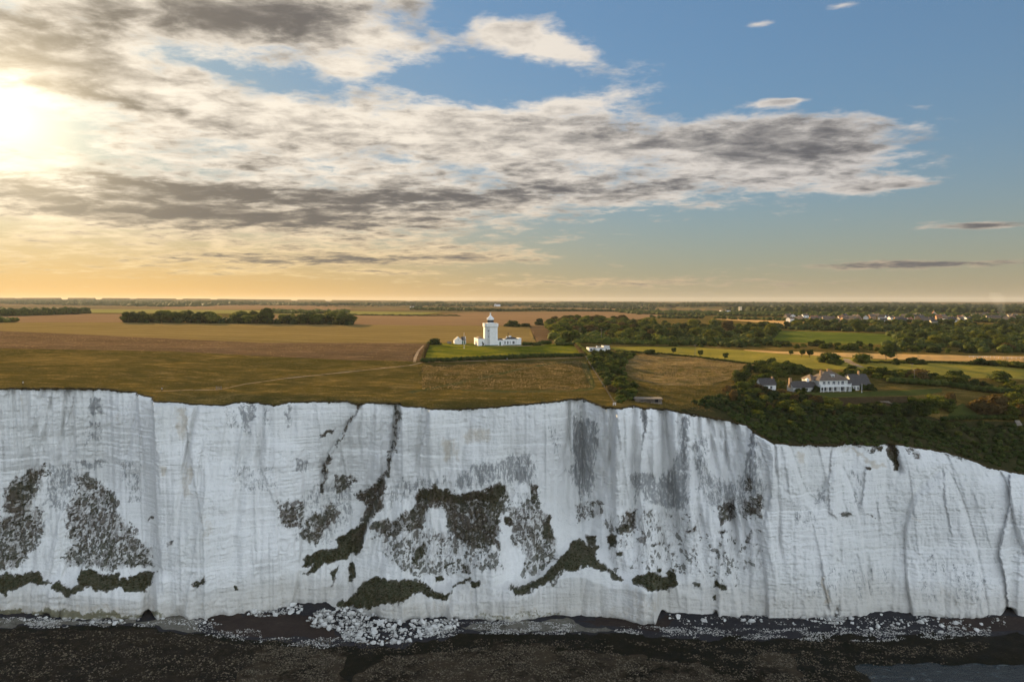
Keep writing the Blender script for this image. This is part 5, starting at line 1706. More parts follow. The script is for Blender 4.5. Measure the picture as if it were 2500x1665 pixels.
M_grassG = foliage_mat('dry_grass_blades', (0.11, 0.080, 0.036), (0.20, 0.145, 0.07), (0.34, 0.25, 0.14), 0.40, 0.12, (1.1, 1.05, 0.9))
M_grassD = foliage_mat('green_brown_blades', (0.060, 0.052, 0.018), (0.11, 0.085, 0.03), (0.20, 0.145, 0.06), 0.40, 0.10, (1.15, 1.1, 0.85))
ng = grass_stuff('grass', 'dry golden grass standing in the meadows', [
    ([(1520, 884), (1545, 872), (1570, 863), (1606, 864), (1697, 873), (1843, 891), (1800, 905), (1782, 925), (1740, 938), (1680, 943), (1600, 938), (1545, 925), (1520, 905)], 13000, 0.5),
    ([(1030, 892), (1230, 889), (1425, 880), (1442, 925), (1446, 946), (1382, 954), (1127, 951), (1030, 952)], 9000, 0.36),
    ([(-100, 804), (0, 808), (212, 817), (425, 827), (637, 837), (980, 837.5), (1044, 840), (1030, 882), (849, 879), (637, 869), (425, 858), (212, 854), (0, 851), (-100, 850)], 12000, 0.35)], M_grassG, 401)
ng += grass_stuff('grass', 'rough green and brown turf along the cliff top', [
    ([(-120, 856), (0, 854), (212, 858), (425, 862), (637, 874), (849, 884), (1025, 890), (1025, 985), (980, 982), (850, 976), (700, 979), (600, 979), (480, 982), (380, 974), (330, 955), (200, 945), (0, 945), (-120, 945)], 15000, 0.24),
    ([(1025, 955), (1440, 955), (1490, 985), (1460, 984), (1420, 969), (1330, 978), (1180, 990), (1050, 992), (1025, 985)], 2500, 0.25),
    ([(1530, 930), (1600, 942), (1740, 942), (1790, 930), (1800, 960), (1760, 1010), (1660, 1000), (1560, 985)], 5000, 0.5)], M_grassD, 402)
print('grass', ng)


def turf_fringe():
    """ragged turf hanging over the cliff edge"""
    r = np.random.default_rng(9)
    n = 14000
    px = r.uniform(-300, 2800, n)
    k = np.interp(px, CPX, np.arange(len(CPX)))
    ki = np.clip(k.astype(int), 0, len(CPX) - 1)
    P = CLIFF[NR - 1, ki].copy()
    P[:, 0] += r.uniform(-.3, .3, n)
    P[:, 1] += r.uniform(-.25, 0.5, n)
    P[:, 2] += r.uniform(-1.0, .12, n) * (0.25 + np.abs(fbm(px / 30.0, px * 0 + 2.2, 92, 3)))
    V, F = scatter(P, r.uniform(0.15, 0.55, n), (1.2, 1, 0.7), 0.5, None, 10)
    tag(mesh_np('turf_fringe', V, F, M_fringe), 'ragged dark turf fringe along the top edge of the cliff', 'turf', kind='stuff')


M_fringe = foliage_mat('turf_edge', (0.035, 0.028, 0.012), (0.065, 0.05, 0.02), (0.11, 0.08, 0.035), 0.1, 0.3)
turf_fringe()

# ================================================================== fallen chalk and stones on the shore
M_boulder = flat('fallen_chalk', (0.66, 0.65, 0.62), 0.95, 0.2, 0.9)


def rock_mesh(seed):
    r = np.random.default_rng(seed)
    P = r.normal(size=(15, 3))
    P /= np.linalg.norm(P, axis=1)[:, None]
    P *= np.array([1.0, 0.8, 0.62]) * r.uniform(0.82, 1.1, (15, 1))
    bm = bmesh.new()
    vs = [bm.verts.new(p) for p in P]
    bmesh.ops.convex_hull(bm, input=vs)
    for v in [v for v in bm.verts if not v.link_faces]:
        bm.verts.remove(v)
    me = bpy.data.meshes.new('boulder')
    bm.to_mesh(me)
    bm.free()
    me.materials.append(M_boulder)
    return me


ROCKS = [rock_mesh(500 + i) for i in range(9)]


def boulders(poly, n, lo, hi, lab, grp, mind=0.8, pile=0.0):
    g = shore_at(np.array([p[0] for p in poly], float), np.array([p[1] for p in poly], float))[:, :2]
    a, b = g.min(0), g.max(0)
    q = rng.uniform(0, 1, (n * 60, 2)) * (b - a) + a
    q = q[inpoly(q[:, 0], q[:, 1], [tuple(k) for k in g])]
    res = np.zeros((0, 3))
    for p in q:
        s = lo + (hi - lo) * random.random() ** 2.4
        if len(res) and (((res[:, :2] - p) ** 2).sum(1) < (mind * (s + res[:, 2])) ** 2).any():
            continue
        res = np.concatenate([res, [[p[0], p[1], s]]])
        if len(res) >= n:
            break
    for x, y, s in res:
        o = bpy.data.objects.new('boulder', random.choice(ROCKS))
        C.objects.link(o)
        f = (y - a[1]) / (b[1] - a[1])
        o.location = (x, y, float(beach_z(x, y)) + s * 0.25 + pile * f * f)
        o.rotation_euler = (random.uniform(-.5, .5), random.uniform(-.5, .5), random.uniform(0, 6.28))
        o.scale = (s, s * random.uniform(0.8, 1.1), s * random.uniform(0.75, 1.1))
        REG.append((tag(o, lab, 'boulder', grp), grp, 'boulder', 'white chalk', s))


HEAP_A = [(748, 1520), (770, 1500), (820, 1492), (880, 1502), (960, 1516), (1040, 1518), (1110, 1516), (1130, 1528), (1080, 1545), (1000, 1566), (900, 1574), (840, 1566), (830, 1545), (760, 1532)]
HEAP_B = [(600, 1500), (640, 1490), (700, 1482), (740, 1480), (735, 1496), (680, 1502), (640, 1506)]
HEAP_C = [(1955, 1512), (1975, 1500), (2005, 1484), (2030, 1480), (2045, 1496), (2068, 1510), (2060, 1524), (2000, 1522)]
boulders(HEAP_A, 180, 0.6, 1.95, 'white chalk boulder in the big rockfall heap below the green mound', 'boulders of the big rockfall', 0.50, 2.4)
boulders(HEAP_B, 26, 0.5, 1.9, 'white chalk boulder at the cliff foot left of the big rockfall', 'boulders left of the big rockfall', 0.62, 1.0)
boulders(HEAP_C, 52, 0.5, 1.5, 'white chalk boulder in the small cone-shaped rockfall on the right', 'boulders of the small rockfall', 0.55, 4.5)
boulders([(2060, 1505), (2180, 1500), (2420, 1520), (2400, 1545), (2100, 1545), (1900, 1535), (1880, 1515)], 36, 0.45, 1.7, 'white chalk boulder lying loose on the dark shingle at the right', 'loose boulders on the right', 0.9)
boulders([(1620, 1500), (1860, 1506), (1860, 1520), (1700, 1520), (1640, 1515)], 14, 0.5, 1.8, 'white chalk boulder on the shingle below the small cave', 'loose boulders below the cave', 0.9)
boulders([(60, 1494), (125, 1500), (230, 1512), (500, 1508), (560, 1510), (480, 1530), (240, 1522), (60, 1515)], 22, 0.5, 1.6, 'pale chalk boulder on the chalk platform at the left', 'loose boulders on the left', 0.9)


def rubble():
    r = np.random.default_rng(77)
    Ps, Ss = [], []
    for poly, n, lo, hi, pile in [(HEAP_A, 3800, .12, .6, 2.2), (HEAP_B, 700, .1, .4, .8), (HEAP_C, 900, .1, .4, 4.0),
                            ([(300, 1512), (480, 1508), (640, 1540), (640, 1570), (480, 1550), (380, 1528)], 1400, .1, .35, 0), ([(-200, 1505), (120, 1506), (300, 1514), (380, 1530), (100, 1534), (-200, 1526)], 1800, .1, .4, 0),
                            ([(640, 1560), (830, 1555), (850, 1585), (700, 1580)], 500, .1, .35, 0), ([(1100, 1520), (1250, 1515), (1400, 1520), (1420, 1548), (1160, 1550), (1060, 1560)], 1700, .1, .35, 0),
                            ([(1500, 1528), (1900, 1535), (2000, 1530), (2420, 1530), (2420, 1556), (2150, 1566), (1950, 1562), (1700, 1560), (1500, 1545)], 3600, .09, .36, 0), ([(1640, 1500), (2460, 1505), (2460, 1530), (1640, 1525)], 420, .1, .5, 0)]:
        g = shore_at(np.array([p[0] for p in poly], float), np.array([p[1] for p in poly], float))[:, :2]
        a, b = g.min(0), g.max(0)
        q = r.uniform(0, 1, (n * 3, 2)) * (b - a) + a
        q = q[inpoly(q[:, 0], q[:, 1], [tuple(k) for k in g])]
        q = q[fbm(q[:, 0] / 11.0, q[:, 1] / 4.0, 88, 3) > 0.05 + 0.3 * r.uniform(-1, 1, len(q))][:n]
        s = lo + (hi - lo) * r.uniform(0, 1, len(q)) ** 3
        f = (q[:, 1] - a[1]) / (b[1] - a[1])
        Ps.append(np.stack([q[:, 0], q[:, 1], beach_z(q[:, 0], q[:, 1]) + s * 0.3 + pile * f * f * r.uniform(0.6, 1, len(q))], 1))
        Ss.append(s)
    V, F = scatter(np.concatenate(Ps), np.concatenate(Ss), (1.2, 1, 0.8), 0.3, None, 12)
    tag(mesh_np('chalk_rubble', V, F, flat('chalk_rubble', (0.50, 0.49, 0.46), 0.95, 0.3, 0.7)), 'small white chalk rubble strewn along the foot of the cliff', 'rubble', kind='stuff')
    # stones and weed on the reef
    Ps, Ss = [], []
    for poly, n, lo, hi in [([(637, 1575), (760, 1578), (850, 1590), (830, 1640), (860, 1700), (560, 1700), (600, 1640)], 4500, .10, .38), ([(860, 1660), (940, 1600), (1100, 1590), (1250, 1570), (1480, 1592), (1640, 1615), (1720, 1620), (1790, 1668), (1800, 1700), (820, 1700)], 9000, .10, .38),
                            ([(1870, 1590), (1930, 1595), (1945, 1640), (1960, 1690), (1870, 1690), (1850, 1640)], 900, .1, .35), ([(-300, 1535), (400, 1540), (640, 1580), (600, 1690), (-300, 1690)], 5500, .1, .45), ([(1500, 1560), (2450, 1570), (2300, 1620), (1700, 1610)], 2200, .1, .4), ([(1700, 1600), (2160, 1620), (2160, 1690), (1750, 1690)], 1800, .1, .4), ([(600, 1560), (1500, 1560), (1500, 1600), (600, 1600)], 1800, .1, .35)]:
        g = shore_at(np.array([p[0] for p in poly], float), np.array([p[1] for p in poly], float))[:, :2]
        a, b = g.min(0), g.max(0)
        q = r.uniform(0, 1, (n * 3, 2)) * (b - a) + a
        q = q[inpoly(q[:, 0], q[:, 1], [tuple(k) for k in g])]
        q = q[fbm(q[:, 0] / 9.0, q[:, 1] / 6.0, 89, 3) > -0.1 + 0.3 * r.uniform(-1, 1, len(q))][:n]
        s = lo + (hi - lo) * r.uniform(0, 1, len(q)) ** 2
        Ps.append(np.stack([q[:, 0], q[:, 1], beach_z(q[:, 0], q[:, 1]) + s * 0.2], 1))
        Ss.append(s)
    m, nt, b = new_mat('reef_stone')
    n_ = noise(nt, posn(nt), 1.3, 3.0, 0.7)
    nt.links.new(mixc(nt, n_.smooth(0.40, 0.66), (0.035, 0.028, 0.018), (0.21, 0.175, 0.125)), b.inputs['Base Color'])
    V, F = scatter(np.concatenate(Ps), np.concatenate(Ss), (1.2, 1, 0.7), 0.35, None, 13)
    tag(mesh_np('reef_stones', V, F, m), 'brown stones and shells covering the dark reef in the foreground', 'stones', kind='stuff')


rubble()


# ================================================================== buildings
class MB:
    """collects boxes, prisms and tubes and links them as ONE mesh object"""
    def __init__(s):
        s.V, s.F = [], []

    def poly(s, pts, faces):
        n = len(s.V)
        s.V += [tuple(p) for p in pts]
        s.F += [tuple(i + n for i in f) for f in faces]
        return s

    def box(s, x0, x1, y0, y1, z0, z1):
        return s.poly([(x0, y0, z0), (x1, y0, z0), (x1, y1, z0), (x0, y1, z0), (x0, y0, z1), (x1, y0, z1), (x1, y1, z1), (x0, y1, z1)],
                      [(0, 3, 2, 1), (4, 5, 6, 7), (0, 1, 5, 4), (1, 2, 6, 5), (2, 3, 7, 6), (3, 0, 4, 7)])

    def rings(s, rings, cap=True):
        """rings: list of point lists of equal length, bottom to top"""
        n0, k = len(s.V), len(rings[0])
        for r in rings:
            s.V += [tuple(p) for p in r]
        for i in range(len(rings) - 1):
            for q in range(k):
                a, b = n0 + i * k + q, n0 + i * k + (q + 1) % k
                s.F.append((a, b, b + k, a + k))
        if cap:
            s.F.append(tuple(n0 + q for q in range(k))[::-1])
            s.F.append(tuple(n0 + (len(rings) - 1) * k + q for q in range(k)))
        return s

    def lathe(s, prof, sides=16, c=(0, 0), rot=0.0):
        return s.rings([[(c[0] + r * math.cos(2 * math.pi * q / sides + rot), c[1] + r * math.sin(2 * math.pi * q / sides + rot), z) for q in range(sides)] for r, z in prof])

    def tube(s, a, b, r0, r1=None, sides=6):
        a, b = Vector(a), Vector(b)
        r1 = r0 if r1 is None else r1
        ax = (b - a).normalized()
        t = ax.orthogonal().normalized()
        u = ax.cross(t)
        return s.rings([[c + (t * math.cos(2 * math.pi * q / sides) + u * math.sin(2 * math.pi * q / sides)) * r for q in range(sides)] for c, r in ((a, r0), (b, r1))])

    def gable(s, x0, x1, y0, y1, z0, z1, over=0.25, th=0.16):
        """pitched roof with its ridge along x, a thin slab"""
        ym = (y0 + y1) / 2
        k = over * (z1 - z0) / ((y1 - y0) / 2)
        o = [(x0 - over, y0 - over, z0 - k), (x1 + over, y0 - over, z0 - k), (x1 + over, ym, z1), (x0 - over, ym, z1), (x0 - over, y1 + over, z0 - k), (x1 + over, y1 + over, z0 - k)]
        t = [(x, y, z + th) for x, y, z in o]
        return s.poly(o + t, [(0, 3, 2, 1), (3, 4, 5, 2), (6, 7, 8, 9), (9, 8, 11, 10), (0, 1, 7, 6), (5, 4, 10, 11), (1, 2, 8, 7), (2, 5, 11, 8), (3, 0, 6, 9), (4, 3, 9, 10)])

    def hip(s, x0, x1, y0, y1, z0, z1, rx0, rx1, over=0.4, th=0.18):
        """hipped roof with a ridge from rx0 to rx1"""
        ym = (y0 + y1) / 2
        a = [(x0 - over, y0 - over, z0), (x1 + over, y0 - over, z0), (x1 + over, y1 + over, z0), (x0 - over, y1 + over, z0)]
        b = [(x, y, z0 + th) for x, y, z in a]
        return s.poly(a + b + [(rx0, ym, z1), (rx1, ym, z1)], [(3, 2, 1, 0), (0, 1, 5, 4), (1, 2, 6, 5), (2, 3, 7, 6), (3, 0, 4, 7), (4, 5, 9, 8), (6, 7, 8, 9), (5, 6, 9), (7, 4, 8)])

    def gwall(s, x0, x1, y0, y1, z0, z1, zr):
        """walls with gable ends under a ridge along x"""
        ym = (y0 + y1) / 2
        return s.poly([(x0, y0, z0), (x1, y0, z0), (x1, y1, z0), (x0, y1, z0), (x0, y0, z1), (x1, y0, z1), (x1, y1, z1), (x0, y1, z1), (x0, ym, zr), (x1, ym, zr)],
                      [(0, 3, 2, 1), (0, 1, 5, 4), (2, 3, 7, 6), (1, 2, 6, 9, 5), (3, 0, 4, 8, 7), (4, 5, 9, 8), (6, 7, 8, 9)])

    def build(s, name, mat, parent=None, smooth=False, loc=None, rz=None):
        me = bpy.data.meshes.new(name)
        me.from_pydata(s.V, [], s.F)
        me.materials.append(mat)
        if smooth:
            for p in me.polygons:
                p.use_smooth = True
        o = bpy.data.objects.new(name, me)
        C.objects.link(o)
        if parent:
            o.parent = parent
        if loc is not None:
            o.location = loc
        if rz:
            o.rotation_euler = (0, 0, rz)
        return o


def empty(name, loc, rz=0.0):
    e = bpy.data.objects.new(name, None)
    C.objects.link(e)
    e.location = loc
    e.rotation_euler = (0, 0, rz)
    return e


M_white = flat('white_render', (0.78, 0.78, 0.77), 0.85, 0.07, 0.6)
M_trim = flat('white_paint', (0.8, 0.8, 0.79), 0.6, 0.04, 1.0)
M_slate = flat('grey_slate', (0.075, 0.068, 0.066), 0.7, 0.3, 1.4)
M_tile = flat('brown_tiles', (0.15, 0.115, 0.09), 0.85, 0.3, 1.4)
M_tilered = flat('red_tiles', (0.28, 0.12, 0.07), 0.85, 0.3, 1.0)
M_brick = flat('warm_brick', (0.34, 0.22, 0.13), 0.9, 0.25, 2.0)
M_green = flat('green_paint', (0.02, 0.09, 0.05), 0.6, 0.1, 1.0)
M_black = flat('black_iron', (0.015, 0.015, 0.017), 0.5, 0.2, 2.0)
M_conc = flat('weathered_concrete', (0.22, 0.185, 0.15), 0.95, 0.25, 0.7)
M_timber = flat('grey_timber', (0.20, 0.17, 0.14), 0.95, 0.25, 3.0)
M_gold_m = flat('gilt_metal', (0.75, 0.62, 0.45), 0.4, 0.1, 2.0)
M_cream = flat('cream_render', (0.62, 0.54, 0.40), 0.9, 0.1, 1.0)
M_dark = flat('opening_shade', (0.02, 0.022, 0.025), 0.9, 0.2, 1.0)  # near-black panels painted as the shade inside openings


def glass_mat():
    m, nt, b = new_mat('window_glass')
    b.inputs['Base Color'].default_value = (0.03, 0.04, 0.05, 1)
    b.inputs['Roughness'].default_value = 0.12
    b.inputs['Specular IOR Level'].default_value = 0.6
    return m


M_glass = glass_mat()


def window(parent, x, z, w, h, y, cols=2, rows=2, frame=0.07, label=None):
    """sash window on a wall that faces -y at depth y: a frame proud of the wall with its panes as sub-parts"""
    f = MB()
    f.box(x - w / 2 - frame, x - w / 2, y - 0.07, y + 0.03, z - frame, z + h + frame)
    f.box(x + w / 2, x + w / 2 + frame, y - 0.07, y + 0.03, z - frame, z + h + frame)
    f.box(x - w / 2, x + w / 2, y - 0.07, y + 0.03, z + h, z + h + frame)
    f.box(x - w / 2 - 0.05, x + w / 2 + 0.05, y - 0.12, y + 0.03, z - frame - 0.06, z)
    for i in range(1, cols):
        xx = x - w / 2 + w * i / cols
        f.box(xx - 0.02, xx + 0.02, y - 0.05, y + 0.02, z, z + h)
    for i in range(1, rows):
        zz = z + h * i / rows
        f.box(x - w / 2, x + w / 2, y - 0.045, y + 0.02, zz - 0.02, zz + 0.02)
    fo = f.build('window', M_trim, parent)
    for i in range(cols):
        for k in range(rows):
            MB().box(x - w / 2 + w * i / cols + 0.02, x - w / 2 + w * (i + 1) / cols - 0.02, y - 0.02, y + 0.01, z + h * k / rows + 0.02, z + h * (k + 1) / rows - 0.02).build('pane', M_glass, fo)
    return fo


def door(parent, x, z, w, h, y, mat=None):
    d = MB().box(x - w / 2, x + w / 2, y - 0.05, y + 0.03, z, z + h).build('door', mat or M_green, parent)
    MB().box(x - w / 2 - 0.08, x - w / 2, y - 0.07, y + 0.03, z, z + h + 0.08).box(x + w / 2, x + w / 2 + 0.08, y - 0.07, y + 0.03, z, z + h + 0.08).box(x - w / 2, x + w / 2, y - 0.07, y + 0.03, z + h, z + h + 0.08).build('door_frame', M_trim, d)
    MB().box(x + w / 2 - 0.16, x + w / 2 - 0.08, y - 0.10, y - 0.05, z + h * 0.48, z + h * 0.52).build('handle', M_black, d)
    return d


# ------------------------------------------------------------------ the lighthouse
def lighthouse():
    p = gp(1197, 844.0)
    e = empty('lighthouse', (p.x, p.y + 4.3, p.z - 0.02), R(12))
    W2, ch = 4.15, 1.15

    def ring(w, c, z):
        return [(-w + c, -w, z), (w - c, -w, z), (w, -w + c, z), (w, w - c, z), (w - c, w, z), (-w + c, w, z), (-w, w - c, z), (-w, -w + c, z)]
    t = MB().rings([ring(W2 + .05, ch, -0.3), ring(W2, ch, 0.5), ring(W2 - .12, ch, 12.2)]).build('tower', M_white, e)
    MB().rings([ring(W2 + .10, ch, -0.25), ring(W2 + .08, ch, 0.42)]).build('plinth', M_green, t)
    MB().rings([ring(W2 + .05, ch, 11.55), ring(W2 + .35, ch + .1, 12.1), ring(W2 + .36, ch + .1, 12.25)]).build('cornice', M_white, t)
    g = MB().rings([ring(W2 + .30, ch + .1, 12.25), ring(W2 + .30, ch + .1, 13.75)]).build('gallery', M_white, e)
    MB().rings([ring(W2 + .38, ch + .12, 13.75), ring(W2 + .38, ch + .12, 13.95)]).build('coping', M_trim, g)
    k = 0
    for i in range(9):
        x = -3.0 + i * 0.75
        MB().box(x - .11, x + .11, -W2 - .33, -W2 + .05, 11.78, 12.2).build('bracket', M_white, g)
    # lantern
    MB().lathe([(2.35, 13.9), (2.35, 14.35), (2.2, 14.4)], 16).build('lantern_base', M_white, e)
    lr = MB().lathe([(1.95, 14.38), (1.95, 16.1)], 16).build('lantern_glazing', M_glass, e)
    for q in range(16):
        a = 2 * math.pi * q / 16
        b = 2 * math.pi * (q + 0.75) / 16
        MB().tube((2.02 * math.cos(a), 2.02 * math.sin(a), 14.38), (2.02 * math.cos(b), 2.02 * math.sin(b), 16.1), 0.035, None, 4).build('astragal', M_black, lr)
    MB().lathe([(2.04, 15.2), (2.04, 15.26)], 16).build('glazing_ring', M_black, lr)
    rf = MB().lathe([(2.2, 16.05), (2.25, 16.75), (2.42, 16.8), (2.42, 17.05)], 16).build('lantern_cornice', M_trim, e)
    r2 = MB().lathe([(2.38, 17.02), (1.5, 17.8), (0.8, 18.5), (0.28, 19.2), (0.22, 19.5)], 16).build('lantern_roof', M_trim, e)
    MB().lathe([(0.2, 19.45), (0.45, 19.6), (0.52, 19.85), (0.40, 20.1), (0.12, 20.2), (0.06, 20.7)], 12).build('finial', M_trim, r2, True)
    MB().box(-.05, .75, -.03, .03, 20.62, 20.92).poly([(-.75, 0, 20.62), (-.2, -.03, 20.78), (-.2, .03, 20.78), (-.75, 0, 20.95)], [(0, 1, 3), (0, 3, 2), (1, 2, 3), (0, 2, 1)]).build('weather_vane', M_gold_m, r2)
    # gallery rail
    rl = MB()
    for i in range(9):
        x = -3.2 + i * 0.8
        rl.tube((x, -W2 - .15, 13.9), (x, -W2 - .15, 14.5), 0.03, None, 4)
    rl.tube((-3.4, -W2 - .15, 14.5), (3.4, -W2 - .15, 14.5), 0.03, None, 4)
    rl.build('gallery_rail', M_trim, e)
    # iron ladder mast up the left of the front face
    lx0, lx1, y = -2.45, -1.45, -W2 - 0.28
    ld = MB()
    for x in (lx0, lx1):
        ld.tube((x, y, 0.2), (x, y + .1, 13.4), 0.055, None, 5)
    ld.build('ladder', M_black, e)
    lad = bpy.data.objects[-1] if False else None
    for i in range(11):
        z = 0.6 + i * 1.15
        a, b = ((lx0, y, z), (lx1, y, z + 1.1)) if i % 2 else ((lx1, y, z), (lx0, y, z + 1.1))
        MB().tube(a, b, 0.04, None, 4).tube((lx0, y, z), (lx1, y, z), 0.03, None, 4).build('ladder_brace', M_black, e)
    for x, z in ((-2.2, 9.0), (-1.7, 9.0), (-1.95, 5.2)):
        window(e, x, z, 0.34, 0.75, -W2 + 0.02, 1, 1, 0.05)
    # left range: a long white block that runs back behind the tower
    a = MB().box(-8.4, -4.05, -2.6, 13.5, -0.3, 4.1).build('side_range', M_white, e)
    MB().box(-8.5, -3.95, -2.7, 13.6, 4.1, 4.35).build('parapet', M_trim, a)
    MB().hip(-8.0, -4.3, -1.5, 12.5, 4.3, 5.5, -6.4, -5.9, 0.1).build('side_roof', M_tile, a)
    MB().box(-8.45, -4.0, -2.65, 13.55, -0.3, 0.35).build('side_plinth', M_white, a)
    for yy in (0.5, 4.0, 8.0):
        w = MB().box(-8.46, -8.36, yy - .4, yy + .4, 1.2, 2.9).build('side_window', M_glass, a)
        MB().box(-8.5, -8.38, yy - .5, yy + .5, 1.05, 1.2).box(-8.5, -8.38, yy - .5, yy + .5, 2.9, 3.02).build('sill', M_trim, w)
    window(e, -5.6, 1.2, 0.7, 1.4, -2.6, 2, 2)
    # link with the green door
    l = MB().box(4.05, 7.6, -3.2, 3.2, -0.3, 3.35).build('link_block', M_white, e)
    MB().gable(4.3, 7.4, -3.0, 3.0, 3.35, 4.2, 0.1).build('link_roof', M_tile, l)
    door(e, 5.6, 0.1, 0.95, 2.25, -3.2)
    # right range with windows
    r = MB().box(7.6, 19.2, -3.4, 3.6, -0.3, 3.75).build('right_range', M_white, e)
    MB().box(7.55, 19.25, -3.46, 3.66, -0.3, 0.32).build('range_plinth', M_green, r)
    MB().box(7.5, 19.3, -3.5, 3.7, 3.75, 3.92).build('range_cornice', M_trim, r)
    MB().hip(9.0, 17.2, -3.2, 3.4, 3.9, 5.1, 11.2, 15.2, 0.1).build('range_roof', M_slate, e)
    MB().box(17.4, 19.2, -3.4, 3.6, 3.9, 4.5).build('end_parapet', M_white, r)
    for x, w, c in ((8.7, .7, 1), (10.5, .9, 2), (12.0, .4, 1), (14.2, 1.4, 3)):
        window(e, x, 0.85, w, 1.85, -3.4, c, 2)
    MB().tube((15.8, -3.55, 0), (15.8, -3.55, 3.6), 0.07).build('downpipe', M_black, r)
    MB().tube((11.2, -1.0, 4.0), (11.2, -1.0, 7.7), 0.17, None, 8).lathe([(0.26, 7.5), (0.26, 7.8)], 8, (11.2, -1.0)).build('stove_flue', M_black, e)
    MB().box(10.2, 10.9, -.2, .7, 4.2, 5.5).build('chimney', M_white, e)
    c2 = MB().box(12.1, 13.6, .6, 1.5, 4.3, 5.9).build('chimney', M_white, e)
    for i in range(3):
        MB().lathe([(0.14, 5.9), (0.12, 6.25)], 8, (12.4 + i * .45, 1.05)).build('chimney_pot', M_brick, c2)
    e.scale = (1.12, 1.12, 1.12)
    tag(e, 'white lighthouse tower with domed lantern and low white ranges on the lawn', 'lighthouse')
    s = shrub(Vector((p.x - 4.9, p.y + 0.4, p.z)), 2.6, 'dark', 'small green cone-shaped shrub at the left foot of the lighthouse', sx=0.42)
    return e


lighthouse()


def hut():
    p = gp(1117, 840.2)
    e = empty('gabled_hut', (p.x, p.y + 2.4, p.z - 0.03), R(10))
    # front gable block (ridge runs back) and a wing to the right
    w = MB().poly([(-2.4, -2.4, -.2), (2.4, -2.4, -.2), (2.4, 4.5, -.2), (-2.4, 4.5, -.2), (-2.4, -2.4, 2.3), (2.4, -2.4, 2.3), (2.4, 4.5, 2.3), (-2.4, 4.5, 2.3), (0, -2.4, 4.5), (0, 4.5, 4.5)],
                  [(0, 3, 2, 1), (0, 1, 5, 8, 4), (2, 3, 7, 9, 6), (1, 2, 6, 5), (3, 0, 4, 7), (4, 8, 9, 7), (8, 5, 6, 9)]).build('wall', M_white, e)
    o = 0.18
    for sgn in (-1, 1):
        MB().poly([(sgn * 2.65, -2.2, 2.1), (sgn * 2.65, 4.3, 2.1), (0, 4.3, 4.53), (0, -2.2, 4.53), (sgn * 2.65, -2.2, 2.28), (sgn * 2.65, 4.3, 2.28), (0, 4.3, 4.71), (0, -2.2, 4.71)],
                  [(0, 1, 2, 3), (7, 6, 5, 4), (0, 3, 7, 4), (1, 5, 6, 2), (0, 4, 5, 1), (3, 2, 6, 7)]).build('roof', M_slate, e)
        MB().poly([(sgn * 2.75, -2.55, 2.0), (0, -2.55, 4.55), (0, -2.55, 4.85), (sgn * 2.75, -2.55, 2.3), (sgn * 2.75, -2.2, 2.0), (0, -2.2, 4.55), (0, -2.2, 4.85), (sgn * 2.75, -2.2, 2.3)],
                  [(0, 1, 2, 3), (7, 6, 5, 4), (0, 4, 5, 1), (3, 2, 6, 7), (0, 3, 7, 4)]).build('gable_coping', M_trim, e)
    v = MB().rings([[(0.2 * math.cos(a), y, 2.75 + 0.25 * math.sin(a)) for a in [k * math.pi / 4 for k in range(8)]] for y in (-2.36, -2.43)]).build('round_vent', M_dark, e)
    wg = MB().gwall(2.4, 5.0, -0.9, 4.2, -.2, 2.3, 4.4).build('wing', M_white, e)
    MB().gable(2.4, 4.9, -0.9, 4.2, 2.3, 4.42, 0.12).build('wing_roof', M_slate, e)
    MB().poly([(4.9, -1.2, 2.0), (4.9, 1.65, 4.85), (4.9, 4.5, 2.0), (5.2, -1.2, 2.0), (5.2, 1.65, 4.85), (5.2, 4.5, 2.0), (4.9, -1.2, -.1), (5.2, -1.2, -.1), (4.9, 4.5, -.1), (5.2, 4.5, -.1)],
              [(0, 1, 4, 3), (1, 2, 5, 4), (6, 0, 3, 7), (2, 8, 9, 5), (3, 4, 5, 9, 7), (6, 8, 2, 1, 0)]).build('end_gable', M_trim, e)
    door(e, 2.95, 0.05, 0.7, 1.95, -0.9)
    door(e, 4.2, 0.05, 1.2, 2.05, -0.9)
    e.scale = (1.12, 1.12, 1.12)
    tag(e, 'small white gabled hut with slate roof and green doors, left of the lighthouse', 'hut')
    t = MB().box(-1.5, 1.5, -.4, .4, 0, 1.2).poly([(-1.7, -.5, 1.2), (1.7, -.5, 1.2), (1.2, .3, 1.55), (-1.0, .3, 1.6)], [(0, 1, 2, 3)]).build('log_pile', M_timber)
    q = gp(1097, 839.0)
    t.location = q
    tag(t, 'low grey pile under a cover beside the white hut', 'pile')


hut()


def pole(name, px, py, h, r, mat, label, cat, arms=0, top=None):
    p = gp(px, py)
    e = empty(name, (p.x, p.y, p.z - 0.2))
    MB().tube((0, 0, 0), (0, 0, h), r, r * 0.6, 8).build('shaft', mat, e)
    if top == 'ball':
        MB().lathe([(0.02, h - .02), (0.14, h + .06), (0.14, h + .18), (0.02, h + .26)], 8).build('finial', M_gold_m, e, True)
        MB().lathe([(0.22, 0), (0.22, .4), (.12, .5)], 8).build('base', M_trim, e)
        MB().box(-.06, .06, -r - .06, -r + .02, 1.0, 1.15).build('cleat', M_black, e)
    for k in range(arms):
        MB().box(-.9, .9, -.06, .06, h - .5 - k * .5, h - .38 - k * .5).build('crossarm', M_timber, e)
        for x in (-.75, 0, .75):
            MB().lathe([(.05, h - .38 - k * .5), (.06, h - .2 - k * .5)], 6, (x, 0)).build('insulator', M_trim, e)
    return tag(e, label, cat)


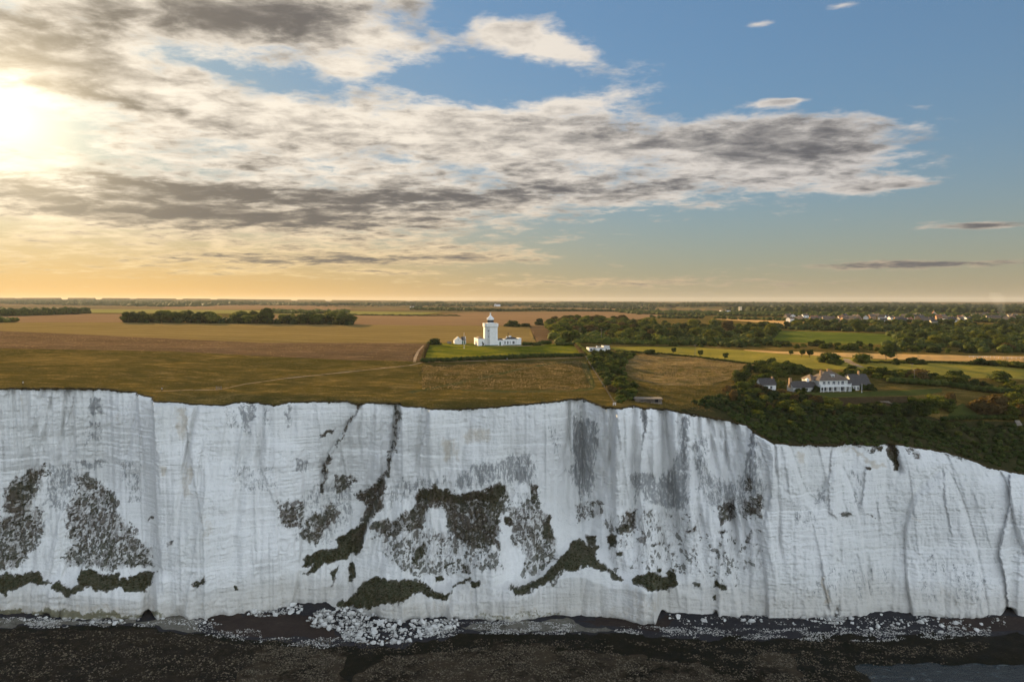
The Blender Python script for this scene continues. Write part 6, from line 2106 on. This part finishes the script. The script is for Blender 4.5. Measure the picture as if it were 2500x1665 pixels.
pole('flagpole', 1133, 850, 10.6, 0.10, M_trim, 'tall thin white flagpole on the lighthouse lawn', 'flagpole', 0, 'ball')
pole('flagpole', 2104, 958, 4.4, 0.13, M_trim, 'short white flagpole in front of the right wing of the white house', 'flagpole', 0, 'ball')
pole('telegraph_pole', 1416, 836, 11.5, 0.16, M_timber, 'telegraph pole before the plantation, the one nearer the lighthouse', 'pole', 1)
pole('telegraph_pole', 1468, 836, 11.5, 0.16, M_timber, 'telegraph pole before the plantation, above the bungalow', 'pole', 1)
pole('telegraph_pole', 1697, 871, 8.6, 0.13, M_timber, 'slim pole standing in the sunlit pasture hedge', 'pole', 1)
pole('telegraph_pole', 2232, 934, 7.6, 0.14, M_timber, 'pale telegraph pole right of the white house', 'pole', 1)
pole('telegraph_pole', 2226, 918, 7.6, 0.14, M_timber, 'darker telegraph pole just behind the pale one', 'pole', 1)


# ------------------------------------------------------------------ flat-roofed bungalow
def bungalow():
    p = gp(1472, 858.5)
    e = empty('bungalow', (p.x, p.y, p.z - 0.05), R(11))
    w = MB().box(-4.6, 5.2, 0, 6.5, -.3, 2.75).build('front_block', M_white, e)
    MB().box(-4.8, 5.4, -.25, 6.7, 2.75, 2.95).build('flat_roof', M_conc, e)
    MB().box(1.0, 5.2, 1.4, 6.5, 2.95, 4.05).build('upper_storey', M_white, e)
    MB().box(.85, 5.4, 1.2, 6.7, 4.05, 4.2).build('upper_roof', M_slate, e)
    lw = MB().box(-9.0, -4.6, 3.2, 9.5, -.3, 2.75).build('left_wing', M_white, e)
    MB().box(-9.2, -4.6, 2.95, 9.7, 2.76, 2.95).build('wing_roof', M_conc, e)
    MB().box(-4.0, -3.2, 2.2, 3.0, 2.95, 4.0).build('chimney', M_white, e)
    rl = MB()
    for x in (-3.0, -1.2, .7):
        rl.box(x - .05, x + .05, .8, .9, 2.95, 3.7)
    rl.box(-3.0, .8, .8, .9, 3.7, 3.82)
    rl.build('roof_rail', M_trim, e)
    window(e, -1.4, .55, 1.9, 1.45, 0, 2, 1)
    window(e, 2.4, .55, 1.15, 1.45, 0, 2, 1)
    window(e, -7.4, .6, 1.6, 1.3, 3.2, 2, 1)
    door(e, -5.4, 0, .9, 2.1, 3.2, M_timber)
    tag(e, 'low white flat-roofed bungalow with two dark windows below the plantation', 'bungalow')


bungalow()


# ------------------------------------------------------------------ the big white house with its verandah
M_housewall = flat('weathered_cream_render', (0.58, 0.57, 0.53), 0.9, 0.14, 0.5)


def big_house():
    p = gp(2042, 956.5)
    e = empty('house', (p.x, p.y, p.z - 0.05), R(9))
    k = p.y / FPX                      # metres per photo pixel here
    # main block, two storeys
    m = MB().box(-8.6, 7.6, 1.8, 11.5, -.3, 5.9).build('wall', M_housewall, e)
    MB().hip(-8.6, 7.6, 1.8, 11.5, 5.9, 10.2, -2.8, 1.6, 0.6).build('roof', M_tile, e)
    # back-left wing, a little lower
    lw = MB().box(-10.6, -7.0, 5.5, 14.5, -.3, 5.6).build('rear_wing', M_housewall, e)
    MB().hip(-10.6, -7.05, 5.5, 14.5, 5.6, 8.4, -9.0, -8.6, 0.5).build('rear_wing_roof', M_tile, e)
    # dormer
    d = MB().box(-.9, .9, 3.1, 5.6, 6.9, 8.55).build('dormer', M_housewall, e)
    MB().box(-1.1, 1.1, 2.95, 6.2, 8.55, 8.7).build('dormer_roof', M_trim, d)
    window(e, 0, 7.25, 1.05, .95, 3.1, 2, 2)
    # chimneys
    for x, y, z0, z1, s in ((-5.4, 5.5, 7.6, 10.6, .55), (-.2, 7.2, 9.2, 11.0, .6), (1.0, 6.8, 9.4, 10.4, .4)):
        c = MB().box(x - s, x + s, y - .4, y + .4, z0, z1).box(x - s - .07, x + s + .07, y - .47, y + .47, z1, z1 + .18).build('chimney', M_brick, e)
        MB().lathe([(.14, z1 + .15), (.11, z1 + .6)], 8, (x - s / 2, y)).build('chimney_pot', M_tilered, c)
        MB().lathe([(.14, z1 + .15), (.11, z1 + .6)], 8, (x + s / 2, y)).build('chimney_pot', M_tilered, c)
    # verandah with balcony above
    MB().box(-9.3, 8.2, -.62, 1.8, 2.65, 3.05).build('balcony_floor', M_trim, e)
    MB().box(-9.3, 8.2, -.6, 1.8, -.25, .08).build('verandah_floor', M_conc, e)
    for i, x in enumerate((-9.15, -7.5, -4.9, -1.9, 1.9, 4.9, 7.0, 8.05)):
        MB().box(x - .17, x + .17, -.55, -.22, .05, 2.75).build('verandah_post', M_trim, e)
    b = MB().box(-9.3, 8.2, -.5, -.4, 3.9, 4.02).box(-9.3, 8.2, -.5, -.4, 3.12, 3.2).build('balustrade', M_trim, e)
    for i in range(60):
        x = -9.2 + i * .293
        MB().box(x - .08, x + .08, -.48, -.43, 3.2, 3.9).build('baluster', M_trim, b)
    for x in (-9.2, -7.5, -4.9, -1.9, 1.9, 4.9, 8.1):
        MB().box(x - .09, x + .09, -.54, -.36, 3.0, 4.35).build('balustrade_post', M_trim, b)
    MB().box(-9.3, -7.6, -.4, 1.6, 3.0, 3.9).build('balcony_screen', M_trim, e)
    MB().box(-9.1, 7.9, -.5, -.44, .55, .63).build('verandah_rail', M_trim, e)
    for x, w in ((-5.9, 1.5), (-3.3, 1.2), (-.3, 1.6), (2.4, 1.0), (4.7, 1.6)):
        window(e, x, 3.35, w, 2.0, 1.8, 3 if w > 1.3 else 2, 2)
    for x, w in ((-5.8, 2.2), (-2.6, 1.8), (.4, 1.5), (4.2, 2.4)):
        window(e, x, .35, w, 2.0, 1.8, 3 if w > 1.6 else 2, 1)
    door(e, 2.2, .08, .95, 2.1, 1.8, M_trim)
    # white lantern turret on the right
    t = MB().box(6.7, 8.3, 3.0, 4.6, 3.0, 6.3).build('stair_turret', M_housewall, e)
    MB().poly([(6.5, 2.8, 6.3), (8.5, 2.8, 6.3), (8.5, 4.8, 6.3), (6.5, 4.8, 6.3), (7.5, 3.8, 7.4)], [(3, 2, 1, 0), (0, 1, 4), (1, 2, 4), (2, 3, 4), (3, 0, 4)]).build('turret_roof', M_tile, t)
    MB().tube((7.5, 3.8, 7.3), (7.5, 3.8, 8.3), .07, .02).build('turret_finial', M_trim, t)
    # left wing
    w1 = MB().gwall(-22.5, -9.5, 3.0, 9.0, -.3, 2.5, 5.2).build('left_wing', M_housewall, e)
    MB().gable(-22.5, -9.5, 3.0, 9.0, 2.5, 5.2, .35).build('left_wing_roof', M_slate, e)
    MB().box(-23.2, -22.0, 5.4, 6.6, 2.0, 7.0).build('chimney', M_brick, e)
    c = MB().box(-13.6, -12.2, 5.3, 6.7, 4.9, 6.0).build('cupola', M_trim, e)
    MB().poly([(-13.9, 5.0, 6.0), (-11.9, 5.0, 6.0), (-11.9, 7.0, 6.0), (-13.9, 7.0, 6.0), (-12.9, 6.0, 6.9)], [(3, 2, 1, 0), (0, 1, 4), (1, 2, 4), (2, 3, 4), (3, 0, 4)]).build('cupola_roof', M_trim, c)
    MB().tube((-12.9, 6, 6.8), (-12.9, 6, 7.6), .05, .01).build('cupola_spike', M_black, c)
    for x in (-20.5, -17.5, -14.8, -11.0):
        window(e, x, .6, 1.2, 1.3, 3.0, 2, 2)
    # right wing and the range behind it
    w2 = MB().gwall(8.3, 23.0, 4.0, 10.5, -.3, 2.6, 5.4).build('right_wing', M_housewall, e)
    MB().gable(8.3, 23.0, 4.0, 10.5, 2.6, 5.4, .4).build('right_wing_roof', M_slate, e)
    bw = MB().rings([[(13.5 + 2.2 * math.cos(a), 4.05 - 1.2 * math.sin(a), z) for a in [math.pi * q / 8 for q in range(9)]] for z in (-.3, 2.5)]).build('bow_front', M_housewall, e)
    for x in (10.6, 12.6, 14.4, 16.8, 18.6):
        window(e, x, .5, .9, 1.6, 4.0 if x in (10.6, 16.8, 18.6) else 2.85, 2, 2)
    w3 = MB().gwall(17.5, 28.0, 13.0, 19.0, -.3, 4.4, 7.2).build('rear_range', M_housewall, e)
    MB().gable(17.5, 28.0, 13.0, 19.0, 4.4, 7.2, .35).build('rear_range_roof', M_slate, e)
    MB().box(23.6, 24.4, 15.4, 16.4, 6.0, 9.0).build('chimney', M_brick, e)
    for dx, hh, lab in ((-20.5, 2.3, 'bush under the windows at the far end of the left wing of the white house'), (-17.0, 2.5, 'bush against the middle of the left wing of the white house'), (-10.2, 3.4, 'dark bush in the corner between the white house and its left wing'), (9.6, 2.8, 'dark bush in the corner between the verandah and the right wing'), (18.0, 3.2, 'dark bush before the right wing of the white house'), (21.5, 3.8, 'tall dark bush at the far end of the right wing of the white house')):
        q = e.matrix_basis @ Vector((dx, 1.6 if dx < 0 else 2.6, 0))
        shrub(Vector((q.x, q.y, float(H(q.x, q.y)))), hh, 'dark', lab, sx=1.0)
    tag(e, 'large white seaside house with hipped tiled roof, verandah and balcony', 'house')


big_house()


def cottage():
    p = gp(1874, 951)
    e = empty('cottage', (p.x, p.y + 2.5, p.z - 0.3), R(6))
    MB().gwall(-4.2, 4.2, -2.8, 2.8, -.3, 3.0, 6.0).build('wall', M_white, e)
    MB().gable(-4.2, 4.2, -2.8, 2.8, 3.0, 6.0, .35).build('roof', M_slate, e)
    for x in (-2.6, -.6, 1.6):
        window(e, x, .7, 1.1, 1.4, -2.8, 2, 2)
    door(e, 3.1, 0, .9, 2.0, -2.8, M_trim)
    MB().box(3.0, 3.8, -.4, .4, 5.0, 6.9).build('chimney', M_brick, e)
    tag(e, 'small white cottage with grey roof half hidden by bushes', 'cottage')


cottage()


def bunker():
    p = gp(1560, 980)
    e = empty('bunker', (p.x, p.y, p.z), R(-3))
    MB().box(-1.7, 2.5, -.5, 4.5, -2.6, 1.0).build('gun_house', M_conc, e)
    MB().poly([(-3.0, 5.0, 1.0), (3.1, 5.0, 1.0), (3.1, -1.1, 1.0), (-1.7, -1.1, 1.0), (-3.0, 5.0, 1.45), (3.1, 5.0, 1.45), (3.1, -1.1, 1.45), (-1.7, -1.1, 1.45)],
              [(0, 1, 2, 3), (7, 6, 5, 4), (3, 2, 6, 7), (2, 1, 5, 6), (1, 0, 4, 5), (0, 3, 7, 4)]).build('roof_slab', M_conc, e)
    MB().box(3.1, 10.6, -.2, 5.4, .95, 1.35).build('roof_slab', M_conc, e)
    MB().box(3.0, 10.6, 2.4, 5.2, -1.2, .95).build('rear_wall', M_conc, e)
    MB().box(2.6, 10.4, -.4, .3, -1.6, -.35).build('parapet', M_conc, e)
    for x in (3.3, 6.6, 9.9):
        MB().box(x - .2, x + .2, .1, .5, -.4, .95).build('pier', M_conc, e)
    MB().box(.6, 1.7, -.58, -.45, .25, .6).build('embrasure', M_dark, e)
    MB().box(7.6, 9.0, 2.3, 2.45, -.8, .75).build('doorway', M_dark, e)
    tag(e, 'ruined concrete lookout bunker with flat slab roofs on the cliff edge', 'bunker')


bunker()


def steps():
    p = gp(2170, 987)
    e = empty('garden_steps', (p.x, p.y - .3, p.z - .1), R(2))
    for i in range(9):
        MB().box(-2.4, 2.4, i * .5, i * .5 + .52, -1.2, -.2 + i * .16).build('step', M_conc, e)
    tag(e, 'flight of grey concrete steps in the brown garden bank', 'steps')
    q = gp(2488, 1038)
    s = empty('concrete_slip', (q.x, q.y, q.z), R(0))
    MB().poly([(-1.6, -1.5, -.6), (1.2, -1.5, -.6), (1.8, 2.2, 2.0), (-.6, 2.2, 2.0), (-1.6, -1.2, -1.4), (1.2, -1.2, -1.4), (1.8, 2.4, 1.2), (-.6, 2.4, 1.2)], [(0, 1, 2, 3), (7, 6, 5, 4), (0, 4, 5, 1), (1, 5, 6, 2), (2, 6, 7, 3), (3, 7, 4, 0)]).build('slab', M_conc, s)
    MB().box(-1.9, -1.5, -1.6, -1.2, -1.5, .1).box(1.1, 1.5, -1.6, -1.2, -1.5, .1).build('kerb_block', M_conc, s)
    tag(s, 'pale concrete slab on the dark slope at the right edge', 'slab')


steps()


# ------------------------------------------------------------------ fences and gate
def fence(line, gap, h, label, mat, rails, post_r=0.07, name='fence', wire=True):
    P = []
    for i in range(len(line) - 1):
        a, b = np.array(line[i], float), np.array(line[i + 1], float)
        for t in range(12):
            P.append(a + (b - a) * t / 12)
    P.append(np.array(line[-1], float))
    P = np.array(P)
    G = ground_at(P[:, 0], P[:, 1])
    L = np.concatenate([[0], np.cumsum(np.linalg.norm(np.diff(G[:, :2], axis=0), axis=1))])
    s = np.arange(0, L[-1], gap)
    pts = [Vector([np.interp(q, L, G[:, k]) for k in range(2)] + [0]) for q in s]
    for v in pts:
        v.z = float(H(v.x, v.y))
    e = empty(name, pts[0])
    for v in pts:
        d = v - pts[0]
        MB().tube(d + Vector((0, 0, -.3)), d + Vector((random.uniform(-.03, .03), 0, h)), post_r, post_r * .9, 5).build('post', mat, e)
    for f in rails:
        r = MB()
        for a, b in zip(pts[:-1], pts[1:]):
            r.tube(a - pts[0] + Vector((0, 0, h * f)), b - pts[0] + Vector((0, 0, h * f)), 0.012 if wire else 0.05, None, 4)
        r.build('wire' if wire else 'rail', mat, e)
    return tag(e, label, 'fence')


fence([(1427, 868), (1445, 898), (1465, 930), (1485, 962), (1500, 987)], 3.0, 1.25, 'post and wire fence running from the lawn corner to the cliff edge', M_timber, (.3, .6, .92), 0.08)
fence([(2366, 873.5), (2420, 874.5), (2500, 877), (2600, 880)], 2.7, 1.35, 'white post and rail fence along the top of the straw-coloured field', M_trim, (.45, .95), 0.09, wire=False)
MB_end = None


def end_barrier():
    p = gp(1500, 990)
    e = empty('barrier', p, R(35))
    for x in (-.7, .7):
        MB().box(x - .07, x + .07, -.07, .07, -.3, 1.3).build('post', M_trim, e)
    for z in (.4, .8, 1.15):
        MB().box(-.8, .8, -.1, -.05, z, z + .12).build('rail', M_trim, e)
    tag(e, 'small pale wooden barrier where the fence meets the cliff edge', 'barrier')


end_barrier()


def gate():
    p = gp(534, 951)
    e = empty('kissing_gate', p, R(4))
    for x in (-1.1, 1.1):
        MB().box(x - .12, x + .12, -.12, .12, -.3, 1.55).build('gate_post', M_timber, e)
    g = MB().box(-1.0, 1.0, -.04, .04, 1.2, 1.32).box(-1.0, 1.0, -.04, .04, .25, .35).box(-1.0, 1.0, -.04, .04, .72, .82).build('gate_frame', M_timber, e)
    for i in range(8):
        MB().box(-.9 + i * .25, -.84 + i * .25, -.06, -.02, .3, 1.25).build('pale', M_timber, g)
    tag(e, 'small wooden gate across the cliff path', 'gate')


gate()


# ------------------------------------------------------------------ walkers
def person(px, py, top, leg, label, rz=0.0, sit=False, step=0.18):
    p = gp(px, py)
    e = empty('person', p, rz)
    # one skinned body: pelvis root, spine, head, arms, legs
    V = [(0, 0, .92), (0, .01, 1.15), (0, .0, 1.40), (0, -.01, 1.52), (0, -.02, 1.64), (0, -.02, 1.74),
         (-.19, 0, 1.40), (-.25, .03, 1.14), (-.24, -.08, .92), (-.24, -.12, .84), (.19, 0, 1.40), (.25, -.03, 1.14), (.24, -.12, .94), (.24, -.16, .86),
         (-.10, 0, .88), (-.11, -step, .50), (-.11, -step * .6, .08), (-.11, -step * .6 - .17, .04), (.10, 0, .88), (.11, step * .5, .50), (.11, step * 1.1, .09), (.11, step * 1.1 - .16, .04)]
    E = [(0, 1), (1, 2), (2, 3), (3, 4), (4, 5), (2, 6), (6, 7), (7, 8), (8, 9), (2, 10), (10, 11), (11, 12), (12, 13), (0, 14), (14, 15), (15, 16), (16, 17), (0, 18), (18, 19), (19, 20), (20, 21)]
    rad = [.15, .14, .15, .055, .10, .085, .075, .05, .04, .035, .075, .05, .04, .035, .095, .065, .045, .04, .095, .065, .045, .04]
    me = bpy.data.meshes.new('body')
    me.from_pydata(V, E, [])
    o = bpy.data.objects.new('body', me)
    C.objects.link(o)
    o.parent = e
    md = o.modifiers.new('skin', 'SKIN')
    sv = me.skin_vertices[0].data if me.skin_vertices else None
    if sv is None:
        bm = bmesh.new()
        bm.from_mesh(me)
        bm.verts.layers.skin.verify()
        bm.to_mesh(me)
        bm.free()
        sv = me.skin_vertices[0].data
    for i, q in enumerate(rad):
        sv[i].radius = (q, q * .85)
        sv[i].use_root = (i == 0)
    o.modifiers.new('sub', 'SUBSURF').levels = 1
    me.materials.append(leg)
    MB().lathe([(.17, .86), (.20, 1.0), (.185, 1.2), (.215, 1.38), (.12, 1.47), (.06, 1.5)], 10).build('jacket', top, e, True)
    MB().lathe([(.10, 1.60), (.112, 1.68), (.10, 1.76), (.04, 1.80)], 8, (0, .0)).build('hair', M_bark, e, True)
    return tag(e, label, 'person')


M_wtop = flat('white_cotton', (0.75, 0.74, 0.72), 0.9, 0.05, 4.0)
M_navy = flat('navy_cloth', (0.02, 0.025, 0.04), 0.9, 0.1, 4.0)
person(1238, 880.5, M_wtop, M_navy, 'walker in a white top and dark trousers by the lawn hedge', R(80))
person(1235, 880.3, M_navy, M_navy, 'walker in dark clothes beside the white-topped one at the lawn hedge', R(95))
person(395, 955, M_wtop, M_navy, 'walker in a pale top on the grass just left of the cliff path gate', R(100))
person(56, 940, M_wtop, M_navy, 'walker in a white top at the far left of the cliff top', R(-90))


# ------------------------------------------------------------------ village
def village_house(px, py, w, d, h, pitch, rot, wall, roof, label, group=None, chim=True, name='village_house', flat_roof=False):
    p = gp(px, py)
    e = empty(name, (p.x, p.y, p.z - .4), rot)
    if flat_roof:
        MB().box(-w / 2, w / 2, -d / 2, d / 2, -1, h).build('wall', wall, e)
        MB().box(-w / 2 - .2, w / 2 + .2, -d / 2 - .2, d / 2 + .2, h, h + .35).build('roof', roof, e)
    else:
        MB().gwall(-w / 2, w / 2, -d / 2, d / 2, -1, h, h + pitch).build('wall', wall, e)
        r = MB().gable(-w / 2, w / 2, -d / 2, d / 2, h, h + pitch, .35).build('roof', roof, e)
        if chim:
            MB().box(w * .28, w * .28 + .9, -.45, .45, h + pitch * .6, h + pitch + 1.2).build('chimney', M_brick, r)
    n = max(1, int(w / 4))
    for i in range(n):
        x = -w / 2 + w * (i + .5) / n
        MB().box(x - .7, x + .7, -d / 2 - .06, -d / 2 + .02, h * .35, h * .35 + 1.3).build('window', M_glass, e)
    return tag(e, label, 'house', group)


def village():
    r = random.Random(5)
    walls = [M_white, M_cream, M_brick, M_brick, M_conc]
    roofs = [M_slate, M_tile, M_tilered, M_slate, M_tile]
    spots = []
    for k in range(64):
        t = k / 63
        px = 1905 + t * 590 + r.uniform(-8, 8)
        base = 782 + 6 * sstep(1950, 2150, px) - 5 * sstep(2250, 2420, px)
        spots.append((px, base + 2.5 - r.choice([0, 2.5, 5, 8, 11, 14]) + r.uniform(-1.2, 1.2)))
    for px, py in spots:
        wl, rf, ww = r.choice(walls), r.choice(roofs), r.uniform(8, 15)
        o = village_house(px, py, ww, r.uniform(7, 9), r.uniform(3.2, 5.6), r.uniform(2.4, 4.2), r.uniform(-1.2, 1.2), wl, rf,
                          'small village house with a pitched roof among the garden trees', 'houses of the village')
        REG.append((o, 'houses of the village', 'village house', {'white_render': 'white-walled', 'cream_render': 'cream-walled', 'warm_brick': 'brick', 'weathered_concrete': 'grey-walled'}[wl.name] + {'grey_slate': ' slate-roofed', 'brown_tiles': ' brown-roofed', 'red_tiles': ' red-roofed'}[rf.name], ww))
    # named ones
    village_house(2062, 785.5, 9, 8, 5.5, 2.4, .1, M_brick, M_tile, 'pinkish brick house with white windows at the near edge of the village')
    village_house(2280, 776, 13, 10, 6, 6.5, 1.1, M_cream, M_tilered, 'large village house with a steep red roof and sunlit gable')
    village_house(2467, 780, 13, 9, 6, 3.4, .2, M_cream, M_tile, 'cream house with brown roof at the right end of the village')
    village_house(2238, 777, 9, 8, 5, 4.5, 1.3, M_white, M_slate, 'white-gabled village house left of the steep red roof')
    village_house(1770, 763, 26, 14, 6, .5, .15, M_white, M_conc, 'long pale flat-roofed building left of the brick tower', flat_roof=True)
    village_house(1745, 767, 24, 16, 4, 2.0, .1, M_conc, M_conc, 'low grey greenhouse roofs left of the brick tower', chim=False)
    village_house(1690, 766.5, 18, 12, 4.5, 3.0, .3, M_white, M_slate, 'white farm building with dark roof at the near end of the village')
    village_house(1708, 764.5, 13, 9, 5.5, 3.2, .6, M_cream, M_tilered, 'sunlit farmhouse with an orange roof beside the farm building')
    village_house(1637, 765, 20, 12, 3.5, 1.6, .1, M_conc, M_conc, 'long low grey barn at the left end of the village', chim=False)
    village_house(2130, 770, 18, 12, 5, .4, 0, M_white, M_conc, 'flat-roofed pale building behind the dark village trees', flat_roof=True)
    village_house(1016, 754, 40, 14, 7, 2.2, .1, M_white, M_conc, 'long white barn far off at the left of the lighthouse lantern', chim=False)
    village_house(1118, 757.5, 14, 9, 5, 4, .3, M_brick, M_tile, 'small distant farmhouse among trees left of the lighthouse')
    village_house(1214, 748, 30, 16, 9, 6, .9, M_white, M_slate, 'far pale farm building behind the lighthouse lantern', chim=False)
    # brick tower
    p = gp(1807, 762)
    e = empty('church_tower', (p.x, p.y, p.z - .5), R(28))
    t = MB().box(-3.4, 3.4, -3.4, 3.4, -1, 15.5).build('wall', M_cream, e)
    b = MB()
    for i in range(5):
        x = -3.3 + i * 1.45
        b.box(x, x + .8, -3.5, -3.1, 15.5, 16.4).box(x, x + .8, 3.1, 3.5, 15.5, 16.4).box(-3.5, -3.1, x, x + .8, 15.5, 16.4).box(3.1, 3.5, x, x + .8, 15.5, 16.4)
    b.build('battlement', M_cream, e)
    MB().box(-.6, .6, -3.48, -3.36, 10.5, 13.2).build('louvre', M_dark, e)
    MB().box(-.5, .5, -3.48, -3.36, 4.0, 6.0).build('window', M_glass, e)
    tag(e, 'square pale church tower lit by the sun above the trees', 'tower')


village()


def single_out():
    """say of each member of a group how large it is and whereabouts in its group it stands"""
    for grp in dict.fromkeys(r[1] for r in REG):
        L = [r for r in REG if r[1] == grp]
        n = len(L)
        px = np.array([project(np.array(r[0].location))[0] for r in L])
        dp = np.array([r[0].location.y for r in L])
        hs = np.array([r[4] for r in L])
        rx, ry, rh = (np.argsort(np.argsort(a)) / max(1, n - 1) for a in (px, dp, hs))
        place = PLACE.get(grp, 'the village')
        nb = 7 if n > 40 else (5 if n > 16 else 3)
        names = {3: ['left', 'middle', 'right'], 5: ['far left', 'left', 'middle', 'right', 'far right'],
                 7: ['far left', 'left', 'left middle', 'centre', 'right middle', 'right', 'far right']}[nb]
        for k, r in enumerate(L):
            size = ('small', 'medium', 'large')[min(2, int(rh[k] * 3))]
            row = ('front', 'middle', 'back')[min(2, int(ry[k] * 3))]
            r[0]['label'] = '%s %s %s, %s row, %s of %s' % (size, r[3], r[2], row, names[min(nb - 1, int(rx[k] * nb))], place)


single_out()


# ------------------------------------------------------------------ smoke over the village, and the evening haze
def volume_mat(name, dens, col, aniso):
    m = bpy.data.materials.new(name)
    m.use_nodes = True
    nt = m.node_tree
    nt.nodes.clear()
    out = nt.nodes.new('ShaderNodeOutputMaterial')
    v = nt.nodes.new('ShaderNodeVolumePrincipled')
    v.inputs['Color'].default_value = (*col, 1)
    v.inputs['Density'].default_value = dens
    v.inputs['Anisotropy'].default_value = aniso
    nt.links.new(v.outputs[0], out.inputs['Volume'])
    return m


if HAZE:
    MB().box(-14000, 14000, -400, 16500, -2.0, 215.0).build('haze', volume_mat('evening_haze', HAZE, (0.80, 0.84, 0.92), 0.2))
    bpy.data.objects['haze']['kind'] = 'stuff'
    sp = gp(2448, 778)
    st = MB().rings([[(sp.x + dx + rr * math.cos(a), sp.y + rr * math.sin(a), sp.z + z) for a in [2 * math.pi * q / 10 for q in range(10)]] for dx, rr, z in ((0, 3, 3), (-2, 6, 12), (-6, 9, 24), (-12, 13, 38), (-16, 9, 46))])
    so = st.build('smoke', volume_mat('chimney_smoke', 0.004, (0.85, 0.87, 0.9), 0.2))
    tag(so, 'thin blue smoke rising above the village at the right', 'smoke', kind='stuff')
